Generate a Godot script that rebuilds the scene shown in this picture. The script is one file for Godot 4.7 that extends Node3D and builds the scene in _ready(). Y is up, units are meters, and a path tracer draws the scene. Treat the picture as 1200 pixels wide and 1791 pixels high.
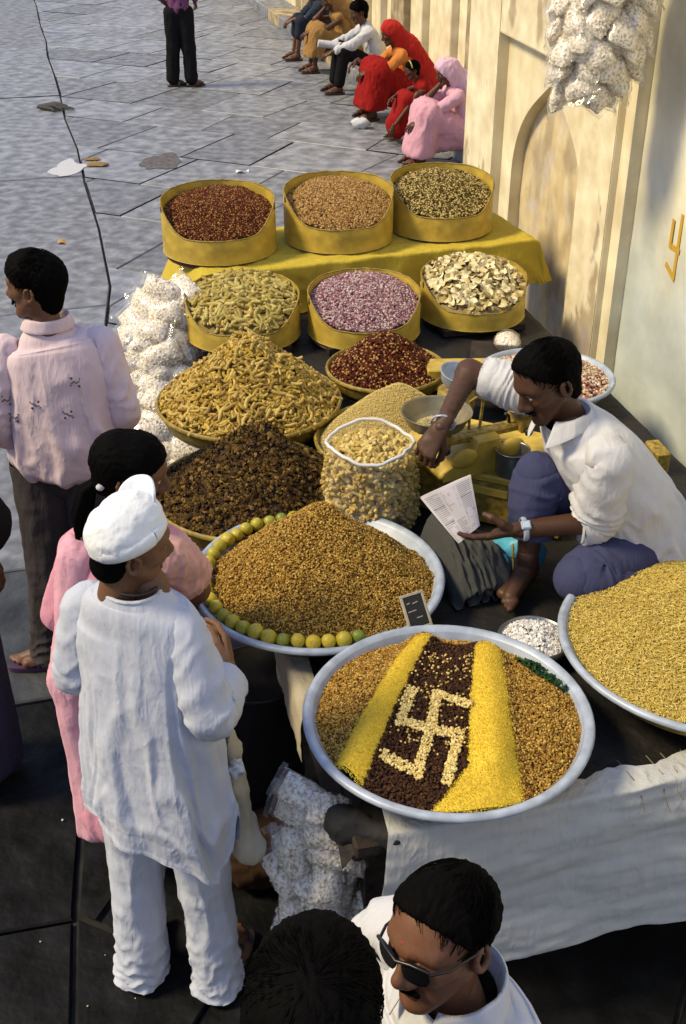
extends Node3D

func _ready() -> void:
	rng.seed = 11
	# ---- camera, sky, sun, exposure
	var cam := Camera3D.new()
	cam.name = "camera"
	cam.fov = 48.46
	cam.near = 0.05
	cam.far = 400.0
	add_child(cam)
	cam.position = Vector3(0, 2.87, 0)
	cam.rotation_degrees = Vector3(-31.0, 0, 0)
	cam.current = true
	var we := WorldEnvironment.new()
	we.name = "world_environment"
	var env := Environment.new()
	env.background_mode = Environment.BG_SKY
	var sky := Sky.new()
	var sm := ProceduralSkyMaterial.new()
	sm.sky_top_color = Color(0.52, 0.63, 0.84)
	sm.sky_horizon_color = Color(0.9, 0.88, 0.83)
	sm.sky_curve = 0.2
	sm.ground_horizon_color = Color(0.6, 0.58, 0.54)
	sm.ground_bottom_color = Color(0.3, 0.28, 0.25)
	sm.sky_energy_multiplier = 0.72
	sky.sky_material = sm
	env.sky = sky
	env.tonemap_mode = Environment.TONE_MAPPER_LINEAR
	env.tonemap_exposure = 2.85
	env.sdfgi_enabled = true
	env.ssao_enabled = true
	env.ssil_enabled = true
	we.environment = env
	add_child(we)
	var sun := DirectionalLight3D.new()
	sun.name = "sun"
	sun.light_energy = 0.5
	sun.light_color = Color(1.0, 0.92, 0.74)
	sun.light_angular_distance = 14.0
	sun.shadow_enabled = true
	add_child(sun)
	sun.look_at_from_position(Vector3(-4.6, 5.0, 0.7), Vector3.ZERO)
	# ---- the place, then what stands in it
	make_materials()
	build_ground()
	build_walls()
	build_table()
	build_displays()
	build_scale_corner()
	build_popcorn()
	build_people()
	build_far_people()
	build_small_things()

var rng := RandomNumberGenerator.new()

func make_materials() -> void:
	M.skin = mat(Color(1, 1, 1), 0.5, 0, noise_tex("skin_tone", 0.03, 0.86, 1.0), noise_tex("pores", 0.2, 0, 1, true, 2), 6.0, 0.12, true)
	M.hair = mat(lin(0.0028, 0.0025, 0.0025), 0.7, 0, null, noise_tex("strands", 0.12, 0, 1, true, 3), 5.0, 0.5)
	M.hair.metallic_specular = 0.12
	M.skin.metallic_specular = 0.4
	M.white_cloth = fabric(0.49, 0.52, 0.61, 0.1)
	M.shirt_white = fabric(0.55, 0.555, 0.59, 0.1)
	M.pink_shirt = fabric(0.66, 0.53, 0.57)
	M.rose = fabric(0.62, 0.28, 0.36, 0.3)
	M.grey_trousers = fabric(0.05, 0.043, 0.045, 0.15)
	M.jeans = fabric(0.05, 0.055, 0.12, 0.15, 2.0)
	M.black_cloth = fabric(0.012, 0.011, 0.013, 0.1)
	M.violet_cloth = mat(lin(0.1, 0.09, 0.2), 0.85, 0, noise_tex("print", 0.11, 0.08, 1.0), noise_tex("weave", 0.22, 0, 1, true, 2, FastNoiseLite.TYPE_SIMPLEX_SMOOTH, 512, 3.0), 3.0, 0.5)
	M.tan_cloth = fabric(0.3, 0.17, 0.06)
	M.red_cloth = fabric(0.26, 0.012, 0.011, 0.2)
	M.orange_cloth = fabric(0.55, 0.2, 0.05)
	M.pale_pink = fabric(0.6, 0.32, 0.4, 0.3)
	M.bag_cloth = fabric(0.42, 0.38, 0.29)
	M.purple_cloth = fabric(0.16, 0.06, 0.14)
	M.leather = mat(lin(0.03, 0.018, 0.012), 0.5, 0, noise_tex("cloth_tone", 0.02, 0.95, 1.0), null, 3.0)
	# enamel paint of the tubs, bench and scale: mustard yellow, worn
	M.yellow = mat(lin(0.64, 0.45, 0.065), 0.5, 0, noise_tex("paint_wear", 0.013, 0.7, 1.0, false, 5), noise_tex("paint_bump", 0.02, 0, 1, true, 4, FastNoiseLite.TYPE_SIMPLEX_SMOOTH, 512, 2.0), 1.6, 0.3)
	M.yellow_old = mat(lin(0.52, 0.36, 0.05), 0.55, 0, noise_tex("paint_old", 0.03, 0.42, 1.0, false, 5), noise_tex("paint_bump", 0.02, 0, 1, true, 4, FastNoiseLite.TYPE_SIMPLEX_SMOOTH, 512, 2.0), 2.2, 0.5)
	M.yellow_cloth = fabric(0.5, 0.385, 0.05)
	M.edge_worn = mat(lin(0.09, 0.06, 0.02), 0.6, 0.2)
	M.steel = mat(lin(0.46, 0.53, 0.66), 0.45, 0.12, noise_tex("steel_wear", 0.015, 0.75, 1.0, false, 4), noise_tex("dents", 0.006, 0, 1, true, 3), 2.0, 0.4)
	M.steel_dark = mat(lin(0.3, 0.31, 0.33), 0.35, 0.8, noise_tex("steel_wear", 0.015, 0.75, 1.0, false, 4), noise_tex("dents", 0.006, 0, 1, true, 3), 2.0, 0.4)
	M.iron = mat(lin(0.025, 0.023, 0.024), 0.5, 0.3)
	M.wood_dark = mat(lin(0.045, 0.026, 0.016), 0.75, 0, noise_tex("wood_tone", 0.012, 0.35, 1.0, false, 5), noise_tex("wood_bump", 0.03, 0, 1, true, 4), 1.5, 0.7)
	M.table_cover = mat(lin(0.013, 0.009, 0.007), 0.7, 0, noise_tex("cover_tone", 0.015, 0.4, 1.0, false, 5), noise_tex("wood_bump", 0.03, 0, 1, true, 4), 1.2, 0.6)
	M.paper = mat(lin(0.66, 0.62, 0.64), 0.9, 0, null, noise_tex("weave", 0.22, 0, 1, true, 2, FastNoiseLite.TYPE_SIMPLEX_SMOOTH, 512, 3.0), 2.0, 0.15)
	M.ink = mat(lin(0.13, 0.12, 0.15), 0.9)
	M.grain = mat(Color(1, 1, 1), 0.55, 0, null, null, 1, 1, true)
	M.grain.metallic_specular = 0.22
	M.grain_dull = mat(Color(1, 1, 1), 0.8, 0, null, null, 1, 1, true)
	M.popcorn = mat(lin(0.82, 0.77, 0.66), 0.75, 0, noise_tex("popcorn_tone", 0.045, 0, 1, false, 3, FastNoiseLite.TYPE_SIMPLEX_SMOOTH, 512, 4.0, Color(0.6, 0.49, 0.34), Color(1, 1, 1)), noise_tex("popcorn_bump", 0.06, 0, 1, true, 3, FastNoiseLite.TYPE_CELLULAR, 512, 6.0), 3.0, 1.0)
	(M.popcorn.albedo_texture as NoiseTexture2D).color_ramp.set_offset(1, 0.5)
	(M.popcorn.albedo_texture as NoiseTexture2D).color_ramp.set_offset(0, 0.24)
	M.film = mat(Color(1, 1, 1, 0.05), 0.1)
	M.film.transparency = BaseMaterial3D.TRANSPARENCY_ALPHA
	M.film.normal_enabled = true
	M.film.normal_texture = noise_tex("crinkle", 0.02, 0, 1, true, 4, FastNoiseLite.TYPE_CELLULAR, 512, 6.0)
	M.film.uv1_triplanar = true
	M.film.uv1_world_triplanar = true
	M.film.uv1_scale = Vector3(3, 3, 3)
	M.film_edge = mat(Color(0.9, 0.93, 0.97, 0.5), 0.2)
	M.film_edge.transparency = BaseMaterial3D.TRANSPARENCY_ALPHA
	# paving: blue-grey stone with grime, dust and old stains; darker sets for nearer slabs
	for k in 5:
		var b: float = [0.95, 0.78, 1.08, 0.87, 1.0][k]
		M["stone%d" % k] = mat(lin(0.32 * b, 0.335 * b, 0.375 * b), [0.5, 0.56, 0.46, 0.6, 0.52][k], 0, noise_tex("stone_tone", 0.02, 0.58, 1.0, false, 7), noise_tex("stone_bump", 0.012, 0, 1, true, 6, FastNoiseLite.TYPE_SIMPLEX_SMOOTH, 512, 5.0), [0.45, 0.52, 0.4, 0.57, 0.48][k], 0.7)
		M["near_dark%d" % k] = mat(lin(0.012 * b, 0.0125 * b, 0.015 * b), 0.65, 0, noise_tex("tar_tone", 0.011, 0.25, 1.0, false, 6), noise_tex("stone_bump", 0.012, 0, 1, true, 6, FastNoiseLite.TYPE_SIMPLEX_SMOOTH, 512, 5.0), [0.8, 0.7, 0.9, 0.75, 0.85][k], 0.9)
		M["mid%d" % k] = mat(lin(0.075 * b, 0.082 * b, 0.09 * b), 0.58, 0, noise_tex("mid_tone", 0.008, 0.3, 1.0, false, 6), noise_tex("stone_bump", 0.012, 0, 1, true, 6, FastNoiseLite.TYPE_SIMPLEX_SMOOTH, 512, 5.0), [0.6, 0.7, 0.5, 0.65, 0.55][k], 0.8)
	M.joint = mat(lin(0.035, 0.033, 0.033), 0.95, 0, noise_tex("tar_tone", 0.011, 0.25, 1.0, false, 6), null, 1.0)
	# lime-washed plaster: cream with rubbed and stained patches
	M.plaster = mat(lin(0.85, 0.79, 0.58), 0.9, 0, noise_tex("lime", 0.006, 0, 1, false, 6, FastNoiseLite.TYPE_SIMPLEX_SMOOTH, 1024, 4.0, Color(0.84, 0.8, 0.74), Color(1, 1, 1)), noise_tex("plaster_bump", 0.01, 0, 1, true, 6, FastNoiseLite.TYPE_SIMPLEX_SMOOTH, 512, 4.0), 0.45, 0.5)
	M.plaster_worn = mat(lin(0.6, 0.52, 0.36), 0.92, 0, noise_tex("lime_worn", 0.005, 0, 1, false, 6, FastNoiseLite.TYPE_SIMPLEX_SMOOTH, 1024, 4.0, Color(0.5, 0.46, 0.44), Color(1, 0.98, 0.92)), noise_tex("plaster_bump", 0.01, 0, 1, true, 6, FastNoiseLite.TYPE_SIMPLEX_SMOOTH, 512, 4.0), 0.5, 0.8)
	(M.plaster as StandardMaterial3D).uv1_scale = Vector3(0.6, 0.45, 0.6)
	(M.plaster_worn as StandardMaterial3D).uv1_scale = Vector3(0.8, 0.55, 0.8)
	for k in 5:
		M["near_dark%d" % k].metallic_specular = 0.3

# ------------------------------------------------------------------ geometry collector
class Geo:
	var v := PackedVector3Array()
	var c := PackedColorArray()
	var i := PackedInt32Array()
	var col := Color(1, 1, 1)

	func tri(a: Vector3, b: Vector3, d: Vector3) -> void:   # counter-clockwise seen from outside
		var o := v.size()
		v.append(a); v.append(d); v.append(b)
		c.append(col); c.append(col); c.append(col)
		i.append(o); i.append(o + 1); i.append(o + 2)

	func quad(a: Vector3, b: Vector3, d: Vector3, e: Vector3) -> void:
		var o := v.size()
		v.append(a); v.append(b); v.append(d); v.append(e)
		for k in 4: c.append(col)
		for k in [0, 2, 1, 0, 3, 2]: i.append(o + k)

	func box(at: Vector3, size: Vector3, basis := Basis(), bevel := 0.004) -> void:
		var h := size * 0.5
		bevel = minf(bevel, minf(h.x, minf(h.y, h.z)) * 0.6)
		var P := func(sx: int, sy: int, sz: int, ax: int) -> Vector3:
			var p := Vector3(sx * (h.x - (0.0 if ax == 0 else bevel)), sy * (h.y - (0.0 if ax == 1 else bevel)), sz * (h.z - (0.0 if ax == 2 else bevel)))
			return at + basis * p
		for s in [-1, 1]:
			var X := [P.call(s, -1, -1, 0), P.call(s, 1, -1, 0), P.call(s, 1, 1, 0), P.call(s, -1, 1, 0)]
			var Y := [P.call(-1, s, -1, 1), P.call(-1, s, 1, 1), P.call(1, s, 1, 1), P.call(1, s, -1, 1)]
			var Z := [P.call(-1, -1, s, 2), P.call(1, -1, s, 2), P.call(1, 1, s, 2), P.call(-1, 1, s, 2)]
			for f in [X, Y, Z]:
				if s > 0: quad(f[0], f[1], f[2], f[3])
				else: quad(f[3], f[2], f[1], f[0])
		for s in [-1, 1]:
			for t in [-1, 1]:
				var e := [P.call(s, t, -1, 0), P.call(s, t, 1, 0), P.call(s, t, 1, 1), P.call(s, t, -1, 1)]
				if s * t < 0: e.reverse()
				quad(e[3], e[2], e[1], e[0])
				e = [P.call(-1, s, t, 1), P.call(1, s, t, 1), P.call(1, s, t, 2), P.call(-1, s, t, 2)]
				if s * t < 0: e.reverse()
				quad(e[3], e[2], e[1], e[0])
				e = [P.call(s, -1, t, 2), P.call(s, 1, t, 2), P.call(s, 1, t, 0), P.call(s, -1, t, 0)]
				if s * t < 0: e.reverse()
				quad(e[3], e[2], e[1], e[0])
				for u in [-1, 1]:
					var q := [P.call(s, t, u, 0), P.call(s, t, u, 1), P.call(s, t, u, 2)]
					if s * t * u > 0: tri(q[0], q[1], q[2])
					else: tri(q[2], q[1], q[0])

	func rings(rows: Array, closed := true, cap0 := false, cap1 := false) -> void:   # rows of points; seen from outside a row runs counter-clockwise about the way the rows go
		var o := v.size()
		var m: int = rows[0].size()
		for r in rows:
			for p in r:
				v.append(p); c.append(col)
		for a in rows.size() - 1:
			for b in (m if closed else m - 1):
				var b2 := (b + 1) % m
				var p0 := o + a * m + b
				var p1 := o + a * m + b2
				var q0 := p0 + m
				var q1 := p1 + m
				for k in [p0, q1, p1, p0, q0, q1]: i.append(k)
		for e in [[cap0, 0], [cap1, rows.size() - 1]]:
			if e[0]:
				var mid := Vector3.ZERO
				for p in rows[e[1]]: mid += p / m
				var oo := v.size()
				v.append(mid); c.append(col)
				for p in rows[e[1]]:
					v.append(p); c.append(col)
				for b in m:
					var b2 := (b + 1) % m
					if e[1] == 0:
						for k in [oo, oo + 1 + b, oo + 1 + b2]: i.append(k)
					else:
						for k in [oo, oo + 1 + b2, oo + 1 + b]: i.append(k)

	func tube(pts: Array, radii: Array, sides := 8, caps := true, flat := 1.0) -> void:
		var rows := []
		var up := Vector3.UP
		var d0: Vector3 = (pts[1] - pts[0]).normalized()
		if absf(d0.dot(up)) > 0.9: up = Vector3.RIGHT
		var x := d0.cross(up).normalized()
		for k in pts.size():
			var d: Vector3 = (pts[mini(k + 1, pts.size() - 1)] - pts[maxi(k - 1, 0)]).normalized()
			x = (x - d * x.dot(d)).normalized()
			var y := d.cross(x)
			var r: float = radii[k] if k < radii.size() else radii[-1]
			var row := []
			for s in sides:
				var t := TAU * s / sides
				row.append(pts[k] + (x * cos(t) + y * sin(t) * flat) * r)
			rows.append(row)
		rings(rows, true, caps, caps)

	func lathe(prof: Array, segs := 40, at := Vector3.ZERO, basis := Basis()) -> void:   # profile of (radius, height), outer side up the profile
		var rows := []
		for p in prof:
			var row := []
			for s in segs:
				var t := -TAU * s / segs
				row.append(at + basis * Vector3(cos(t) * p.x, p.y, sin(t) * p.x))
			rows.append(row)
		rings(rows)

	func ball(at: Vector3, r: Vector3, segs := 10, basis := Basis()) -> void:
		var rows := []
		var n := maxi(4, segs / 2)
		for a in n + 1:
			var ph := PI * a / n - PI / 2
			var row := []
			for s in segs:
				var t := -TAU * s / segs
				row.append(at + basis * (Vector3(cos(t) * cos(ph), sin(ph), sin(t) * cos(ph)) * r))
			rows.append(row)
		rings(rows)

	func sheet(nu: int, nv: int, f: Callable, thick := 0.0) -> void:   # f(u, v) -> point; thick closes it into a thin solid
		var o := v.size()
		for a in nv + 1:
			for b in nu + 1:
				v.append(f.call(float(b) / nu, float(a) / nv)); c.append(col)
		for a in nv:
			for b in nu:
				var p := o + a * (nu + 1) + b
				for k in [p, p + nu + 1, p + 1, p + 1, p + nu + 1, p + nu + 2]: i.append(k)
		if thick > 0.0:
			var nn := normals()
			var o2 := v.size()
			for k in range(o, o2):
				v.append(v[k] - nn[k] * thick); c.append(col)
			var m := o2 - o
			for a in nv:
				for b in nu:
					var p := o2 + a * (nu + 1) + b
					for k in [p, p + 1, p + nu + 1, p + 1, p + nu + 2, p + nu + 1]: i.append(k)
			var rim := []
			for b in nu: rim.append([o + b, o + b + 1])
			for a in nv: rim.append([o + a * (nu + 1) + nu, o + (a + 1) * (nu + 1) + nu])
			for b in nu: rim.append([o + nv * (nu + 1) + b + 1, o + nv * (nu + 1) + b])
			for a in nv: rim.append([o + (a + 1) * (nu + 1), o + a * (nu + 1)])
			for e in rim:
				for k in [e[0], e[1], e[1] + m, e[0], e[1] + m, e[0] + m]: i.append(k)

	func add(g: Geo, t := Transform3D(), skin := Color(1, 1, 1)) -> void:   # colours with alpha under a half stay as they are, the rest are times skin
		var o := v.size()
		v.append_array(t * g.v)
		for q in g.c:
			c.append(Color(q.r, q.g, q.b, 1) if q.a < 0.5 else Color(q.r * skin.r, q.g * skin.g, q.b * skin.b, 1))
		var flip := t.basis.determinant() < 0
		for k in range(0, g.i.size(), 3):
			i.append(o + g.i[k])
			i.append(o + g.i[k + (2 if flip else 1)])
			i.append(o + g.i[k + (1 if flip else 2)])

	func normals() -> PackedVector3Array:
		var n := PackedVector3Array()
		n.resize(v.size())
		for k in range(0, i.size(), 3):
			var a := v[i[k]]
			var f := (v[i[k + 2]] - a).cross(v[i[k + 1]] - a)
			n[i[k]] += f; n[i[k + 1]] += f; n[i[k + 2]] += f
		for k in n.size(): n[k] = n[k].normalized() if n[k].length_squared() > 1e-24 else Vector3.UP
		return n

	func push(f: Callable) -> void:
		var n := normals()
		for k in v.size(): v[k] += n[k] * float(f.call(v[k], n[k]))

	func done(m: Material, origin := Vector3.ZERO) -> ArrayMesh:
		var arr := []
		arr.resize(Mesh.ARRAY_MAX)
		arr[Mesh.ARRAY_VERTEX] = Transform3D(Basis(), -origin) * v if origin != Vector3.ZERO else v
		arr[Mesh.ARRAY_NORMAL] = normals()
		arr[Mesh.ARRAY_COLOR] = c
		arr[Mesh.ARRAY_INDEX] = i
		var am := ArrayMesh.new()
		am.add_surface_from_arrays(Mesh.PRIMITIVE_TRIANGLES, arr)
		am.surface_set_material(0, m)
		return am

# ------------------------------------------------------------------ blended limbs, meshed as surface nets
func L(a: Vector3, b: Vector3, ra: float, rb: float, n := Vector3.ZERO, s := 1.0, sub := false) -> PackedFloat32Array:
	n = n.normalized()
	return PackedFloat32Array([a.x, a.y, a.z, b.x, b.y, b.z, ra, rb, n.x, n.y, n.z, s, 1.0 if sub else 0.0])

func blob(limbs: Array, cell: float, k: float, clips: Array = []) -> Geo:
	var lo := Vector3(1e9, 1e9, 1e9)
	var hi := -lo
	for l: PackedFloat32Array in limbs:
		if l[12] > 0.5: continue
		for q in [[Vector3(l[0], l[1], l[2]), l[6]], [Vector3(l[3], l[4], l[5]), l[7]]]:
			var r: float = q[1] + k * 0.3 + cell * 2.5
			lo = lo.min(q[0] - Vector3(r, r, r))
			hi = hi.max(q[0] + Vector3(r, r, r))
	var nx := int((hi.x - lo.x) / cell) + 2
	var ny := int((hi.y - lo.y) / cell) + 2
	var nz := int((hi.z - lo.z) / cell) + 2
	var F := PackedFloat32Array()
	F.resize(nx * ny * nz)
	F.fill(1.0)
	var nxy := nx * ny
	for l: PackedFloat32Array in limbs:
		var ax := l[0]; var ay := l[1]; var az := l[2]
		var bx := l[3] - ax; var by := l[4] - ay; var bz := l[5] - az
		var ra := l[6]; var dr := l[7] - l[6]
		var fx := l[8]; var fy := l[9]; var fz := l[10]
		var s := l[11]
		var fl := 1.0 / s - 1.0
		var ds := 0.5 + 0.5 * s
		var sub := l[12] > 0.5
		var bb := maxf(bx * bx + by * by + bz * bz, 1e-9)
		var m := k + cell * 2.0
		var e := maxf(l[6], l[7]) + m
		var x0 := maxi(0, int((minf(ax, l[3]) - e - lo.x) / cell)); var x1 := mini(nx - 1, int((maxf(ax, l[3]) + e - lo.x) / cell) + 1)
		var y0 := maxi(0, int((minf(ay, l[4]) - e - lo.y) / cell)); var y1 := mini(ny - 1, int((maxf(ay, l[4]) + e - lo.y) / cell) + 1)
		var z0 := maxi(0, int((minf(az, l[5]) - e - lo.z) / cell)); var z1 := mini(nz - 1, int((maxf(az, l[5]) + e - lo.z) / cell) + 1)
		var flat := fl > 1e-5
		for iz in range(z0, z1 + 1):
			var pz0 := lo.z + iz * cell - az
			for iy in range(y0, y1 + 1):
				var py0 := lo.y + iy * cell - ay
				var at := iz * nxy + iy * nx + x0
				for ix in range(x0, x1 + 1):
					var px := lo.x + ix * cell - ax
					var py := py0
					var pz := pz0
					if flat:
						var t := (px * fx + py * fy + pz * fz) * fl
						px += fx * t; py += fy * t; pz += fz * t
					var h := clampf((px * bx + py * by + pz * bz) / bb, 0.0, 1.0)
					px -= bx * h; py -= by * h; pz -= bz * h
					var d := (sqrt(px * px + py * py + pz * pz) - ra - dr * h) * ds
					if d < m:
						var o := F[at]
						if sub:
							d = -d
							var w := maxf(k - absf(o - d), 0.0)
							F[at] = maxf(o, d) + w * w * 0.25 / k
						else:
							var w := maxf(k - absf(o - d), 0.0)
							F[at] = minf(o, d) - w * w * 0.25 / k
					at += 1
	for pl: Plane in clips:
		var at := 0
		for iz in nz:
			for iy in ny:
				for ix in nx:
					if F[at] < 1.0:
						F[at] = maxf(F[at], pl.normal.x * (lo.x + ix * cell) + pl.normal.y * (lo.y + iy * cell) + pl.normal.z * (lo.z + iz * cell) - pl.d)
					at += 1
	var g := Geo.new()
	var id := PackedInt32Array()
	id.resize(F.size())
	id.fill(-1)
	var far := cell * 3.0
	for iz in nz - 1:
		for iy in ny - 1:
			var at := iz * nxy + iy * nx - 1
			for ix in nx - 1:
				at += 1
				var f0 := F[at]
				if f0 > far or f0 < -far: continue
				var f1 := F[at + 1]; var f2 := F[at + nx]; var f3 := F[at + nx + 1]
				var f4 := F[at + nxy]; var f5 := F[at + nxy + 1]; var f6 := F[at + nxy + nx]; var f7 := F[at + nxy + nx + 1]
				var c := int(f0 < 0) + int(f1 < 0) + int(f2 < 0) + int(f3 < 0) + int(f4 < 0) + int(f5 < 0) + int(f6 < 0) + int(f7 < 0)
				if c == 0 or c == 8: continue
				var sx := 0.0; var sy := 0.0; var sz := 0.0; var n := 0
				if (f0 < 0) != (f1 < 0): sx += f0 / (f0 - f1); n += 1
				if (f2 < 0) != (f3 < 0): sx += f2 / (f2 - f3); sy += 1; n += 1
				if (f4 < 0) != (f5 < 0): sx += f4 / (f4 - f5); sz += 1; n += 1
				if (f6 < 0) != (f7 < 0): sx += f6 / (f6 - f7); sy += 1; sz += 1; n += 1
				if (f0 < 0) != (f2 < 0): sy += f0 / (f0 - f2); n += 1
				if (f1 < 0) != (f3 < 0): sy += f1 / (f1 - f3); sx += 1; n += 1
				if (f4 < 0) != (f6 < 0): sy += f4 / (f4 - f6); sz += 1; n += 1
				if (f5 < 0) != (f7 < 0): sy += f5 / (f5 - f7); sx += 1; sz += 1; n += 1
				if (f0 < 0) != (f4 < 0): sz += f0 / (f0 - f4); n += 1
				if (f1 < 0) != (f5 < 0): sz += f1 / (f1 - f5); sx += 1; n += 1
				if (f2 < 0) != (f6 < 0): sz += f2 / (f2 - f6); sy += 1; n += 1
				if (f3 < 0) != (f7 < 0): sz += f3 / (f3 - f7); sx += 1; sy += 1; n += 1
				id[at] = g.v.size()
				g.v.append(lo + Vector3(ix + sx / n, iy + sy / n, iz + sz / n) * cell)
				if ix > 0 and iy > 0 and iz > 0:
					var a := id[at]
					if (f0 < 0) != (f1 < 0): _quad(g, id[at - nx - nxy], id[at - nxy], a, id[at - nx], f0 < 0)
					if (f0 < 0) != (f2 < 0): _quad(g, id[at - nxy - 1], id[at - 1], a, id[at - nxy], f0 < 0)
					if (f0 < 0) != (f4 < 0): _quad(g, id[at - 1 - nx], id[at - nx], a, id[at - 1], f0 < 0)
	g.c.resize(g.v.size())
	g.c.fill(Color(1, 1, 1))
	return g

func _quad(g: Geo, a: int, b: int, c: int, d: int, out: bool) -> void:
	if a < 0 or b < 0 or c < 0 or d < 0: return
	if out:
		g.i.append(a); g.i.append(c); g.i.append(b); g.i.append(a); g.i.append(d); g.i.append(c)
	else:
		g.i.append(a); g.i.append(b); g.i.append(c); g.i.append(a); g.i.append(c); g.i.append(d)

# ------------------------------------------------------------------ things, parts and metas
var used := {}
func numbered(called: String) -> String:
	var n: int = used.get(called, 0)
	used[called] = n + 1
	return called if n == 0 else "%s_%03d" % [called, n]

func meta(o: Node, label: String, category: String, group := "", kind := "") -> void:
	if label: o.set_meta("label", label)
	if category: o.set_meta("category", category)
	if group: o.set_meta("group", group)
	if kind: o.set_meta("kind", kind)

func thing(called: String, label: String, category: String, at: Vector3, group := "") -> Node3D:
	var o := Node3D.new()
	o.name = numbered(called)
	add_child(o)
	o.position = at
	meta(o, label, category, group)
	return o

func part(parent: Node3D, called: String, g: Geo, m: Material, world := true, label := "") -> MeshInstance3D:
	var o := MeshInstance3D.new()
	o.mesh = g.done(m, base_of(parent) if world else Vector3.ZERO)
	o.name = called if parent != self else numbered(called)
	parent.add_child(o, true)
	if label: o.set_meta("label", label)
	return o

func base_of(n: Node) -> Vector3:
	var p := Vector3.ZERO
	while n != self and n is Node3D:
		p += n.position
		n = n.get_parent()
	return p

func single(called: String, g: Geo, m: Material, label: String, category: String, group := "", at := Vector3.ZERO) -> MeshInstance3D:
	var o := MeshInstance3D.new()
	o.mesh = g.done(m, at)
	o.name = numbered(called)
	add_child(o)
	o.position = at
	meta(o, label, category, group)
	return o

# ------------------------------------------------------------------ materials
func lin(r: float, g: float, b: float) -> Color:
	return Color(r, g, b).linear_to_srgb()

var tex := {}
func noise_tex(key: String, freq: float, lo: float, hi: float, normal := false, oct := 4, type := FastNoiseLite.TYPE_SIMPLEX_SMOOTH, size := 512, bump := 4.0, tone_lo := Color(0, 0, 0), tone_hi := Color(0, 0, 0)) -> NoiseTexture2D:
	if tex.has(key): return tex[key]
	var n := FastNoiseLite.new()
	n.noise_type = type
	n.seed = key.hash() % 10000
	n.frequency = freq
	n.fractal_octaves = oct
	var t := NoiseTexture2D.new()
	t.width = size; t.height = size
	t.seamless = true
	t.noise = n
	if normal:
		t.as_normal_map = true
		t.bump_strength = bump
	else:
		var gr := Gradient.new()
		gr.set_color(0, tone_lo if tone_lo.r + tone_lo.g + tone_lo.b > 0 else Color(lo, lo, lo))
		gr.set_color(1, tone_hi if tone_hi.r + tone_hi.g + tone_hi.b > 0 else Color(hi, hi, hi))
		t.color_ramp = gr
	tex[key] = t
	return t

func mat(c: Color, rough := 0.8, metal := 0.0, albedo: Texture2D = null, normal: Texture2D = null, scale := 1.0, depth := 1.0, vcol := false) -> StandardMaterial3D:
	var m := StandardMaterial3D.new()
	m.albedo_color = c
	m.roughness = rough
	m.metallic = metal
	if albedo: m.albedo_texture = albedo
	if normal:
		m.normal_enabled = true
		m.normal_texture = normal
		m.normal_scale = depth
	if albedo or normal:
		m.uv1_triplanar = true
		m.uv1_world_triplanar = true
		m.uv1_scale = Vector3(scale, scale, scale)
	m.vertex_color_use_as_albedo = vcol
	m.cull_mode = BaseMaterial3D.CULL_DISABLED
	return m

func fabric(r: float, g: float, b: float, sheen := 0.2, weave := 1.0) -> StandardMaterial3D:
	var m := mat(lin(r, g, b), 0.9, 0, noise_tex("cloth_tone", 0.02, 0.95, 1.0), null, 4.0)
	var w := noise_tex("wrinkle", 0.011, 0, 1, false, 3)
	var wn := w.noise as FastNoiseLite
	wn.fractal_type = FastNoiseLite.FRACTAL_RIDGED
	wn.fractal_gain = 0.55
	wn.domain_warp_enabled = true
	wn.domain_warp_amplitude = 26.0
	wn.domain_warp_frequency = 0.012
	m.metallic_specular = 0.18
	m.heightmap_enabled = true
	m.heightmap_texture = w
	m.heightmap_scale = 0.55
	m.uv1_scale = Vector3(1.7, 0.75, 1.7)
	if r + g + b < 0.12: sheen = 0.0
	m.rim_enabled = sheen > 0
	m.rim = sheen
	m.rim_tint = 0.6
	return m

func noise3(freq: float, seed_: int, oct := 3, ridged := false) -> FastNoiseLite:
	var n := FastNoiseLite.new()
	n.noise_type = FastNoiseLite.TYPE_SIMPLEX_SMOOTH
	n.frequency = freq
	n.seed = seed_
	n.fractal_octaves = oct
	n.fractal_type = FastNoiseLite.FRACTAL_RIDGED if ridged else FastNoiseLite.FRACTAL_FBM
	return n

# pulled folds: each a ridge (or, below nought, a valley) along a line in space: [from, to, width, height]
func creases(list: Array, more = null, through := Vector3.ZERO) -> Callable:   # through: the direction in which a fold may lie deeper or nearer
	return func(p: Vector3, n: Vector3) -> float:
		var s := 0.0
		for c in list:
			var a: Vector3 = c[0]
			var b: Vector3 = c[1]
			var d := b - a
			d -= through * d.dot(through)
			var pa := p - a
			pa -= through * pa.dot(through)
			var t := clampf(pa.dot(d) / d.length_squared(), 0.0, 1.0)
			var q: float = (pa - d * t).length_squared() / (c[2] * c[2])
			if q < 5.0: s += c[3] * exp(-q) * minf(1.0, minf(t + 0.12, 1.12 - t) * 4.0)
		if more != null: s += (more as Callable).call(p, n)
		return s

func random_creases(seed_: int, count: int, a0: Vector3, a1: Vector3, b0: Vector3, b1: Vector3, width: float, amp: float) -> Array:   # lines from the edge a0-a1 to the edge b0-b1
	var r := RandomNumberGenerator.new()
	r.seed = seed_
	var out := []
	for k in count:
		var t := (k + r.randf_range(0.2, 0.8)) / count
		var a := a0.lerp(a1, t)
		var b := b0.lerp(b1, clampf(t + r.randf_range(-0.15, 0.15), 0, 1))
		var u := r.randf_range(0.0, 0.3)
		out.append([a.lerp(b, u), a.lerp(b, r.randf_range(0.7, 1.0)), width * r.randf_range(0.7, 1.3), amp * r.randf_range(0.5, 1.2) * (1.0 if k % 2 else -0.8)])
	return out

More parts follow.
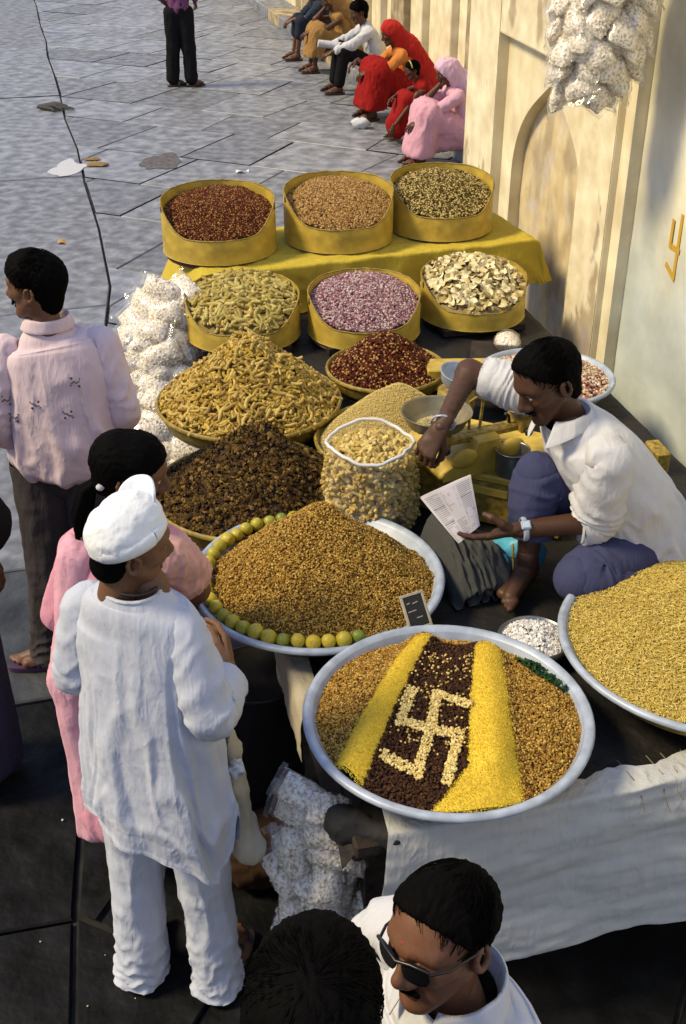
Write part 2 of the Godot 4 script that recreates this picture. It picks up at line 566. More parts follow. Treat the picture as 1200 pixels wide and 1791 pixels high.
# wrinkles: noise drawn out by the given scale, broad folds and fine ridges together
func folds(scale: Vector3, broad: float, fine: float, seed_: int, shear := 0.0) -> Callable:
	var a := noise3(1.0, seed_, 2)
	var b := noise3(1.0, seed_ + 7, 3, true)
	return func(p: Vector3, _n: Vector3) -> float:
		var q := Vector3((p.x + p.y * shear) * scale.x, p.y * scale.y, p.z * scale.z)
		return a.get_noise_3dv(q) * broad * 0.7 + (b.get_noise_3dv(q * 1.15) - 0.2) * fine * 0.85

# ------------------------------------------------------------------ people
const DARK := Color(0.012, 0.009, 0.008, 0.0)
var M := {}
var heads := {}
var hands := {}

func head_shape(female: bool) -> Geo:   # looks along -z, up y, centre between the ears
	if heads.has(female): return heads[female]
	var V := func(x: float, y: float, z: float) -> Vector3: return Vector3(x, y, z)
	var l := []
	var j := 0.9 if female else 1.0
	l.append(L(V.call(0, 0.036, -0.012), V.call(0, 0.034, 0.024), 0.08, 0.079, Vector3.RIGHT, 0.93))
	l.append(L(V.call(0, 0.012, -0.028), V.call(0, -0.06, -0.03), 0.064, 0.05 * j, Vector3.RIGHT, 0.96))
	for s: float in [-1.0, 1.0]:
		l.append(L(V.call(s * 0.05, -0.04, -0.005), V.call(s * 0.018, -0.098 * (0.96 + 0.04 * j), -0.06), 0.024 * j, 0.017 * j))
		l.append(L(V.call(s * 0.016, 0.026, -0.084), V.call(s * 0.046, 0.024, -0.068), 0.011, 0.01))
		l.append(L(V.call(s * 0.043, -0.018, -0.062), V.call(s * 0.052, -0.012, -0.04), 0.019, 0.019))
	l.append(L(V.call(0, -0.1 * (0.96 + 0.04 * j), -0.068), V.call(0, -0.094, -0.066), 0.019 * j, 0.018 * j))
	l.append(L(V.call(0, -0.07, 0.012), V.call(0, -0.15, 0.026), 0.05 * j, 0.05 * j))
	for s: float in [-1.0, 1.0]:
		l.append(L(V.call(s * 0.031, 0.004, -0.104), V.call(s * 0.036, 0.003, -0.1), 0.014, 0.013, Vector3.ZERO, 1, true))
	var g := blob(l, 0.005, 0.022)
	# nose, lips, lids and ears: sharper, on a finer grid of their own
	var f := []
	f.append(L(V.call(0, 0.02, -0.082), V.call(0, -0.03, -0.106), 0.0085, 0.0115))
	f.append(L(V.call(0, -0.034, -0.104), V.call(0, -0.04, -0.092), 0.012, 0.011))
	for s: float in [-1.0, 1.0]:
		f.append(L(V.call(s * 0.012, -0.041, -0.094), V.call(s * 0.015, -0.042, -0.084), 0.0085, 0.008))
	f.append(L(V.call(0, 0.0, -0.078), V.call(0, -0.035, -0.08), 0.016, 0.018))
	g.add(blob(f, 0.0035, 0.01))
	var lips := []
	lips.append(L(V.call(-0.021, -0.067, -0.074), V.call(0, -0.0635, -0.0865), 0.004, 0.0065))
	lips.append(L(V.call(0.021, -0.067, -0.074), V.call(0, -0.0635, -0.0865), 0.004, 0.0065))
	lips.append(L(V.call(-0.018, -0.07, -0.0745), V.call(0.018, -0.07, -0.0745), 0.004, 0.004))
	lips.append(L(V.call(-0.012, -0.074, -0.081), V.call(0.012, -0.074, -0.081), 0.0068, 0.0068))
	var lg := blob(lips, 0.0035, 0.004)
	lg.c.fill(Color(0.95, 0.66, 0.62) if female else Color(0.8, 0.62, 0.6))
	g.add(lg)
	for s: float in [-1.0, 1.0]:
		var e := []
		var c: Vector3 = V.call(s * 0.077, -0.004, 0.014)
		for k in 9:
			var t := TAU * (k / 9.0) * 0.86 + 0.9
			var t2 := TAU * ((k + 1) / 9.0) * 0.86 + 0.9
			var w := 1.0 - 0.28 * float(k) / 9.0
			e.append(L(c + Vector3(s * 0.006, cos(t) * 0.027 * w, sin(t) * 0.017 * w), c + Vector3(s * 0.006, cos(t2) * 0.027 * w, sin(t2) * 0.017 * w), 0.0048, 0.0048))
		e.append(L(c + Vector3(-s * 0.004, 0.01, -0.004), c + Vector3(-s * 0.003, -0.02, -0.008), 0.009, 0.008))
		g.add(blob(e, 0.0035, 0.006))
		g.col = Color(0.62, 0.6, 0.56, 0)
		g.ball(V.call(s * 0.031, 0.003, -0.0745), Vector3(0.0125, 0.0125, 0.0125), 12)
		g.col = Color(0.02, 0.012, 0.008, 0)
		g.ball(V.call(s * 0.031, 0.002, -0.0835), Vector3(0.0056, 0.0056, 0.0042), 10)
		g.col = Color(0.9, 0.9, 0.9, 1)
		var lid := []   # upper and lower lid
		lid.append(L(V.call(s * 0.017, 0.006, -0.082), V.call(s * 0.031, 0.0125, -0.0862), 0.0032, 0.004))
		lid.append(L(V.call(s * 0.031, 0.0125, -0.0862), V.call(s * 0.046, 0.005, -0.076), 0.004, 0.003))
		lid.append(L(V.call(s * 0.018, -0.002, -0.081), V.call(s * 0.031, -0.008, -0.0835), 0.003, 0.0032))
		lid.append(L(V.call(s * 0.031, -0.008, -0.0835), V.call(s * 0.045, 0.0, -0.0755), 0.0032, 0.003))
		g.add(blob(lid, 0.003, 0.003))
		g.col = DARK
		g.tube([V.call(s * 0.013, 0.026, -0.0925), V.call(s * 0.03, 0.031, -0.0905), V.call(s * 0.048, 0.025, -0.0755)], [0.003, 0.0036 * j, 0.0014], 6, true, 0.7)
		g.col = Color(1, 1, 1)
	heads[female] = g
	return g

# right hand: wrist at the origin, fingers along -y, palm facing +z, thumb on the -x side
func hand_shape(kind: String) -> Geo:
	if hands.has(kind): return hands[kind]
	var curl: Array = {"relaxed": [[0.25, 0.4, 0.25], [0.32, 0.5, 0.3], [0.4, 0.55, 0.3], [0.45, 0.6, 0.35]],
		"pinch": [[0.75, 0.9, 0.5], [0.85, 0.85, 0.5], [0.7, 0.8, 0.4], [0.55, 0.7, 0.4]],
		"cup": [[0.15, 0.25, 0.2], [0.2, 0.28, 0.2], [0.28, 0.32, 0.25], [0.34, 0.36, 0.3]]}[kind]
	var base := [Vector3(-0.028, -0.088, 0), Vector3(-0.0095, -0.093, -0.002), Vector3(0.0105, -0.087, -0.001), Vector3(0.0285, -0.077, 0.003)]
	var lens := [[0.043, 0.026, 0.021], [0.047, 0.03, 0.022], [0.043, 0.028, 0.021], [0.033, 0.021, 0.018]]
	var l := []
	for f in 4:
		var b: Vector3 = base[f]
		l.append(L(Vector3(b.x * 0.55, -0.008, 0), b, 0.0145, 0.0115, Vector3.BACK, 0.85))
	l.append(L(Vector3(-0.012, -0.03, 0.006), Vector3(0.014, -0.06, 0.006), 0.016, 0.014))
	l.append(L(Vector3(0, 0.03, 0), Vector3(0, -0.012, 0), 0.026, 0.024, Vector3.BACK, 0.72))
	var g := blob(l, 0.0045, 0.012)
	for f in 4:
		var p: Vector3 = base[f] + Vector3(0, 0.012, 0)
		var a := 0.0
		var sx: float = base[f].x * 1.6
		var fl := []
		var r := 0.0098 if f < 3 else 0.0085
		for q in 3:
			a += curl[f][q]
			var d := Vector3(sx, -cos(a), sin(a)).normalized()
			var n: Vector3 = p + d * (lens[f][q] + (0.012 if q == 0 else 0.0))
			fl.append(L(p, n, r, r * 0.9))
			r *= 0.9
			p = n
		g.add(blob(fl, 0.0042, 0.004))
	var th: Array = {"relaxed": [Vector3(-0.014, -0.02, 0.004), Vector3(-0.04, -0.052, 0.018), Vector3(-0.05, -0.082, 0.026), Vector3(-0.05, -0.105, 0.032)],
		"pinch": [Vector3(-0.014, -0.02, 0.006), Vector3(-0.036, -0.05, 0.034), Vector3(-0.038, -0.08, 0.056), Vector3(-0.03, -0.1, 0.068)],
		"cup": [Vector3(-0.014, -0.018, 0.004), Vector3(-0.046, -0.042, 0.026), Vector3(-0.058, -0.066, 0.05), Vector3(-0.052, -0.084, 0.066)]}[kind]
	g.add(blob([L(th[0], th[1], 0.017, 0.0135), L(th[1], th[2], 0.013, 0.0115), L(th[2], th[3], 0.0112, 0.0088)], 0.0042, 0.005))
	hands[kind] = g
	return g

func foot_shape() -> Geo:   # right foot: ankle at the origin, toes along -z, sole at y -0.075, big toe on -x
	if hands.has("foot"): return hands["foot"]
	var l := [L(Vector3(0, 0.03, 0), Vector3(0, -0.02, 0.01), 0.036, 0.038), L(Vector3(0, -0.045, 0.03), Vector3(0, -0.048, 0.0), 0.028, 0.03),
		L(Vector3(0, -0.03, -0.02), Vector3(-0.01, -0.055, -0.12), 0.036, 0.024), L(Vector3(0.012, -0.05, -0.02), Vector3(0.024, -0.06, -0.11), 0.026, 0.018)]
	for k in 5:
		var x := -0.032 + 0.0165 * k
		var z := -0.125 + 0.011 * k * k * 0.35
		l.append(L(Vector3(x, -0.06, z), Vector3(x * 1.08, -0.064, z - 0.042 + 0.004 * k), 0.013 if k == 0 else 0.0095, 0.012 if k == 0 else 0.0085))
	var g := blob(l, 0.006, 0.007)
	hands["foot"] = g
	return g

func look(at: Vector3, forward: Vector3, up := Vector3.UP, scale := 1.0) -> Transform3D:
	return Transform3D(Basis.looking_at(forward, up) * Basis.from_scale(Vector3(scale, scale, scale)), at)

func hand_at(wrist: Vector3, fingers: Vector3, palm: Vector3, left: bool, size := 1.0) -> Transform3D:
	var y := -fingers.normalized()
	var z := (palm - y * palm.dot(y)).normalized()
	var x := y.cross(z)
	return Transform3D(Basis(x * (-size if left else size), y * size, z * size), wrist)

# joints: head (transform), neck, chest, pelvis, and for each side shoulder, elbow, wrist, hip, knee, ankle, toe; one continuous body with its head, hands and feet
func body(p: Node3D, J: Dictionary, skin: Color, female := false, size := 1.0, cell := 0.016, bare := 1.0) -> MeshInstance3D:
	var l := []
	var fr: Vector3 = J.front
	l.append(L(J.neck, J.chest, 0.048, 0.08 * size, fr, 0.8))
	l.append(L(J.chest, J.pelvis, 0.095 * size, 0.095 * size, fr, 0.7))
	for s in ["L", "R"]:
		l.append(L(J.neck.lerp(J["sh" + s], 0.4) + Vector3(0, -0.03, 0), J["sh" + s] + Vector3(0, -0.02, 0), 0.03 * size, 0.03 * size))
		l.append(L(J["sh" + s] + Vector3(0, -0.02, 0), J["el" + s], 0.036 * size * bare, 0.038 * size * bare))
		l.append(L(J["el" + s], J["wr" + s], 0.039 * size * bare, 0.026 * size))
		if J.has("hip" + s):
			l.append(L(J["hip" + s], J["kn" + s], 0.07 * size, 0.05 * size))
			l.append(L(J["kn" + s], J["an" + s], 0.05 * size, 0.034 * size))
	var g := Geo.new()
	g.add(blob(l, cell, 0.03), Transform3D(), skin)
	g.add(head_shape(female), J.head, skin)
	for s in ["L", "R"]:
		if J.has("hand" + s):
			var h: Array = J["hand" + s]
			g.add(hand_shape(h[0]), hand_at(J["wr" + s], h[1], h[2], s == "L", size * (h[3] if h.size() > 3 else 1.0)), skin)
		if J.has("toe" + s):
			var t: Vector3 = J["toe" + s] - J["an" + s]
			t.y = 0
			var tr := look(J["an" + s], t)
			if s == "L": tr.basis.x = -tr.basis.x
			g.add(foot_shape(), tr.scaled_local(Vector3.ONE * size), skin)
	return part(p, "body", g, M.skin)

func hair_short(p: Node3D, head: Transform3D, seed_: int, full := 1.0, recede := 0.0, label := "", locks := 1300) -> MeshInstance3D:
	var l := [L(Vector3(0, 0.045, -0.012), Vector3(0, 0.038, 0.034), 0.088 * full, 0.088 * full, Vector3.RIGHT, 0.93), L(Vector3(0, 0.02, 0.05), Vector3(0, -0.055, 0.05), 0.066 * full, 0.046),
		L(Vector3(0, 0.085, -0.05), Vector3(0, 0.09, 0.0), 0.036 * full, 0.046 * full, Vector3.RIGHT, 1.0)]
	l.append(L(Vector3(0, -0.045 + recede, -0.088), Vector3(0, -0.06 + recede, -0.085), 0.112, 0.112, Vector3.ZERO, 1, true))
	for s: float in [-1.0, 1.0]:
		l.append(L(Vector3(s * 0.09, -0.008, 0.006), Vector3(s * 0.09, -0.03, 0.0), 0.032, 0.036, Vector3.ZERO, 1, true))
	var g := blob(l, 0.005, 0.012)
	var a := noise3(38.0, seed_, 2)
	g.push(func(q: Vector3, _n: Vector3) -> float: return a.get_noise_3d(q.x * 3.2, q.y * 0.9, q.z * 0.9) * 0.004)
	var w := Geo.new()
	w.add(g, head)
	# strands combed away from the crown; they break the outline and soften the hairline
	var r := RandomNumberGenerator.new()
	r.seed = seed_
	var h := Geo.new()
	var crown := Vector3(0.02, 0.75, 0.55).normalized()
	for k in locks:
		var d := Vector3(r.randf_range(-1, 1), r.randf_range(-0.45, 1.0), r.randf_range(-0.85, 1)).normalized()
		var c := Vector3(0, 0.042, 0.012)
		var t := (d - crown * d.dot(crown))
		t = (t - d * d.dot(t)).normalized() + Vector3(r.randfn(0, 0.22), r.randfn(0, 0.22), r.randfn(0, 0.22)) + Vector3(0.9, 0.1, 0) * maxf(0.0, -d.z)
		t = (t - d * d.dot(t)).normalized()
		var pts := []
		var reach := r.randf_range(0.08, 0.15)
		var puff := r.randf_range(0.995, 1.02)
		for q in 4:
			var e := (d + t * reach * q).normalized()
			var rad := Vector3(0.0835, 0.0915, 0.1035) * full
			if e.y < -0.1 and e.z > 0.0: rad *= 1.0 - 0.25 * smoothstep(-0.1, -0.8, e.y)
			pts.append(c + e * rad * (puff + 0.012 * sin(q * 1.05)))
		var e2: Vector3 = pts[3]
		if Vector3(e2.x, e2.y + 0.05 - recede, e2.z + 0.087).length() > (0.121 if e2.z < -0.02 else 0.1105) and Vector3(absf(e2.x) - 0.09, e2.y + 0.018, e2.z - 0.004).length() > 0.033 and e2.y > -0.065:
			h.tube(pts, [0.0006, 0.001, 0.0008, 0.0002], 3, false)
	w.add(h, head)
	return part(p, "hair", w, M.hair, true, label)

func cloth_part(p: Node3D, called: String, limbs: Array, m: Material, cell := 0.013, k := 0.04, clips: Array = [], wrinkle = null, label := "") -> MeshInstance3D:
	var g := blob(limbs, cell, k, clips)
	if wrinkle != null: g.push(wrinkle as Callable)
	return part(p, called, g, m, true, label)

func torso_limbs(J: Dictionary, ease := 1.0, flat := 0.62) -> Array:
	var f: Vector3 = J.front
	var l := []
	var side: Vector3 = (J.shR - J.shL).normalized()
	l.append(L(J.shL.lerp(J.shR, 0.14), J.shL.lerp(J.shR, 0.86), 0.052 * ease, 0.052 * ease))
	l.append(L(J.shL.lerp(J.neck, 0.15), J.neck + Vector3(0, -0.035, 0), 0.045 * ease, 0.055)); l.append(L(J.shR.lerp(J.neck, 0.15), J.neck + Vector3(0, -0.035, 0), 0.045 * ease, 0.055))
	l.append(L(J.chest + side * 0.045, J.pelvis + side * 0.03, 0.112 * ease, 0.11 * ease, f, flat + 0.1))
	l.append(L(J.chest - side * 0.045, J.pelvis - side * 0.03, 0.112 * ease, 0.11 * ease, f, flat + 0.1))
	l.append(L(J.neck + Vector3(0, -0.03, 0) - f * 0.018, J.chest, 0.086, 0.1 * ease, f, 0.85))
	return l

func sleeve_limbs(J: Dictionary, s: String, upto: float, r0 := 0.07, r1 := 0.06) -> Array:   # upto: 1 reaches the elbow, 2 the wrist
	r0 *= 0.88; r1 *= 0.88
	var l := [L(J["sh" + s], J["sh" + s].lerp(J["el" + s], minf(upto, 1.0)), r0, lerpf(r0, r1, 0.6))]
	if upto > 1.0: l.append(L(J["el" + s], J["el" + s].lerp(J["wr" + s], upto - 1.0), lerpf(r0, r1, 0.6), r1))
	return l

func cut(at: Vector3, keep_from: Vector3) -> Plane:   # a clip that ends cloth at a point, beyond which nothing is kept
	var n := (at - keep_from).normalized()
	return Plane(n, n.dot(at))

func trouser_limbs(J: Dictionary, r_hip := 0.1, r_knee := 0.075, r_hem := 0.07, break_ := 1.0) -> Array:
	var l := [L(J.pelvis + Vector3(0, 0.06, 0), J.pelvis, 0.13, 0.14, J.front, 0.72)]
	for s in ["L", "R"]:
		l.append(L(J["hip" + s], J["kn" + s], r_hip, r_knee))
		l.append(L(J["kn" + s], J["kn" + s].lerp(J["an" + s], break_), r_knee, r_hem))
	return l

# cloth as a thin tube of its own: keys of [centre, half width, half depth, width direction] from the open top to the open hem;
# fold(angle, share of the length, point) lifts the cloth, drop(angle, share) lets a row hang lower
func garment(keys: Array, segs: int, rows: int, fold = null, drop = null, square := 2.25) -> Geo:
	var g := Geo.new()
	var out := []
	var n := keys.size()
	var prev: Vector3 = keys[0][3]
	for k in rows + 1:
		var t := float(k) / rows
		var at := t * (n - 1)
		var a := mini(int(at), n - 2)
		var w := at - a
		var k0: Array = keys[maxi(a - 1, 0)]
		var k1: Array = keys[a]
		var k2: Array = keys[a + 1]
		var k3: Array = keys[mini(a + 2, n - 1)]
		var c: Vector3 = (k1[0] as Vector3).cubic_interpolate(k2[0], k0[0], k3[0], w)
		var c2: Vector3 = (k1[0] as Vector3).cubic_interpolate(k2[0], k0[0], k3[0], w + 0.02)
		var wide := cubic_interpolate(k1[1], k2[1], k0[1], k3[1], w)
		var deep := cubic_interpolate(k1[2], k2[2], k0[2], k3[2], w)
		var tan := (c2 - c).normalized()
		var x: Vector3 = (k1[3] as Vector3).lerp(k2[3], w)
		x = (x - tan * x.dot(tan)).normalized()
		var y := tan.cross(x)
		var row := []
		for s in segs:
			var q := TAU * s / segs
			var cs := cos(q)
			var sn := sin(q)
			var d := x * signf(cs) * pow(absf(cs), 2.0 / square) * wide + y * signf(sn) * pow(absf(sn), 2.0 / square) * deep
			var p := c + d
			if fold != null: p += d.normalized() * float((fold as Callable).call(q, t, p))
			if drop != null: p += tan * float((drop as Callable).call(q, t))
			row.append(p)
		out.append(row)
	g.rings(out)
	return g

func sleeve_tube(a: Vector3, b: Vector3, c: Vector3, r0: float, r1: float, r2: float, seed_: int, amp := 0.008, root = null, segs := 56, rows := 66) -> Geo:   # shoulder, elbow, cuff
	var side := (b - a).cross(c - b)
	if side.length() < 0.001: side = Vector3.RIGHT
	side = side.normalized()
	var nz := noise3(1.0, seed_, 3, true)
	var lag := noise3(1.0, seed_ + 1, 2)
	var inner := a - (b - a).normalized() * 0.02
	var keys := [[inner, r0 * 0.86, r0 * 0.86, side]]
	if root != null:
		var deep: Vector3 = a.lerp(root, 0.42) + Vector3(0, -0.055, 0)
		keys = [[deep, r0 * 0.3, r0 * 0.3, side], [a.lerp(deep, 0.55), r0 * 0.7, r0 * 0.7, side], [a + Vector3(0, -0.006, 0), r0 * 0.88, r0 * 0.88, side]]
	keys += [[a.lerp(b, 0.3), r0, r0, side], [a.lerp(b, 0.75), lerpf(r0, r1, 0.7), lerpf(r0, r1, 0.7), side], [b.lerp(a.lerp(c, 0.5), 0.12), r1, r1 * 1.04, side], [b.lerp(c, 0.35), r1 * 0.98, r1, side], [b.lerp(c, 0.75), lerpf(r1, r2, 0.7), lerpf(r1, r2, 0.7), side], [c, r2, r2, side]]
	return garment(keys, segs, rows, func(q: float, t: float, p: Vector3) -> float:
		var bend := exp(-pow((t - 0.5) / 0.16, 2.0))
		var w := lag.get_noise_2d(q * 0.4, t * 3.0)
		var ring := pow(0.5 + 0.5 * sin(t * 74.0 + 2.6 * cos(q + 0.6) + 5.0 * w), 3.0) * (0.35 + bend)
		return amp * (ring * (0.45 + 0.55 * maxf(0.0, cos(q * 1.0 + 1.2 + w * 2.0))) + 0.9 * nz.get_noise_3d(p.x * 3.5 + p.y * 2.0, p.y * 3.0, p.z * 3.5)) - 0.3 * amp)

func leg_tube(hip: Vector3, knee: Vector3, ankle: Vector3, r0: float, r1: float, r2: float, side: Vector3, seed_: int, stack := 0.007, low := 0.03) -> Geo:
	var nz := noise3(1.0, seed_, 3, true)
	var lag := noise3(1.0, seed_ + 1, 2)
	var end := Vector3(ankle.x, low, ankle.z)
	var keys := [[hip + Vector3(0, 0.06, 0), r0, r0 * 1.05, side], [hip.lerp(knee, 0.3), r0 * 0.97, r0, side], [hip.lerp(knee, 0.75), lerpf(r0, r1, 0.75), lerpf(r0, r1, 0.7), side], [knee.lerp(end, 0.15), r1, r1 * 1.05, side], [knee.lerp(end, 0.55), lerpf(r1, r2, 0.45), lerpf(r1, r2, 0.5), side], [knee.lerp(end, 0.85), lerpf(r1, r2, 0.85), r2, side], [end, r2 * 1.05, r2 * 1.15, side]]
	return garment(keys, 64, 90, func(q: float, t: float, p: Vector3) -> float:
		var w := lag.get_noise_2d(cos(q) * 0.8 + seed_, t * 2.5 + sin(q) * 0.8)
		var deep := smoothstep(0.42, 0.9, t)
		var rucks := pow(0.5 + 0.5 * sin(t * 66.0 + 2.2 * sin(q * 1.0 + 0.7) + 7.0 * w), 3.5) * deep * (0.5 + 0.5 * w + 0.4)
		var long := pow(0.5 + 0.5 * sin(q * 5.0 + 3.0 * w + t * 2.0), 3.0) * (1.0 - deep) * 0.8
		return stack * (rucks + long + 0.8 * nz.get_noise_3d(p.x * 3.0, p.y * 4.5, p.z * 3.0) - 0.3), func(q: float, t: float) -> float: return 0.012 * sin(q + 1.0) * smoothstep(0.9, 1.0, t))

# ------------------------------------------------------------------ paving
func slab(ground: Node3D, poly: PackedVector2Array, m: Material, called := "flagstone") -> void:   # poly in (x, distance); a thin stone with worn edges
	var shrunk := Geometry2D.offset_polygon(poly, -0.006, Geometry2D.JOIN_MITER)
	if shrunk.is_empty(): return
	var p: PackedVector2Array = shrunk[0]
	if Geometry2D.is_polygon_clockwise(p): p.reverse()
	var top := Geometry2D.offset_polygon(p, -0.006, Geometry2D.JOIN_MITER)
	if top.size() != 1 or top[0].size() < 3: return
	var t: PackedVector2Array = top[0]
	if Geometry2D.is_polygon_clockwise(t): t.reverse()
	var c := Vector2.ZERO
	for q in t: c += q / t.size()
	var ax := rng.randf_range(-0.006, 0.006)
	var az := rng.randf_range(-0.006, 0.006)
	var y0 := rng.randf_range(-0.004, 0.002)
	var Y := func(q: Vector2) -> float: return clampf(y0 + (q.x - c.x) * ax + (q.y - c.y) * az, -0.009, 0.0)
	var g := Geo.new()
	var tris := Geometry2D.triangulate_polygon(t)
	for k in range(0, tris.size(), 3):
		var a: Vector2 = t[tris[k]]; var b: Vector2 = t[tris[k + 1]]; var d: Vector2 = t[tris[k + 2]]
		if (b - a).cross(d - a) < 0:
			var e := b; b = d; d = e
		g.tri(Vector3(a.x, Y.call(a), -a.y), Vector3(b.x, Y.call(b), -b.y), Vector3(d.x, Y.call(d), -d.y))
	if t.size() == p.size():
		var off := 0
		var best := 1e9
		for k in p.size():
			var s := t[0].distance_squared_to(p[k])
			if s < best: best = s; off = k
		for k in t.size():
			var a: Vector2 = t[k]; var b: Vector2 = t[(k + 1) % t.size()]
			var d: Vector2 = p[(k + off) % p.size()]; var e: Vector2 = p[(k + 1 + off) % p.size()]
			var ya: float = Y.call(a); var yb: float = Y.call(b)
			g.quad(Vector3(d.x, ya - 0.007, -d.y), Vector3(e.x, yb - 0.007, -e.y), Vector3(b.x, yb, -b.y), Vector3(a.x, ya, -a.y))
			g.quad(Vector3(d.x, -0.05, -d.y), Vector3(e.x, -0.05, -e.y), Vector3(e.x, yb - 0.007, -e.y), Vector3(d.x, ya - 0.007, -d.y))
	part(ground, called, g, m)

func build_ground() -> void:
	var g := Geo.new()
	g.sheet(40, 40, func(u: float, v: float) -> Vector3: return Vector3((u - 0.5) * 300, -0.022, (0.5 - v) * 300))
	var ground := single("ground", g, M.joint, "", "")
	meta(ground, "", "", "", "structure")
	var along := Vector2(-0.25, 1.0).normalized()      # the street, in (x, distance)
	var across := Vector2(along.y, -along.x)
	var crack := func(d: float) -> float: return -1.83 - (0.27 if d > 8.6 else 0.165) * (d - 8.6) + 0.02 * sin(d * 1.7) + 0.012 * sin(d * 4.1)
	var right := PackedVector2Array()
	var left := PackedVector2Array()
	for k in 24:
		var d := 1.0 + k * 1.4
		right.append(Vector2(crack.call(d), d))
		left.append(Vector2(crack.call(d) - 0.006, d))
	var rp := right.duplicate()
	rp.append(Vector2(-1.3, 33.2)); rp.append(Vector2(1.244 + 2.2, 11.4 - 8.8)); rp.append(Vector2(4.0, 1.0))
	var lp := left.duplicate()
	lp.append(Vector2(-22, 33.2)); lp.append(Vector2(-22, 1.0))
	# the right-hand field: smaller flags laid on the skew
	var ux := Vector2(0.9, -0.43)
	var uy := Vector2(0.43, 0.9)
	var jit := {}
	var J := func(a: int, b: int) -> Vector2:
		var key := Vector2i(a, b)
		if not jit.has(key): jit[key] = Vector2(rng.randf_range(-0.16, 0.16), rng.randf_range(-0.16, 0.16))
		return jit[key]
	var place := func(poly: PackedVector2Array, lim: PackedVector2Array) -> void:
		for q: PackedVector2Array in Geometry2D.intersect_polygons(poly, lim):
			var c := Vector2.ZERO
			for w in q: c += w / q.size()
			var lo := 1e9
			for w in q: lo = minf(lo, w.y)
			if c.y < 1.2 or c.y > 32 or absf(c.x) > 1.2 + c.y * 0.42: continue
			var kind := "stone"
			var fade := c.y + rng.randf_range(-0.35, 0.35)  # slabs turn darker the nearer they lie to the camera
			if fade < 3.1: kind = "near_dark"
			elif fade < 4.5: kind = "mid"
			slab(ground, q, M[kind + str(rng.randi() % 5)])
	var wob := func(b: int, x: float) -> float: return b * 1.02 + 0.07 * sin(b * 2.3) + 0.03 * sin(x * 1.3 + b)
	for b in range(-14, 34):
		for a in range(-30, 16):
			var j0 := J.call(a * 2, b * 2) as Vector2
			var j1 := J.call(a * 2 + 2, b * 2) as Vector2
			var off := 0.45 * absi(b % 2) + 0.2 * sin(b * 5.1)
			var x0 := a * 0.98 + off + j0.x
			var x1 := (a + 1) * 0.98 + off + j1.x
			var o := Vector2(0, 2)
			var P := func(x: float, row: int, sk: float) -> Vector2: return o + ux * (x + sk) + uy * (wob.call(row, x + sk) as float)
			var xm := (x0 + x1) * 0.5
			if (P.call(xm, b, 0.0) as Vector2).y < 0 or (P.call(xm, b, 0.0) as Vector2).y > 34: continue
			place.call(PackedVector2Array([P.call(x0, b, 0.0), P.call(xm, b, 0.0), P.call(x1, b, 0.0), P.call(x1, b + 1, j1.y * 0.5), P.call(xm, b + 1, 0.0), P.call(x0, b + 1, j0.y * 0.5)]), rp)
	# the left-hand field: long slabs along the street
	var rowsd := [0.6, 1.75, 2.75, 3.75, 5.1, 7.0, 10.6, 14.6, 18.6, 22.6, 26.6, 33.5]
	for a in range(0, 8):
		for b in rowsd.size() - 1:
			var near: bool = rowsd[b] < 5.0
			for half in (2 if near else 1):
				var w := 1.15 if near else 2.3
				var base := Vector2(crack.call(8.6), 8.6) + across * (-2.3 * (a + 1) + 1.15 * half)
				var sh := (0.35 if half else 0.0) if near else 0.0
				var d0: float = rowsd[b] + sh - base.y
				var d1: float = rowsd[b + 1] + sh - base.y
				var o := base + along * d0 + across * (0.9 if near else 0.0)
				var t := along * (d1 - d0)
				var poly := PackedVector2Array([o + J.call(100 + a * 2 + half, b) * 0.4, o + across * w + J.call(102 + a * 2 + half - (0 if near else 0), b) * 0.4, o + across * w + t + J.call(102 + a * 2 + half, b + 1) * 0.4, o + t + J.call(100 + a * 2 + half, b + 1) * 0.4])
				place.call(poly, lp)
	# stains and litter on the stones
	var stain := func(at: Vector3, sx: float, sz: float, called: String, m: Material, label: String, cat: String) -> void:
		var st := Geo.new()
		var rows := []
		var n := noise3(3.0, int(at.x * 100) + 5, 3)
		for r in [0.0, 0.5, 1.0]:
			var row := []
			for s in 28:
				var t := -TAU * s / 28
				var w := 1.0 + 0.5 * n.get_noise_2d(cos(t) * 0.35, sin(t) * 0.35)
				row.append(Vector3(cos(t) * sx * r * w, 0.004 + 0.0015 * (1 - r), sin(t) * sz * r * w))
			rows.append(row)
		rows.reverse()
		st.rings(rows)
		var o := single(called, st, m, label, cat)
		o.position = at
	var brown := mat(lin(0.17, 0.15, 0.145), 0.7, 0, noise_tex("stain_tone", 0.02, 0.5, 1.0, false, 4), null, 1.5)
	stain.call(Vector3(-1.82, 0, -11.6), 0.2, 0.34, "dark_stain", brown, "dark brown damp stain on the paving in front of the distant standing man", "stain")
	stain.call(Vector3(-2.72, 0, -11.35), 0.16, 0.3, "lime_smear", mat(lin(0.46, 0.47, 0.5), 0.85), "white chalky smear on the paving beside the long joint", "smear")
	var heap := Geo.new()
	heap.ball(Vector3(0, 0.012, 0), Vector3(0.11, 0.02, 0.07), 16)
	heap.ball(Vector3(-0.1, 0.01, -0.22), Vector3(0.09, 0.012, 0.04), 14)
	var hn := noise3(14, 3)
	heap.push(func(p: Vector3, _n: Vector3) -> float: return hn.get_noise_3dv(p) * 0.03)
	single("dung_patch", heap, mat(lin(0.22, 0.14, 0.05), 0.9), "ochre brown lump lying on the white smear", "dung").position = Vector3(-2.43, 0, -11.45)
	var rag := Geo.new()
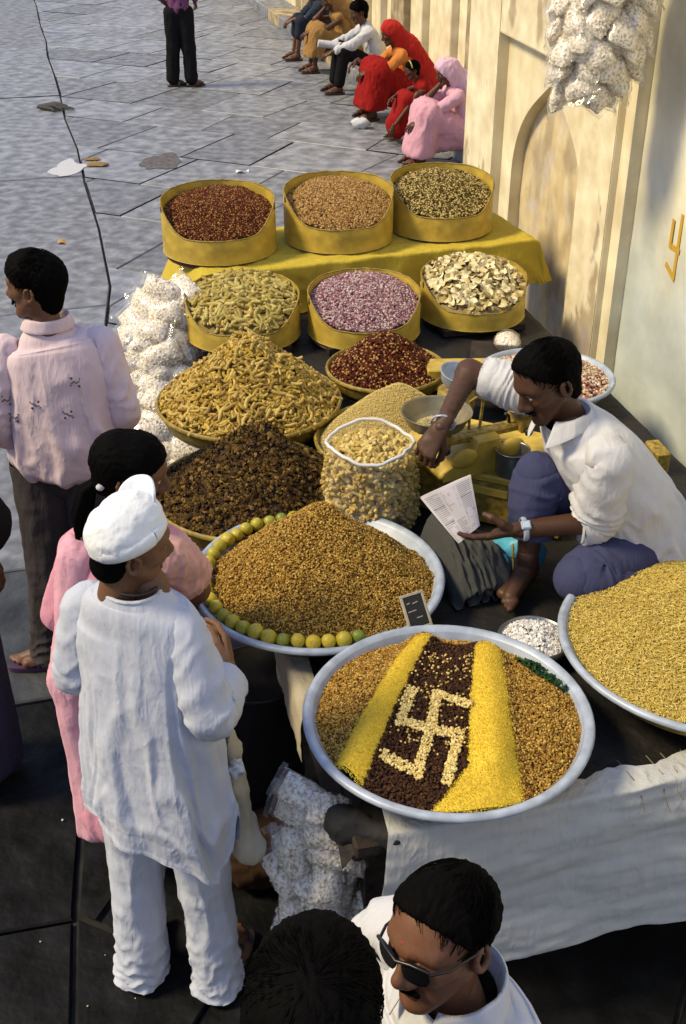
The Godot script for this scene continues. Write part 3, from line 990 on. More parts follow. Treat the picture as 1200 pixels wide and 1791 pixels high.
	for k in 7:
		var t := -0.5 + k * 0.17
		rag.tube([Vector3(0, 0.03, 0), Vector3(cos(t) * 0.2, 0.05 + 0.02 * sin(k * 3.0), sin(t) * 0.22), Vector3(cos(t) * (0.35 + 0.1 * sin(k * 5.0)), 0.012, sin(t) * 0.34)], [0.045, 0.04, 0.008], 6, true, 0.5)
	single("fallen_leaves", rag, mat(lin(0.05, 0.045, 0.04), 0.9), "dark dry palm leaf scrap lying across the long joint in the paving", "leaf").position = Vector3(-3.62, 0, -14.1)
	var scrap := Geo.new()
	scrap.sheet(4, 4, func(u: float, v: float) -> Vector3: return Vector3((u - 0.5) * 0.12, 0.006 + 0.02 * sin(u * 4 + v * 3), (0.5 - v) * 0.1), 0.002)
	single("paper_scrap", scrap, M.paper, "tiny white paper scrap lying alone on the far paving", "paper").position = Vector3(-0.98, 0, -11.2)
	var scrap2 := Geo.new()
	scrap2.sheet(4, 4, func(u: float, v: float) -> Vector3: return Vector3((u - 0.5) * 0.1, 0.006 + 0.015 * sin(u * 5 + v), (0.5 - v) * 0.08), 0.002)
	single("leaf_scrap", scrap2, mat(lin(0.42, 0.24, 0.07), 0.9), "small orange leaf on the left-hand slabs near the pink-shirted man", "leaf").position = Vector3(-2.25, 0, -9.0)

# ------------------------------------------------------------------ walls
func build_walls() -> void:
	var len := sqrt(1 + 0.175 * 0.175)
	var es := Vector3(0.175, 0, 1) / len
	var n := Vector3(-es.z, 0, es.x)
	var root := Node3D.new()
	root.name = numbered("niche_wall")
	add_child(root)
	root.transform = Transform3D(Basis(es, Vector3.UP, n), Vector3(0.79, 0, -7.602))
	meta(root, "cream lime-washed wall with a recessed pointed niche behind the stall", "wall")
	# main wall: a block from which the panel and the pointed niche are cut
	var c := CSGCombiner3D.new()
	c.name = "masonry"
	var box := func(parent: Node, at: Vector3, size: Vector3, op := CSGShape3D.OPERATION_UNION, m: Material = M.plaster) -> void:
		var b := CSGBox3D.new()
		b.size = size
		b.position = at
		b.operation = op
		b.material = m
		b.name = "block"
		parent.add_child(b, true)
	var wall_worn := M.plaster_worn as Material
	box.call(c, Vector3(1.2275, 2.1, -0.4), Vector3(2.455, 4.4, 0.8))
	box.call(c, Vector3(5.2, 2.1, -0.45), Vector3(5.49, 4.4, 0.72))
	box.call(c, Vector3(2.505, 2.1, -0.43), Vector3(0.104, 4.4, 0.8))
	box.call(c, Vector3(1.34, 0.83, 0), Vector3(1.42, 2.09, 0.12), CSGShape3D.OPERATION_SUBTRACTION)
	var arch := CSGPolygon3D.new()
	arch.name = "arch"
	var pts := PackedVector2Array()
	pts.append(Vector2(0.83, -0.3)); pts.append(Vector2(2.0, -0.3))
	for k in 13:
		var t := k / 12.0
		var x := 0.585 * cos(t * PI * 0.5)
		var y := 1.12 + 0.5 * sin(t * PI * 0.5) + 0.12 * pow(t, 5.0)
		pts.append(Vector2(1.415 + x, y))
	for k in range(11, -1, -1):
		var t := k / 12.0
		pts.append(Vector2(1.415 - 0.585 * cos(t * PI * 0.5), 1.12 + 0.5 * sin(t * PI * 0.5) + 0.12 * pow(t, 5.0)))
	arch.polygon = pts
	arch.depth = 0.6
	arch.position = Vector3(0, 0, 0.4)
	arch.operation = CSGShape3D.OPERATION_SUBTRACTION
	arch.material = M.plaster
	var c2 := CSGCombiner3D.new()   # niche bottom stays 0.17 deep
	var tr := Transform3D(Basis(), Vector3(0, 0, 0.4))
	arch.depth = 0.535
	c.add_child(arch)
	arch.transform = tr
	c2.free()
	root.add_child(c)
	# worn plaster back of the niche, set as a thin skin over the masonry, with a wavy stained face
	var nb := Geo.new()
	var wv := noise3(2.2, 51, 4)
	nb.sheet(70, 100, func(u: float, v: float) -> Vector3:
		var x := 0.835 + u * 1.16
		var top := 1.1 + 0.5 * sqrt(maxf(0.0, 1.0 - pow((x - 1.415) / 0.585, 2.0)))
		var y := -0.05 + v * (top + 0.05)
		return Vector3(x, y, -0.128 + 0.006 * wv.get_noise_2d(x * 2, y)))
	var nbm := MeshInstance3D.new()
	var nbn := noise3(1.0, 65, 5)
	for k in nb.v.size():
		var p := nb.v[k]
		var t := smoothstep(-0.2, 0.3, nbn.get_noise_2d(p.x * 3.0, p.y * 1.3))
		nb.c[k] = Color(0.72, 0.62, 0.4).lerp(Color(0.5, 0.43, 0.3), t).lerp(Color(0.62, 0.57, 0.5), smoothstep(0.1, 0.3, nbn.get_noise_2d(p.x * 4.0 + 7.0, p.y * 2.0)))
	nbm.mesh = nb.done(mat(Color(1, 1, 1), 0.92, 0, noise_tex("lime", 0.006, 0, 1), noise_tex("plaster_bump", 0.01, 0, 1, true), 0.7, 0.6, true))
	nbm.name = "niche_back"
	root.add_child(nbm)
	# limewash skins on the flat faces: cream, rubbed and stained to grey-brown where it has worn
	var wash := mat(Color(1, 1, 1), 0.92, 0, noise_tex("lime", 0.006, 0, 1), noise_tex("plaster_bump", 0.01, 0, 1, true), 0.7, 0.6, true)
	var ln := noise3(1.0, 61, 5)
	var lf := noise3(1.0, 63, 4)
	for q in [[0.004, 0.626, -0.05, 4.1, 0.003, 1.05], [2.055, 2.45, -0.05, 4.1, 0.003, 1.0], [0.64, 2.046, 1.882, 4.1, 0.003, 0.0]]:
		var sg := Geo.new()
		var w: float = q[1] - q[0]
		var hh: float = minf(q[3], 2.6) - q[2]
		sg.sheet(int(w / 0.014), int(hh / 0.02), func(u: float, v: float) -> Vector3: return Vector3(q[0] + u * w, q[2] + v * hh, q[4] + 0.0012 * lf.get_noise_2d(u * w * 30, v * hh * 30)))
		for k in sg.v.size():
			var p := sg.v[k]
			var worn := smoothstep(0.02, 0.22, ln.get_noise_2d(p.x * 2.4, p.y * 1.3) + 0.3 * lf.get_noise_2d(p.x * 14, p.y * 9) + 0.75 * (q[5] - p.y) - 0.05 if q[5] > 0.0 else ln.get_noise_2d(p.x * 2.0, p.y * 1.2) - 0.18)
			var bare := smoothstep(0.16, 0.24, lf.get_noise_2d(p.x * 5 + 9, p.y * 2.2) + 0.3 * (0.8 - p.y))
			sg.c[k] = Color(0.87, 0.81, 0.61).lerp(Color(0.46, 0.385, 0.26), worn * 0.9).lerp(Color(0.42, 0.37, 0.34), bare * worn)
		var sm2 := MeshInstance3D.new()
		sm2.mesh = sg.done(wash)
		sm2.name = "limewash"
		root.add_child(sm2, true)
	# skin of whitewash on the near wall: cream above, turning grey-green lower down
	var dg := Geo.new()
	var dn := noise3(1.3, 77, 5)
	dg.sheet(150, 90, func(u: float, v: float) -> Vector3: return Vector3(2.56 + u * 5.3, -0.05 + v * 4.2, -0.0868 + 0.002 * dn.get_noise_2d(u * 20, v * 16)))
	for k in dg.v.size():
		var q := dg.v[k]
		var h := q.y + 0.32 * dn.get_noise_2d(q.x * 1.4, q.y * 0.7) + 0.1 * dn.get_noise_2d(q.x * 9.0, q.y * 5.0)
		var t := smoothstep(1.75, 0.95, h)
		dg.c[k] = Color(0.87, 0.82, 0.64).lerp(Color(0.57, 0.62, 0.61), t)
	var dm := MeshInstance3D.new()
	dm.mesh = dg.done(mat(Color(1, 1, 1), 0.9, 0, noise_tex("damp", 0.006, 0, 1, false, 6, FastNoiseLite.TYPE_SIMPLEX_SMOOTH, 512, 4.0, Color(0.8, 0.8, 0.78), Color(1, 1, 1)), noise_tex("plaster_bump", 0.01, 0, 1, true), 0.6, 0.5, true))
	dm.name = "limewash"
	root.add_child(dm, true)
	# yellow painted mark on the wall, of plain strokes
	var yg := Geo.new()
	var MX := 2.96
	for st in [[Vector2(MX, 1.46), Vector2(MX, 1.36)], [Vector2(MX, 1.36), Vector2(MX + 0.08, 1.36)], [Vector2(MX + 0.07, 1.5), Vector2(MX + 0.07, 1.24)], [Vector2(MX + 0.07, 1.24), Vector2(MX - 0.01, 1.27)]]:
		var a: Vector2 = st[0]; var b: Vector2 = st[1]
		var d := (b - a).normalized() * 0.012
		var w := Vector2(-d.y, d.x)
		var z := -0.082 - 0.0008 * yg.v.size() / 4.0
		yg.quad(Vector3(a.x - d.x - w.x, a.y - d.y - w.y, z), Vector3(b.x + d.x - w.x, b.y + d.y - w.y, z), Vector3(b.x + d.x + w.x, b.y + d.y + w.y, z), Vector3(a.x - d.x + w.x, a.y - d.y + w.y, z))
	var ym := MeshInstance3D.new()
	ym.mesh = yg.done(mat(lin(0.5, 0.3, 0.02), 0.8))
	ym.name = "painted_mark"
	root.add_child(ym)
	# the wall set back along the kerb, with flat piers
	var fw := thing("pier_wall", "far cream wall of flat vertical piers behind the seated people", "wall", Vector3(0.9, 0, -14))
	var k0 := Vector3(1.244, 0, -11.4)
	var dir := Vector3(-0.242, 0, -0.97)
	var into := Vector3(0.97, 0, -0.242)
	var bs := Basis(dir, Vector3.UP, dir.cross(Vector3.UP))
	var fg := Geo.new()
	fg.box(k0 + dir * 6.0 + into * 0.85 + Vector3(0, 2.0, 0), Vector3(26, 4.2, 0.5), bs, 0.01)
	part(fw, "wall_face", fg, M.plaster)
	for k in 14:
		var pg := Geo.new()
		var w := 0.55 if k % 2 == 0 else 0.26
		pg.box(k0 + dir * (-1.2 + k * 0.92) + into * 0.56 + Vector3(0, 2.0, 0), Vector3(w, 4.2, 0.12), bs, 0.012)
		part(fw, "pier", pg, M.plaster if k % 3 else M.plaster_worn)
	# kerb step the people sit on: one stone after another
	var kb := Node3D.new()
	kb.name = numbered("kerb_step")
	add_child(kb)
	meta(kb, "", "", "", "structure")
	for k in 22:
		var kg := Geo.new()
		kg.box(k0 + dir * (-2.0 + k * 1.0) + into * 0.25 + Vector3(0, 0.075 + rng.randf_range(-0.004, 0.004), 0), Vector3(0.985, 0.2, 0.54), bs, 0.02)
		part(kb, "kerb_stone", kg, M["stone%d" % (k % 5)] if k % 4 else M.plaster_worn)

# ------------------------------------------------------------------ the stall table; a runs along its front edge, b away from the front
func T(a: float, b: float, h: float) -> Vector3:
	return Vector3(0.02 + 0.975 * a - 0.222 * b, h, -2.0 - 0.222 * a - 0.975 * b)

func turn_y(deg: float) -> Basis:
	return Basis(Vector3.UP, deg_to_rad(deg))

func build_table() -> void:
	var o := thing("market_table", "long low wooden stall table under all the snack heaps", "table", T(0.8, 2.1, 0))
	var bs := turn_y(12.8)
	for k in 9:
		var g := Geo.new()
		g.box(T(0.09 + 0.187 * k, 2.2, 0.722), Vector3(0.178, 0.045, 4.5), bs, 0.006)
		part(o, "plank", g, M.wood_dark)
	var r := Geo.new()
	r.box(T(0.84, 0.02, 0.65), Vector3(1.6, 0.09, 0.045), bs); r.box(T(0.84, 4.35, 0.65), Vector3(1.6, 0.09, 0.045), bs)
	r.box(T(0.05, 2.2, 0.65), Vector3(0.045, 0.09, 4.2), bs); r.box(T(1.63, 2.2, 0.65), Vector3(0.045, 0.09, 4.2), bs)
	part(o, "apron", r, M.wood_dark)
	for q in [[0.09, 0.1], [1.6, 0.1], [0.09, 2.2], [1.6, 2.2], [0.09, 4.3], [1.6, 4.3]]:
		var g := Geo.new()
		g.box(T(q[0], q[1], 0.35), Vector3(0.08, 0.7, 0.08), bs)
		part(o, "leg", g, M.wood_dark)
	# dark oil-stained cover over the planks
	var n := noise3(2.0, 5, 4)
	var cv := Geo.new()
	cv.sheet(60, 110, func(u: float, v: float) -> Vector3:
		var a := -0.03 + u * 1.74
		var b := -0.03 + v * 4.5
		var p := T(a, b, 0.757 + 0.005 * n.get_noise_2d(a * 4, b * 4))
		var e := maxf(0.0, maxf(0.015 - a, a - 1.68)) + maxf(0.0, -0.005 - b) * 1.0
		p.y -= e * 1.5
		return p, 0.004)
	single("dark_table_cover", cv, M.table_cover, "dark oil-stained cloth covering the planks of the stall table", "table cover", "", T(0.8, 2.1, 0.75))
	# white cloth along the front
	var wn := noise3(1.0, 12, 3)
	var wr := noise3(1.0, 13, 3, true)
	var wc := Geo.new()
	wc.sheet(120, 60, func(u: float, v: float) -> Vector3:
		var a := 0.085 + u * 2.2 + (1.0 - v) * -0.06 * (1.0 - u)
		var top := 0.784 + 0.004 * wn.get_noise_1d(u * 9)
		var h := lerpf(0.27 + 0.02 * sin(u * 4.0) + 0.012 * wn.get_noise_1d(u * 14), top, minf(v * 1.12, 1.0))
		var out := -0.055 - 0.05 * (1 - v) + 0.035 * wn.get_noise_2d(u * 2.0, v * 0.9) + 0.008 * wr.get_noise_2d(u * 1.6 + v * 1.0, v * 3.4 - u * 1.5) + 0.0035 * wr.get_noise_2d(u * 5.0 - v * 3.0, v * 5.0 + u * 4)
		if v > 0.893: out += (v - 0.893) * (0.75 + 0.5 * wn.get_noise_1d(u * 11.0))
		return T(a, out, h), 0.003)
	var front := single("front_cloth", wc, fabric(0.46, 0.47, 0.48, 0.05), "creased white cloth hanging down the front of the stall", "cloth", "", T(0.9, 0, 0.5))
	var fr := Geo.new()
	for k in 26:
		var a := 0.75 + k * 0.052 + rng.randf_range(-0.02, 0.02)
		var l := rng.randf_range(0.02, 0.07)
		fr.tube([T(a, 0.06, 0.776), T(a + 0.006, -0.02, 0.785), T(a + rng.randf_range(-0.02, 0.02), -0.062, 0.77 - l * 0.4), T(a + rng.randf_range(-0.03, 0.03), -0.075, 0.76 - l)], [0.0016, 0.0016, 0.0014, 0.0008], 4)
	part(front, "frayed_thread", fr, fabric(0.2, 0.17, 0.12, 0))
	# white strip hanging on the left edge
	var lc := Geo.new()
	lc.sheet(24, 16, func(u: float, v: float) -> Vector3:
		var b := 0.42 + (1 - u) * 0.42
		var t := v
		var a := -0.045 + 0.07 * smoothstep(0.55, 1.0, t) + 0.008 * wn.get_noise_2d(u * 3, v * 2)
		return T(a, b, lerpf(0.6, 0.772, minf(t * 1.5, 1.0))), 0.003)
	single("side_cloth", lc, M.bag_cloth, "narrow pale cloth strip hanging over the left table edge between two big bowls", "cloth")
	# things under and in front of the table
	var dr := Geo.new()
	var dp := []
	for q in [Vector2(0.0, 0.0), Vector2(0.14, 0.0), Vector2(0.145, 0.02), Vector2(0.14, 0.05), Vector2(0.14, 0.2), Vector2(0.146, 0.21), Vector2(0.14, 0.22), Vector2(0.14, 0.4), Vector2(0.146, 0.41), Vector2(0.14, 0.42), Vector2(0.14, 0.6), Vector2(0.147, 0.615), Vector2(0.135, 0.62), Vector2(0.13, 0.6), Vector2(0.0, 0.6)]: dp.append(q)
	dr.lathe(dp, 40, Vector3(-0.27, 0, -2.78))
	single("oil_drum", dr, mat(lin(0.018, 0.018, 0.02), 0.5, 0.3, noise_tex("scratch", 0.05, 0, 1, false, 3, FastNoiseLite.TYPE_CELLULAR, 512, 4.0, Color(0.8, 0.8, 0.8), Color(1, 1, 1)), noise_tex("dents", 0.006, 0, 1, true, 3), 2.0, 0.6), "scratched black drum standing under the lime-ringed bowl", "drum", "", Vector3(-0.27, 0, -2.78))
	var bx := blob([L(Vector3(0.0, 0.735, -2.04), Vector3(0.12, 0.74, -1.985), 0.035, 0.03), L(Vector3(0.02, 0.72, -2.03), Vector3(0.1, 0.66, -2.0), 0.05, 0.03, Vector3(0.2, 0, 1), 0.5), L(Vector3(-0.01, 0.72, -2.06), Vector3(0.04, 0.63, -2.02), 0.04, 0.02, Vector3(0.2, 0, 1), 0.6)], 0.01, 0.03)
	bx.push(folds(Vector3(9, 9, 9), 0.01, 0.014, 217))
	single("black_tarpaulin", bx, mat(lin(0.009, 0.009, 0.01), 0.8), "folded corner of black tarpaulin under the front rim of the patterned bowl", "tarpaulin", "", Vector3(0.05, 0.7, -2.02))
	for k in 3:
		var bk := Geo.new()
		bk.box(Vector3(-0.16 + 0.02 * k, 0.05 + 0.075 * k, -2.86 + 0.3), Vector3(0.24, 0.07, 0.12), turn_y(20 + 14 * k), 0.008)
		single("brick", bk, mat(lin(0.2, 0.075, 0.035), 0.95, 0, noise_tex("mid_tone", 0.008, 0.3, 1.0, false, 6), null, 2.0), ["lowest brown brick in the dark under the table", "middle brown brick in the dark under the table", "topmost brown brick in the dark under the table"][k], "brick", "bricks under the stall")

# ------------------------------------------------------------------ heaps
func grain_mesh(kind: String) -> Mesh:
	var g := Geo.new()
	match kind:
		"seed": g.ball(Vector3.ZERO, Vector3(0.004, 0.003, 0.004), 6)
		"lentil": g.ball(Vector3.ZERO, Vector3(0.0043, 0.0025, 0.0037), 6)
		"nut": g.ball(Vector3.ZERO, Vector3(0.0066, 0.0048, 0.0052), 7)
		"dot": g.ball(Vector3.ZERO, Vector3(0.0018, 0.0015, 0.0018), 5)
		"thread":
			g.tube([Vector3(-0.008, 0, 0), Vector3(-0.002, 0.001, 0.001), Vector3(0.004, 0, 0), Vector3(0.009, 0.001, -0.001)], [0.0016, 0.0018, 0.0018, 0.0014], 5)
		"flake":
			g.sheet(2, 2, func(u: float, v: float) -> Vector3: return Vector3((u - 0.5) * 0.017, 0.004 * sin(u * 3) + 0.002 * v, (0.5 - v) * 0.013), 0.0022)
	return g.done(M.grain)

func stick_mesh(seed_: int, len: float, r: float, sides := 6, segs := 7) -> Mesh:
	var q := RandomNumberGenerator.new()
	q.seed = seed_
	var g := Geo.new()
	var bend := q.randf_range(-1.0, 1.0)
	var bend2 := q.randf_range(-0.6, 0.6)
	var pts := []
	var rad := []
	for k in segs + 1:
		var t := float(k) / segs - 0.5
		pts.append(Vector3(t * len, bend2 * t * t * t * len * 2.0, bend * t * t * len * 1.1))
		rad.append(r * (0.72 if k == 0 or k == segs else (1.0 + 0.1 * (1 if k % 2 else -1))))
	g.tube(pts, rad, sides)
	return g.done(M.grain)

func chip_mesh(seed_: int) -> Mesh:
	var q := RandomNumberGenerator.new()
	q.seed = seed_
	var g := Geo.new()
	var a := q.randf_range(0.5, 1.0) * 0.012
	var ph := q.randf() * TAU
	var rows := []
	var lobes := []
	for s in 10: lobes.append(q.randf_range(0.75, 1.1))
	for r in [0.0, 0.55, 1.0]:
		var row := []
		for s in 10:
			var t := -TAU * s / 10
			var w: float = r * 0.026 * lobes[s]
			row.append(Vector3(cos(t) * w, a * r * r * sin(2 * t + ph) + 0.002 * sin(5 * t), sin(t) * w * 0.85))
		rows.append(row)
	var under := []
	for row in rows:
		var u := []
		for p in row: u.append(p - Vector3(0, 0.0022, 0))
		under.append(u)
	rows.reverse()
	under.append_array(rows)
	g.rings(under)
	return g.done(M.grain)

# scatter many small pieces over a heap: surf(x, z) is the height over the centre, R the reach, hues linear colours with weights
func strew(parent: Node3D, called: String, mesh: Mesh, at: Vector3, R: float, surf: Callable, count: int, hues: Array, tilt := 0.6, size := Vector2(0.8, 1.2), lift := 0.001, hue_at = null, m: Material = null) -> MultiMeshInstance3D:
	var pos := []
	var col := PackedColorArray()
	for k in count:
		var r := R * sqrt(rng.randf())
		var t := rng.randf() * TAU
		var x := r * cos(t)
		var z := r * sin(t)
		var y: float = surf.call(x, z)
		if y < -5.0: continue
		var nx: float = (surf.call(x + 0.006, z) - y) / 0.006
		var nz: float = (surf.call(x, z + 0.006) - y) / 0.006
		if absf(nx) > 4 or absf(nz) > 4:
			nx = 0; nz = 0
		var up := Vector3(-nx + rng.randfn(0, tilt), 1, -nz + rng.randfn(0, tilt)).normalized()
		var d := Vector3(cos(t * 17 + k), 0, sin(t * 17 + k))
		var xx := (d - up * d.dot(up)).normalized()
		var s := rng.randf_range(size.x, size.y)
		pos.append(Transform3D(Basis(xx, up, xx.cross(up)) * Basis.from_scale(Vector3(s, s, s)), Vector3(x, y + lift + rng.randf_range(-0.0015, 0.003), z)))
		var h: Array = (hue_at as Callable).call(x, z) if hue_at != null else hues
		var c: Color = h[rng.randi() % h.size()]
		var b := rng.randf_range(0.72, 1.22)
		col.append(Color(c.r * b, c.g * b, c.b * b))
	var mm := MultiMesh.new()
	mm.transform_format = MultiMesh.TRANSFORM_3D
	mm.use_colors = true
	mm.mesh = mesh
	mm.instance_count = pos.size()
	for k in pos.size():
		mm.set_instance_transform(k, pos[k])
		mm.set_instance_color(k, col[k])
	var o := MultiMeshInstance3D.new()
	o.multimesh = mm
	o.name = called
	if m: o.material_override = m
	parent.add_child(o, true)
	o.position = at - base_of(parent)
	meta(o, "", "", "", "stuff")
	return o

# the same, each piece a part of its own
func strew_parts(parent: Node3D, called: String, meshes: Array, at: Vector3, R: float, surf: Callable, count: int, mats: Array, tilt: float, size := Vector2(0.85, 1.15), lift := 0.004, gap := 0.0) -> void:
	var taken := []
	var k := 0
	var tries := 0
	while k < count and tries < count * 12:
		tries += 1
		var r := R * sqrt(rng.randf())
		var t := rng.randf() * TAU
		var x := r * cos(t)
		var z := r * sin(t)
		var y: float = surf.call(x, z)
		if y < -5.0: continue
		var clash := false
		for q: Vector2 in taken:
			if q.distance_squared_to(Vector2(x, z)) < gap * gap:
				clash = true
				break
		if clash: continue
		taken.append(Vector2(x, z))
		var nx: float = (surf.call(x + 0.01, z) - y) / 0.01
		var nz: float = (surf.call(x, z + 0.01) - y) / 0.01
		if absf(nx) > 4 or absf(nz) > 4:
			nx = 0; nz = 0
		var up := Vector3(-nx + rng.randfn(0, tilt), 1, -nz + rng.randfn(0, tilt)).normalized()
		var a := rng.randf() * TAU
		var d := Vector3(cos(a), 0, sin(a))
		var xx := (d - up * d.dot(up)).normalized()
		var s := rng.randf_range(size.x, size.y)
		var o := MeshInstance3D.new()
		o.mesh = meshes[rng.randi() % meshes.size()]
		o.material_override = mats[rng.randi() % mats.size()]
		o.name = called
		parent.add_child(o, true)
		o.transform = Transform3D(Basis(xx, up, xx.cross(up)) * Basis.from_scale(Vector3(s, s, s)), at - base_of(parent) + Vector3(x, y + lift + rng.randf() * 0.006, z))
		k += 1

func mound(parent: Node3D, at: Vector3, R: float, surf: Callable, m: Material, sink := 0.003, na := 48, nr := 22, called := "mound", hue = null) -> void:
	var g := Geo.new()
	var rows := []
	for k in nr + 1:
		var r := R * float(nr - k) / nr
		var row := []
		for s in na:
			var t := -TAU * s / na
			var y: float = surf.call(cos(t) * r, sin(t) * r)
			row.append(at + Vector3(cos(t) * r, maxf(y, -0.02) - sink, sin(t) * r))
		rows.append(row)
	g.rings(rows)
	if hue != null:
		for k in g.v.size(): g.c[k] = (hue as Callable).call(g.v[k].x - at.x, g.v[k].z - at.z)
	part(parent, called, g, m)

func cone(R: float, top: float, peak := Vector2.ZERO, round_ := 0.1, seed_ := 1, rough := 0.012) -> Callable:   # a poured heap: straight flanks, a blunt top, a wavering foot
	var n := noise3(5.0, seed_, 3)
	return func(x: float, z: float) -> float:
		var p := Vector2(x, z)
		var r := p.length()
		if r > R: return -9.0
		var d := (p - peak).length()
		var edge := d + (R - r)
		var t := d / maxf(edge, 0.001)
		return top * (1.0 - sqrt(t * t + round_ * round_)) / (1.0 - round_) * (1.0 + 0.0 * t) + rough * n.get_noise_2d(x, z) * (1.2 - t)

func bowl(called: String, label: String, at: Vector3, R: float, deep: float, inner: Material, outer: Material, rim := 0.012, group := "", foot := 0.62) -> Node3D:   # at: centre of the rim
	var o := thing(called, label, "bowl", at - Vector3(0, deep, 0), group)
	var a := Geo.new()
	var inn := []
	var out := []
	for k in 9:
		var t := k / 8.0
		var r := lerpf(R * foot, R - rim, pow(t, 0.62))
		inn.append(Vector2(r, -deep + 0.006 + (deep - 0.006) * t))
		out.append(Vector2(r + 0.005, -deep + 0.001 + (deep - 0.008) * t))
	out.insert(0, Vector2(0.001, -deep))
	inn.insert(0, Vector2(0.001, -deep + 0.005))
	inn.reverse()
	out.append(Vector2(R - rim + 0.008, -0.006)); out.append(Vector2(R, -0.005)); out.append(Vector2(R + 0.004, 0.002)); out.append(Vector2(R, 0.008)); out.append(Vector2(R - rim * 0.6, 0.008)); out.append(inn[0])
	var g1 := Geo.new()
	g1.lathe(out, 72, at)
	part(o, "shell", g1, outer)
	a.lathe([Vector2(R + 0.0045, -0.004), Vector2(R + 0.006, 0.003), Vector2(R, 0.0105), Vector2(R - rim * 0.6, 0.0105), Vector2(R - rim - 0.002, 0.001)], 72, at)
	part(o, "rim", a, inner)
	var g2 := Geo.new()
	var lift := []
	for q in inn: lift.append(q + Vector2(-0.002, 0.002))
	g2.lathe(lift, 72, at)
	part(o, "lining", g2, inner)
	return o

func tub(label: String, at: Vector3, R: float, face: float, high := 0.27, low := 0.115, seed_ := 0) -> Node3D:   # sheet-metal tub whose wall is cut low at the front; at: centre of the base
	var o := thing("yellow_tub", label, "tub", at, "yellow tubs with a cut-down front")
	var n := noise3(1.2, 200 + seed_, 2)
	var rim := func(t: float) -> float:
		var w := absf(wrapf(t, -PI, PI))
		var y := lerpf(low, high - 0.035, smoothstep(0.55, 1.55, w))
		return y + 0.02 * smoothstep(1.4, 2.6, w) + 0.004 * n.get_noise_1d(t * 3)
	var g := Geo.new()
	var e := Geo.new()
	var rows_o := []
	var edge := []
	var m := 72
	var spots := [[0, 0.0], [0, 0.012], [0, 0.3], [0, 0.65], [0, 1.0], [1, 1.0], [1, 0.6], [1, 0.02]]
	for q in spots:
		var row := []
		for s in m:
			var t := -TAU * s / m
			var w := t + face
			var r := R * (1.0 + 0.008 * n.get_noise_1d(t * 2.0)) - (0.005 if q[0] == 1 else 0.0) + (0.003 if q[1] == 0.0 and q[0] == 0 else 0.0)
			var y: float = rim.call(t) * q[1]
			row.append(at + Vector3(sin(w) * r, y + (0.002 if q[0] == 1 and q[1] < 0.1 else 0.0), cos(w) * r))
		row.reverse()
		rows_o.append(row)
	g.rings(rows_o)
	part(o, "wall", g, M.yellow)
	for s in m + 1:
		var t := -TAU * (s % m) / m
		edge.append(at + Vector3(sin(t + face) * (R - 0.002), rim.call(t) + 0.001, cos(t + face) * (R - 0.002)))
	e.tube(edge, [0.0042], 6, false)
	part(o, "rolled_edge", e, M.yellow_old)
	var b := Geo.new()
	b.lathe([Vector2(R - 0.004, 0.004), Vector2(0.001, 0.004)], 40, at)
	part(o, "base", b, M.yellow_old)
	for w: float in [-1.35, 1.35]:
		var p := at + Vector3(sin(w + face) * (R + 0.001), rim.call(w) - 0.012, cos(w + face) * (R + 0.001))
		var stay := Geo.new()
		stay.box(p, Vector3(0.014, 0.03, 0.006), turn_y(rad_to_deg(w + face)), 0.002)
		part(o, "seam_clip", stay, M.edge_worn)
	return o

func tub_surf(R: float, face: float, low: float, back: float, dome: float, seed_: int) -> Callable:
	var n := noise3(7.0, seed_, 3)
	var f := Vector2(sin(face), cos(face))
	return func(x: float, z: float) -> float:
		var r := sqrt(x * x + z * z)
		if r > R: return -9.0
		var t := (x * f.x + z * f.y) / R
		return lerpf(back, low, 0.5 + 0.5 * t) + dome * (1.0 - r * r / (R * R)) + 0.008 * n.get_noise_2d(x, z)

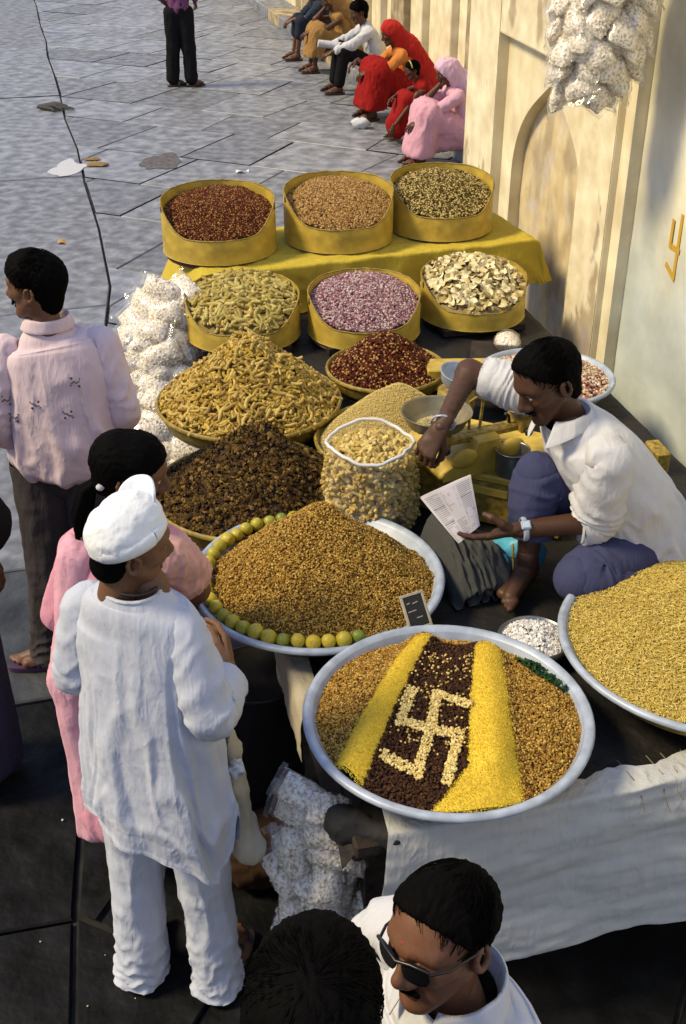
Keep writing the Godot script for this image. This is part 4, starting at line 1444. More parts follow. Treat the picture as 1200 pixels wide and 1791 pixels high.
func build_displays() -> void:
	# platform wrapped in yellow cloth at the back
	var pb := turn_y(18.4)
	var pc := Vector3(0.075, 0, -5.935)
	var px := pb.x
	var pz := pb.z      # towards the front
	var box := Geo.new()
	box.box(pc + Vector3(0, 0.872, 0), Vector3(1.75, 0.23, 0.6), pb, 0.01)
	single("platform_crate", box, M.wood_dark, "long wooden crate under the yellow cloth that lifts the back row of tubs", "crate", "", pc + Vector3(0, 0.76, 0))
	var n := noise3(1.0, 31, 3)
	var wr := noise3(1.0, 32, 3, true)
	var cl := Geo.new()
	cl.sheet(90, 70, func(u: float, v: float) -> Vector3:
		var x := (u - 0.5) * 2.22
		var z := 0.57 - v * 0.9            # front hem to back edge
		var y := 1.0
		var ex := absf(x) - 0.9
		var ez := z - 0.325
		var zz := z
		var xx := x
		if ez > 0.0:
			y -= minf(ez, 0.24)
			zz = 0.327 + 0.03 * wr.get_noise_2d(x * 3.2, y * 2.5) * minf(ez * 8, 1) + ez * 0.06
		if ex > 0.0:
			y -= ex * 1.12
			xx = signf(x) * (0.907 + ex * 0.5 + 0.02 * sin(z * 11.0) * ex * 3)
		y = maxf(y, 0.766 + 0.004 * n.get_noise_2d(x * 4, z * 4))
		y += 0.006 * n.get_noise_2d(x * 5, z * 5) + 0.007 * wr.get_noise_2d(x * 4 + z * 3, z * 6)
		return pc + px * xx + pz * zz + Vector3(0, y, 0), 0.003)
	single("yellow_platform_cloth", cl, M.yellow_cloth, "mustard yellow cloth draped over the crate beneath the back row of tubs", "cloth", "", pc + Vector3(0, 1, 0))
	for q in [[-0.477, -5.12, 9], [0.1, -5.155, 11], [0.642, -5.38, 14]]:
		var bd := Geo.new()
		bd.box(Vector3(q[0], 0.781, q[1]), Vector3(0.42, 0.036, 0.4), turn_y(q[2]), 0.004)
		single("tub_board", bd, M.wood_dark, ["dark board under the left tub of the middle row", "dark board under the centre tub of the middle row", "dark board under the right tub of the middle row"][int(q[0] > 0) + int(q[0] > 0.5)], "board", "boards under the middle row of tubs")
	var brown := [Color(0.09, 0.02, 0.008), Color(0.13, 0.03, 0.01), Color(0.06, 0.015, 0.008), Color(0.36, 0.2, 0.06), Color(0.1, 0.025, 0.01)]
	var tan := [Color(0.34, 0.2, 0.07), Color(0.42, 0.28, 0.11), Color(0.26, 0.14, 0.045), Color(0.2, 0.1, 0.03)]
	var mixed := [Color(0.05, 0.035, 0.012), Color(0.07, 0.045, 0.015), Color(0.48, 0.38, 0.16), Color(0.4, 0.3, 0.1), Color(0.11, 0.08, 0.02)]
	var mauve := [Color(0.26, 0.13, 0.16), Color(0.2, 0.09, 0.11), Color(0.4, 0.28, 0.3), Color(0.5, 0.42, 0.4), Color(0.16, 0.06, 0.08)]
	# back row
	for q in [[Vector3(-0.635, 1.012, -5.75), 0.29, "yellow tub of dark red-brown seeds, leftmost in the back row", brown, "red-brown roasted seed heaped in the leftmost back tub", "seed"],
			[Vector3(-0.024, 1.012, -5.93), 0.287, "yellow tub of tan roasted gram, middle of the back row", tan, "tan roasted gram heaped in the middle back tub", "nut"],
			[Vector3(0.528, 1.012, -6.12), 0.277, "yellow tub of black and cream seeds, rightmost in the back row", mixed, "black and cream seed mix heaped in the rightmost back tub", "nut"]]:
		tub(q[2], q[0], q[1], 0.09, 0.285, 0.12, int(q[0].x * 100))
		var h := thing("seed_heap", q[4], "heap", q[0] + Vector3(0, 0.02, 0), "heaps in the yellow tubs")
		var sf := tub_surf(q[1] - 0.014, 0.09, 0.118, 0.243, 0.05, int(q[0].x * 71))
		mound(h, q[0], q[1] - 0.012, sf, mat(lin(q[3][0].r * 0.7, q[3][0].g * 0.7, q[3][0].b * 0.7), 0.8), 0.006)
		strew(h, "grain", grain_mesh(q[5]), q[0], q[1] - 0.013, sf, 6800 if q[5] == "nut" else 11000, q[3], 0.7)
	# middle row
	var t4 := Vector3(-0.477, 0.8005, -5.12)
	tub("yellow tub of thick pale fried sticks, left in the middle row", t4, 0.272, 0.06, 0.225, 0.085, 4)
	var h4 := thing("fried_stick_heap", "thick pale yellow fried sticks piled in the left middle tub", "heap", t4 + Vector3(0, 0.02, 0), "heaps in the yellow tubs")
	var s4 := tub_surf(0.262, 0.06, 0.092, 0.2, 0.065, 44)
	mound(h4, t4, 0.262, s4, mat(lin(0.22, 0.15, 0.04), 0.8), 0.012)
	var sticks := []
	for k in 8: sticks.append(stick_mesh(k + 1, 0.062, 0.0098))
	var stick_mats := []
	for c in [Color(0.54, 0.43, 0.1), Color(0.47, 0.36, 0.075), Color(0.6, 0.5, 0.15), Color(0.38, 0.28, 0.055)]: stick_mats.append(mat(lin(c.r, c.g, c.b), 0.6, 0, noise_tex("fry_tone", 0.03, 0.75, 1.0), noise_tex("pores", 0.2, 0, 1, true, 2), 9.0, 0.5))
	strew(h4, "stick_bed", sticks[0], t4, 0.255, s4, 420, [Color(0.5, 0.38, 0.12), Color(0.42, 0.3, 0.09)], 0.25, Vector2(0.7, 1.1), -0.002)
	strew_parts(h4, "fried_stick", sticks, t4, 0.252, s4, 290, stick_mats, 0.35, Vector2(0.6, 1.2), 0.009, 0.012)
	var t5 := Vector3(0.1, 0.8005, -5.155)
	tub("yellow tub of mauve peanuts, centre of the middle row", t5, 0.268, 0.06, 0.225, 0.085, 5)
	var h5 := thing("seed_heap", "mauve and cream peanuts heaped in the centre middle tub", "heap", t5 + Vector3(0, 0.02, 0), "heaps in the yellow tubs")
	var s5 := tub_surf(0.256, 0.06, 0.088, 0.195, 0.05, 45)
	mound(h5, t5, 0.258, s5, mat(lin(0.13, 0.06, 0.07), 0.8), 0.006)
	strew(h5, "grain", grain_mesh("nut"), t5, 0.256, s5, 6800, mauve, 0.7)
	var t6 := Vector3(0.642, 0.8005, -5.38)
	tub("yellow tub of pale fried chips, right in the middle row", t6, 0.26, 0.06, 0.225, 0.085, 6)
	var h6 := thing("chip_heap", "pale cream chips piled in the right middle tub", "heap", t6 + Vector3(0, 0.02, 0), "heaps in the yellow tubs")
	var s6 := tub_surf(0.25, 0.06, 0.088, 0.2, 0.065, 46)
	mound(h6, t6, 0.25, s6, mat(lin(0.25, 0.19, 0.08), 0.8), 0.012)
	var chips := []
	for k in 8: chips.append(chip_mesh(k + 31))
	var chip_mats := []
	for c in [Color(0.66, 0.58, 0.34), Color(0.6, 0.5, 0.26), Color(0.72, 0.65, 0.42), Color(0.5, 0.4, 0.18)]: chip_mats.append(mat(lin(c.r, c.g, c.b), 0.6))
	strew(h6, "chip_bed", chips[0], t6, 0.245, s6, 350, [Color(0.5, 0.42, 0.2), Color(0.4, 0.3, 0.12)], 0.4, Vector2(0.7, 1.0), -0.001)
	strew_parts(h6, "chip", chips, t6, 0.24, s6, 280, chip_mats, 0.75, Vector2(0.6, 1.1), 0.012, 0.011)
	# big tray of thin sticks
	var ta := Vector3(-0.385, 0.86, -4.24)
	bowl("yellow_tray", "wide yellow tray under the tall cone of thin fried sticks", ta, 0.375, 0.085, M.yellow_old, M.yellow_old, 0.008, "", 0.86)
	var ha := thing("fried_stick_heap", "tall cone of thin ochre fried sticks on the wide yellow tray", "heap", ta)
	var sa := cone(0.362, 0.265, Vector2(-0.0, -0.03), 0.12, 61, 0.035)
	mound(ha, ta, 0.362, sa, mat(lin(0.2, 0.125, 0.03), 0.8), 0.012)
	var thin := []
	for k in 8: thin.append(stick_mesh(k + 61, 0.05, 0.0072, 6, 5))
	var thin_mats := []
	for c in [Color(0.43, 0.295, 0.06), Color(0.37, 0.24, 0.045), Color(0.5, 0.36, 0.09), Color(0.27, 0.165, 0.028)]: thin_mats.append(mat(lin(c.r, c.g, c.b), 0.6))
	for k in 3: strew(ha, "stick_bed", thin[k], ta, 0.36, sa, 800, [Color(0.43, 0.295, 0.06), Color(0.35, 0.23, 0.042), Color(0.5, 0.36, 0.09), Color(0.22, 0.135, 0.022)], 0.3, Vector2(0.6, 1.15), 0.002)
	strew_parts(ha, "fried_stick", thin, ta + Vector3(0, 0, 0.0), 0.355, func(x: float, z: float) -> float: return sa.call(x, z) if z > -0.12 else -9.0, 300, thin_mats, 0.4, Vector2(0.65, 1.2), 0.009, 0.012)
	# tray of dark fried mix
	var tb := Vector3(-0.325, 0.845, -3.53)
	bowl("yellow_tray", "dull yellow tray under the dark brown fried mix", tb, 0.355, 0.08, M.yellow_old, M.yellow_old, 0.008, "", 0.86)
	var hb := thing("dark_mix_heap", "dark brown flaky fried mix heaped on its tray behind the lime-ringed bowl", "heap", tb)
	var sb := cone(0.342, 0.2, Vector2(0.03, -0.05), 0.22, 63, 0.045)
	mound(hb, tb, 0.342, sb, mat(lin(0.035, 0.018, 0.008), 0.8), 0.006)
	var dk := [Color(0.07, 0.037, 0.009), Color(0.1, 0.058, 0.013), Color(0.035, 0.017, 0.006), Color(0.17, 0.105, 0.026), Color(0.05, 0.025, 0.007)]
	strew(hb, "flake", grain_mesh("flake"), tb, 0.342, sb, 4600, dk, 0.9, Vector2(0.6, 1.15), 0.003)
	strew(hb, "grain", grain_mesh("nut"), tb, 0.342, sb, 1500, dk, 0.9, Vector2(0.6, 1.0), 0.003)
	# dish of red-brown mix
	var tc := Vector3(0.19, 0.835, -4.62)
	bowl("yellow_tray", "small yellow dish of red-brown chilli nuts in front of the mauve peanuts", tc, 0.262, 0.07, M.yellow_old, M.yellow_old, 0.008, "", 0.86)
	var hc := thing("seed_heap", "dark red-brown chilli nut mound on the small yellow dish", "heap", tc)
	var sc := cone(0.25, 0.15, Vector2(0, -0.03), 0.3, 64, 0.012)
	mound(hc, tc, 0.25, sc, mat(lin(0.05, 0.012, 0.006), 0.8), 0.006)
	strew(hc, "grain", grain_mesh("nut"), tc, 0.25, sc, 5200, [Color(0.075, 0.017, 0.007), Color(0.1, 0.024, 0.008), Color(0.05, 0.012, 0.006), Color(0.4, 0.23, 0.07), Color(0.085, 0.018, 0.007), Color(0.06, 0.014, 0.007)], 0.8)
	# cream sev heaped on its tray
	var td := Vector3(0.21, 0.835, -3.95)
	bowl("yellow_tray", "yellow tray of fine cream sev half hidden behind the clear bag", td, 0.318, 0.07, M.yellow_old, M.yellow_old, 0.008, "", 0.86)
	var hd := thing("sev_heap", "fine cream-yellow sev rounded into a heap behind the clear bag", "heap", td)
	var sd := cone(0.305, 0.205, Vector2(0.0, -0.02), 0.35, 65, 0.01)
	mound(hd, td, 0.305, sd, mat(lin(0.4, 0.29, 0.09), 0.85), 0.003)
	var cream := [Color(0.62, 0.49, 0.19), Color(0.67, 0.55, 0.24), Color(0.55, 0.42, 0.14)]
	strew(hd, "grain", grain_mesh("dot"), td, 0.305, sd, 26000, cream, 0.6)
	# bowl of golden lentils ringed with limes
	var te := Vector3(-0.08, 0.868, -2.945)
	bowl("enamel_bowl", "big pale steel bowl of golden lentils ringed with limes", te, 0.392, 0.11, M.steel, M.steel_dark, 0.02, "large enamel bowls")
	var he := thing("lentil_heap", "golden brown fried lentils heaped in the lime-ringed bowl", "heap", te)
	var en := noise3(4.0, 66, 3)
	var se := func(x: float, z: float) -> float:
		var ang := atan2(z, x)      # the right back side is scooped out and leaves the steel bare
		var reach := 0.335 + 0.035 * smoothstep(0.4, 1.0, cos(ang - 0.25))
		if z < 0 and x > 0: reach -= 0.012 * smoothstep(0.3, 1.0, cos(ang + 0.75))
		reach += 0.012 * en.get_noise_2d(ang * 2.0, 3.0)
		var p := Vector2(x, z)
		var r := p.length()
		if r > reach: return -9.0
		var pk := Vector2(0.015, -0.07)
		var d := (p - pk).length()
		var t := d / (d + (reach - r))
		return -0.012 + 0.225 * (1.0 - sqrt(t * t + 0.02)) / (1.0 - 0.141) + 0.012 * en.get_noise_2d(x * 1.6, z * 1.6)
	mound(he, te, 0.355, se, mat(lin(0.2, 0.105, 0.02), 0.85), 0.005, 72, 40)
	var gold := [Color(0.33, 0.19, 0.036), Color(0.4, 0.24, 0.05), Color(0.25, 0.135, 0.023), Color(0.5, 0.34, 0.09), Color(0.17, 0.085, 0.014)]
	strew(he, "grain", grain_mesh("lentil"), te, 0.372, se, 27000, gold, 0.7, Vector2(0.65, 1.05))
	# limes: each one a thing
	var lime_mesh := lime_geo()
	for k in 27:   # from the front, round the left side to the back
		var ang := PI * 0.385 + k * 0.0398 * PI
		var rr := 0.352 - (0.01 if k > 23 else 0.0)
		var p := te + Vector3(cos(ang) * rr, 0.01 + rng.randf_range(-0.003, 0.004), sin(ang) * rr)
		var green := float([0.9, 0.1, 0.05, 0.0, 0.1, 0.6, 0.1, 0.15, 0.5, 0.3, 0.5, 0.2, 0.1, 0.3, 0.1, 0.0, 0.15, 0.1, 0.25, 0.3, 0.15, 0.1, 0.35, 0.4, 0.5, 0.75, 0.3][k])
		var o := MeshInstance3D.new()
		o.mesh = lime_mesh
		o.material_override = lime_mat(green)
		o.name = numbered("lime")
		add_child(o)
		var s := rng.randf_range(0.9, 1.12) * (0.88 if k == 0 else 1.0)
		o.transform = Transform3D(Basis.from_euler(Vector3(rng.randf_range(-0.8, 0.8), rng.randf() * TAU, rng.randf_range(-0.8, 0.8))) * Basis.from_scale(Vector3(s, s, s)), p)
		var order: String = ["first", "second", "third", "fourth", "fifth", "sixth", "seventh", "eighth", "ninth", "tenth", "eleventh", "twelfth", "thirteenth", "fourteenth", "fifteenth", "sixteenth", "seventeenth", "eighteenth", "nineteenth", "twentieth", "twenty-first", "twenty-second", "twenty-third", "twenty-fourth", "twenty-fifth", "twenty-sixth", "twenty-seventh"][k]
		meta(o, "%s lime, %s of the ring counted from the patterned bowl" % ["deep green" if green > 0.7 else "yellow-green" if green > 0.3 else "yellow", order], "lime", "limes ringing the golden lentil bowl")
	# price slate leaning in the lentils
	var sl := thing("price_slate", "little black slate price card with a pale frame stuck in the lentils", "price card", Vector3(0.212, 0.9, -2.69))
	var sbs := turn_y(28) * Basis(Vector3.RIGHT, deg_to_rad(-38))
	var fg := Geo.new()
	for q in [[Vector3(0, 0.05, 0), Vector3(0.078, 0.008, 0.007)], [Vector3(0, -0.05, 0), Vector3(0.078, 0.008, 0.007)], [Vector3(-0.035, 0, 0), Vector3(0.008, 0.092, 0.007)], [Vector3(0.035, 0, 0), Vector3(0.008, 0.092, 0.007)]]:
		fg.box(Vector3(0.212, 0.918, -2.69) + sbs * q[0], q[1], sbs, 0.001)
	part(sl, "frame", fg, M.bag_cloth)
	var pg := Geo.new()
	pg.box(Vector3(0.212, 0.918, -2.69), Vector3(0.062, 0.092, 0.004), sbs, 0.0005)
	part(sl, "slate", pg, mat(lin(0.02, 0.02, 0.022), 0.7, 0, noise_tex("chalk", 0.03, 0.5, 1.0), null, 6.0))
	var ck := Geo.new()
	for q in [[-0.018, 0.026, 0.012, 0.02], [0.004, 0.024, 0.02, 0.015], [-0.012, 0.002, 0.03, 0.004], [0.006, -0.02, 0.022, 0.004]]:
		ck.box(Vector3(0.212, 0.918, -2.69) + sbs * Vector3(q[0], q[1], 0.0024), Vector3(q[2] * 0.9, 0.003, 0.001), sbs * Basis(Vector3.BACK, q[3] * 9), 0.0002)
	part(sl, "chalk_mark", ck, mat(lin(0.3, 0.3, 0.3), 0.9))
	build_pattern_bowl()
	# bowl of yellow sev at the right edge
	var tr := Vector3(1.03, 0.895, -2.585)
	bowl("enamel_bowl", "big yellow-sided bowl of pale yellow sev at the right edge", tr, 0.41, 0.13, M.steel, M.yellow_old, 0.018, "large enamel bowls")
	var hr := thing("sev_heap", "pale yellow sev threads heaped in the right-hand bowl", "heap", tr)
	var rn := noise3(3.0, 68, 3)
	var sr := func(x: float, z: float) -> float:
		var r := sqrt(x * x + z * z)
		if r > 0.385: return -9.0
		var d := Vector2(x - 0.06, z + 0.02).length()
		return -0.012 + 0.15 * maxf(0.0, 1.0 - pow(d / 0.44, 1.3)) + 0.014 * rn.get_noise_2d(x * 1.5, z * 1.5)
	mound(hr, tr, 0.376, sr, mat(lin(0.4, 0.28, 0.06), 0.85), 0.004)
	strew(hr, "grain", grain_mesh("thread"), tr, 0.385, sr, 30000, [Color(0.58, 0.45, 0.12), Color(0.52, 0.39, 0.085), Color(0.64, 0.52, 0.18), Color(0.42, 0.3, 0.06)], 0.35, Vector2(0.35, 0.75))
	# dish of chopped onion
	var tn := Vector3(0.565, 0.815, -2.69)
	bowl("small_dish", "small dark dish of chopped white onion between the two front bowls", tn, 0.104, 0.05, M.steel_dark, M.steel_dark, 0.008)
	var hn := thing("onion_heap", "chopped white onion in the small dark dish", "heap", tn)
	var sn := cone(0.094, 0.026, Vector2.ZERO, 0.4, 69, 0.01)
	mound(hn, tn, 0.092, sn, mat(lin(0.5, 0.48, 0.46), 0.7), 0.006)
	strew(hn, "grain", grain_mesh("flake"), tn, 0.093, sn, 1000, [Color(0.7, 0.7, 0.68), Color(0.62, 0.58, 0.58), Color(0.74, 0.74, 0.72)], 0.9, Vector2(0.5, 0.9))
	# wide bowl of peanuts behind the seller
	var tp := Vector3(0.86, 0.87, -4.45)
	bowl("enamel_bowl", "pale blue steel bowl of pink and cream peanuts behind the seller", tp, 0.29, 0.1, M.steel, M.steel, 0.014, "large enamel bowls")
	var hp := thing("peanut_heap", "pink and cream peanuts in the bowl behind the seller", "heap", tp)
	var sp := cone(0.27, 0.06, Vector2.ZERO, 0.5, 70, 0.012)
	mound(hp, tp, 0.27, sp, mat(lin(0.2, 0.1, 0.08), 0.8), 0.006)
	strew(hp, "grain", grain_mesh("nut"), tp, 0.268, sp, 2600, [Color(0.5, 0.36, 0.24), Color(0.58, 0.46, 0.32), Color(0.3, 0.13, 0.1), Color(0.22, 0.08, 0.07), Color(0.62, 0.54, 0.42)], 0.8, Vector2(1.0, 1.5))
	# clear bag of fried snacks
	build_clear_bag()

func lime_geo() -> ArrayMesh:
	var g := Geo.new()
	var rows := []
	for a in 11:
		var ph := PI * a / 10 - PI / 2
		var row := []
		for s in 16:
			var t := -TAU * s / 16
			row.append(Vector3(cos(t) * cos(ph) * 0.0228, sin(ph) * 0.0238 + (0.0018 if a == 10 else 0.0), sin(t) * cos(ph) * 0.0228))
		rows.append(row)
	g.rings(rows)
	return g.done(M.yellow)

var lime_mats := {}
func lime_mat(green: float) -> Material:
	var k := int(round(green * 6))
	if not lime_mats.has(k):
		var c := Color(0.66, 0.5, 0.035).lerp(Color(0.13, 0.24, 0.025), k / 6.0)
		lime_mats[k] = mat(lin(c.r, c.g, c.b), 0.42, 0, noise_tex("lime_skin", 0.03, 0.8, 1.0), noise_tex("pores", 0.2, 0, 1, true, 2), 8.0, 0.25)
	return lime_mats[k]

func in_poly(p: Vector2, q: PackedVector2Array) -> bool:
	return Geometry2D.is_point_in_polygon(p, q)

func build_pattern_bowl() -> void:
	var c := Vector3(0.272, 0.895, -2.268)
	bowl("enamel_bowl", "big pale steel bowl with seeds laid in bands and an auspicious cross", c, 0.372, 0.125, M.steel, M.yellow_old, 0.02, "large enamel bowls")
	var h := thing("patterned_heap", "lentils, yellow powder and dark seeds laid in bands in the front bowl", "heap", c)
	var V := func(x: float, d: float) -> Vector2: return Vector2(x - 0.272, 2.268 - d)
	var b1 := PackedVector2Array([V.call(0.2, 2.56), V.call(0.255, 2.565), V.call(0.16, 2.3), V.call(0.035, 1.97), V.call(-0.05, 2.03), V.call(0.06, 2.24)])
	var b2 := PackedVector2Array([V.call(0.365, 2.52), V.call(0.435, 2.515), V.call(0.425, 2.2), V.call(0.43, 1.93), V.call(0.33, 1.88), V.call(0.16, 1.9), V.call(0.225, 1.955), V.call(0.3, 2.04), V.call(0.322, 2.25)])
	var mid := PackedVector2Array([V.call(0.245, 2.55), V.call(0.375, 2.54), V.call(0.325, 2.25), V.call(0.305, 2.04), V.call(0.24, 1.96), V.call(0.16, 1.88), V.call(0.02, 1.97), V.call(0.15, 2.3)])
	var chil := PackedVector2Array([V.call(0.47, 2.49), V.call(0.55, 2.5), V.call(0.63, 2.38), V.call(0.59, 2.35)])
	var arms := [[V.call(0.217, 2.15), V.call(0.245, 2.282)], [V.call(0.245, 2.276), V.call(0.317, 2.232)], [V.call(0.217, 2.15), V.call(0.289, 2.136)], [V.call(0.287, 2.138), V.call(0.25, 2.0)], [V.call(0.217, 2.15), V.call(0.181, 2.026)], [V.call(0.181, 2.028), V.call(0.1, 2.088)], [V.call(0.217, 2.15), V.call(0.144, 2.183)], [V.call(0.142, 2.18), V.call(0.18, 2.29)]]
	var n := noise3(6.0, 91, 3)
	var ridge := func(p: Vector2, a: Vector2, b: Vector2, w: float) -> float:
		var q := Geometry2D.get_closest_point_to_segment(p, a, b)
		return maxf(0.0, 1.0 - p.distance_to(q) / w)
	var surf := func(x: float, z: float) -> float:
		var r := sqrt(x * x + z * z)
		var ang := atan2(z, x)
		var reach := 0.352 - 0.035 * smoothstep(0.55, 1.0, cos(ang + PI * 0.47))
		if r > reach: return -9.0
		var p := Vector2(x, z)
		var y := -0.02 + 0.075 * (1.0 - pow(r / 0.36, 2.0)) + 0.006 * n.get_noise_2d(x, z)
		y += 0.035 * smoothstep(0.0, 1.0, ridge.call(p, V.call(0.225, 2.55), V.call(0.0, 2.01), 0.07))
		y += 0.035 * smoothstep(0.0, 1.0, ridge.call(p, V.call(0.395, 2.5), V.call(0.37, 2.05), 0.075)) + 0.02 * smoothstep(0.0, 1.0, ridge.call(p, V.call(0.37, 2.05), V.call(0.32, 1.92), 0.12))
		return y
	var zone := func(x: float, z: float) -> int:
		var p := Vector2(x + 0.006 * n.get_noise_2d(x * 9, z * 9), z + 0.006 * n.get_noise_2d(z * 9, x * 9 + 5))
		if in_poly(p, b1) or in_poly(p, b2): return 1
		if in_poly(p, mid): return 2
		if in_poly(p, chil): return 3
		return 0
	mound(h, c, 0.34, surf, M.grain_dull, 0.004, 150, 70, "mound", func(x: float, z: float) -> Color: return [Color(0.17, 0.09, 0.02), Color(0.71, 0.52, 0.04), Color(0.03, 0.013, 0.008), Color(0.015, 0.04, 0.012)][zone.call(x, z)])
	var gold := [Color(0.33, 0.185, 0.036), Color(0.39, 0.23, 0.048), Color(0.25, 0.13, 0.022), Color(0.5, 0.34, 0.09), Color(0.17, 0.08, 0.014)]
	strew(h, "lentil", grain_mesh("lentil"), c, 0.353, func(x: float, z: float) -> float: return surf.call(x, z) if zone.call(x, z) == 0 else -9.0, 28000, gold, 0.7, Vector2(0.65, 1.05))
	strew(h, "dark_seed", grain_mesh("seed"), c, 0.353, func(x: float, z: float) -> float: return surf.call(x, z) if zone.call(x, z) == 2 else -9.0, 21000, [Color(0.035, 0.014, 0.008), Color(0.05, 0.02, 0.01), Color(0.026, 0.012, 0.008), Color(0.075, 0.035, 0.014)], 0.7, Vector2(0.8, 1.15))
	var pw := [Color(0.72, 0.53, 0.045), Color(0.76, 0.58, 0.06), Color(0.66, 0.46, 0.03)]
	for zz in [0]:
		strew(h, "yellow_powder", grain_mesh("dot"), c, 0.353, func(x: float, z: float) -> float: return surf.call(x, z) + 0.003 if zone.call(x, z) == 1 else -9.0, 60000, pw, 0.6, Vector2(0.45, 0.75), -0.0025, null, M.grain_dull)
	strew(h, "green_chilli", grain_mesh("flake"), c, 0.353, func(x: float, z: float) -> float: return surf.call(x, z) + 0.006 if zone.call(x, z) == 3 else -9.0, 7000, [Color(0.012, 0.035, 0.012), Color(0.02, 0.06, 0.016), Color(0.03, 0.08, 0.02)], 0.9, Vector2(0.5, 0.9))
	var cross := func(x: float, z: float) -> float:
		var p := Vector2(x, z)
		for a in arms:
			if Geometry2D.get_closest_point_to_segment(p, a[0], a[1]).distance_to(p) < 0.0125 + 0.006 * n.get_noise_2d(x * 12, z * 12): return surf.call(x, z) + 0.005
		return -9.0
	strew(h, "pale_seed", grain_mesh("seed"), c, 0.3, cross, 26000, [Color(0.66, 0.52, 0.2), Color(0.72, 0.6, 0.28), Color(0.55, 0.4, 0.13)], 0.7, Vector2(0.75, 1.05))
	strew(h, "stray_seed", grain_mesh("seed"), c, 0.2, func(x: float, z: float) -> float: return surf.call(x, z) + 0.004 if zone.call(x, z) == 2 else -9.0, 420, [Color(0.6, 0.46, 0.16), Color(0.4, 0.26, 0.08)], 0.7, Vector2(0.8, 1.0))

func build_clear_bag() -> void:
	var c := Vector3(0.092, 0.764, -3.44)
	var o := thing("clear_snack_bag", "tall open clear plastic bag full of pale fried snacks beside the scale", "bag", c)
	var n := noise3(4.0, 81, 3)
	var R := func(y: float, t: float) -> float:
		var v := y / 0.32
		return (0.142 + 0.034 * (1.0 - v) - 0.03 * smoothstep(0.06, 0.0, y)) * (1.0 + 0.05 * n.get_noise_2d(cos(t) * 0.4, y * 2.0 + sin(t)))
	var g := Geo.new()
	var rows := []
	for k in 17:
		var y := 0.325 * k / 16.0
		var row := []
		for s in 48:
			var t := -TAU * s / 48
			var r: float = R.call(y, t) + 0.006 + 0.005 * sin(t * 11 + y * 20) * (0.3 + 0.7 * smoothstep(0.25, 0.325, y))
			row.append(c + Vector3(cos(t) * r, y + 0.012 * sin(t * 3) * smoothstep(0.22, 0.325, y), sin(t) * r))
		rows.append(row)
	g.rings(rows)
	part(o, "film", g, M.film)
	var lip := []
	for s in 49:
		var t := -TAU * (s % 48) / 48
		var r: float = R.call(0.325, t) + 0.008
		lip.append(c + Vector3(cos(t) * r, 0.318 + 0.012 * sin(t * 3) + 0.0015 * sin(t * 13), sin(t) * r))
	var lg := Geo.new()
	lg.tube(lip, [0.0065], 7, false)
	part(o, "rolled_lip", lg, mat(lin(0.62, 0.62, 0.62), 0.35))
	var core := Geo.new()
	var crow := []
	for k in 12:
		var y := 0.275 * k / 11.0
		var row := []
		for s in 30:
			var t := -TAU * s / 30
			row.append(c + Vector3(cos(t), 0, sin(t)) * (R.call(y, t) - 0.022) + Vector3(0, y + 0.004, 0))
		crow.append(row)
	core.rings(crow, true, true, true)
	var hh := thing("fried_snack_fill", "pale yellow curled fried snacks filling the clear plastic bag", "snacks", c + Vector3(0, 0.01, 0))
	part(hh, "core", core, mat(lin(0.25, 0.17, 0.05), 0.85))
	var st := []
	for k in 5: st.append(stick_mesh(k + 91, 0.046, 0.0088, 6, 5))
	var pale := [Color(0.55, 0.42, 0.15), Color(0.6, 0.47, 0.19), Color(0.47, 0.34, 0.1), Color(0.4, 0.28, 0.08)]
	for v in 5:
		var pos := []
		for k in 260:
			var t := rng.randf() * TAU
			var y := rng.randf() * 0.275
			var r: float = R.call(y, t) - 0.012
			if k % 4 == 0:
				r = sqrt(rng.randf()) * 0.135
				y = 0.278 + 0.035 * (1.0 - r / 0.14)
			pos.append(Transform3D(Basis.from_euler(Vector3(rng.randfn(0, 0.5), rng.randf() * TAU, rng.randfn(0, 0.6))), Vector3(cos(t) * r, y + 0.006, sin(t) * r)))
		var mm := MultiMesh.new()
		mm.transform_format = MultiMesh.TRANSFORM_3D
		mm.use_colors = true
		mm.mesh = st[v]
		mm.instance_count = pos.size()
		for k in pos.size():
			mm.set_instance_transform(k, pos[k])
			var cc: Color = pale[rng.randi() % 4]
			mm.set_instance_color(k, cc * rng.randf_range(0.8, 1.15))
		var mi := MultiMeshInstance3D.new()
		mi.multimesh = mm
		mi.name = "fried_snack"
		hh.add_child(mi, true)
		mi.position = Vector3(0, -0.01, 0)
		meta(mi, "", "", "", "stuff")

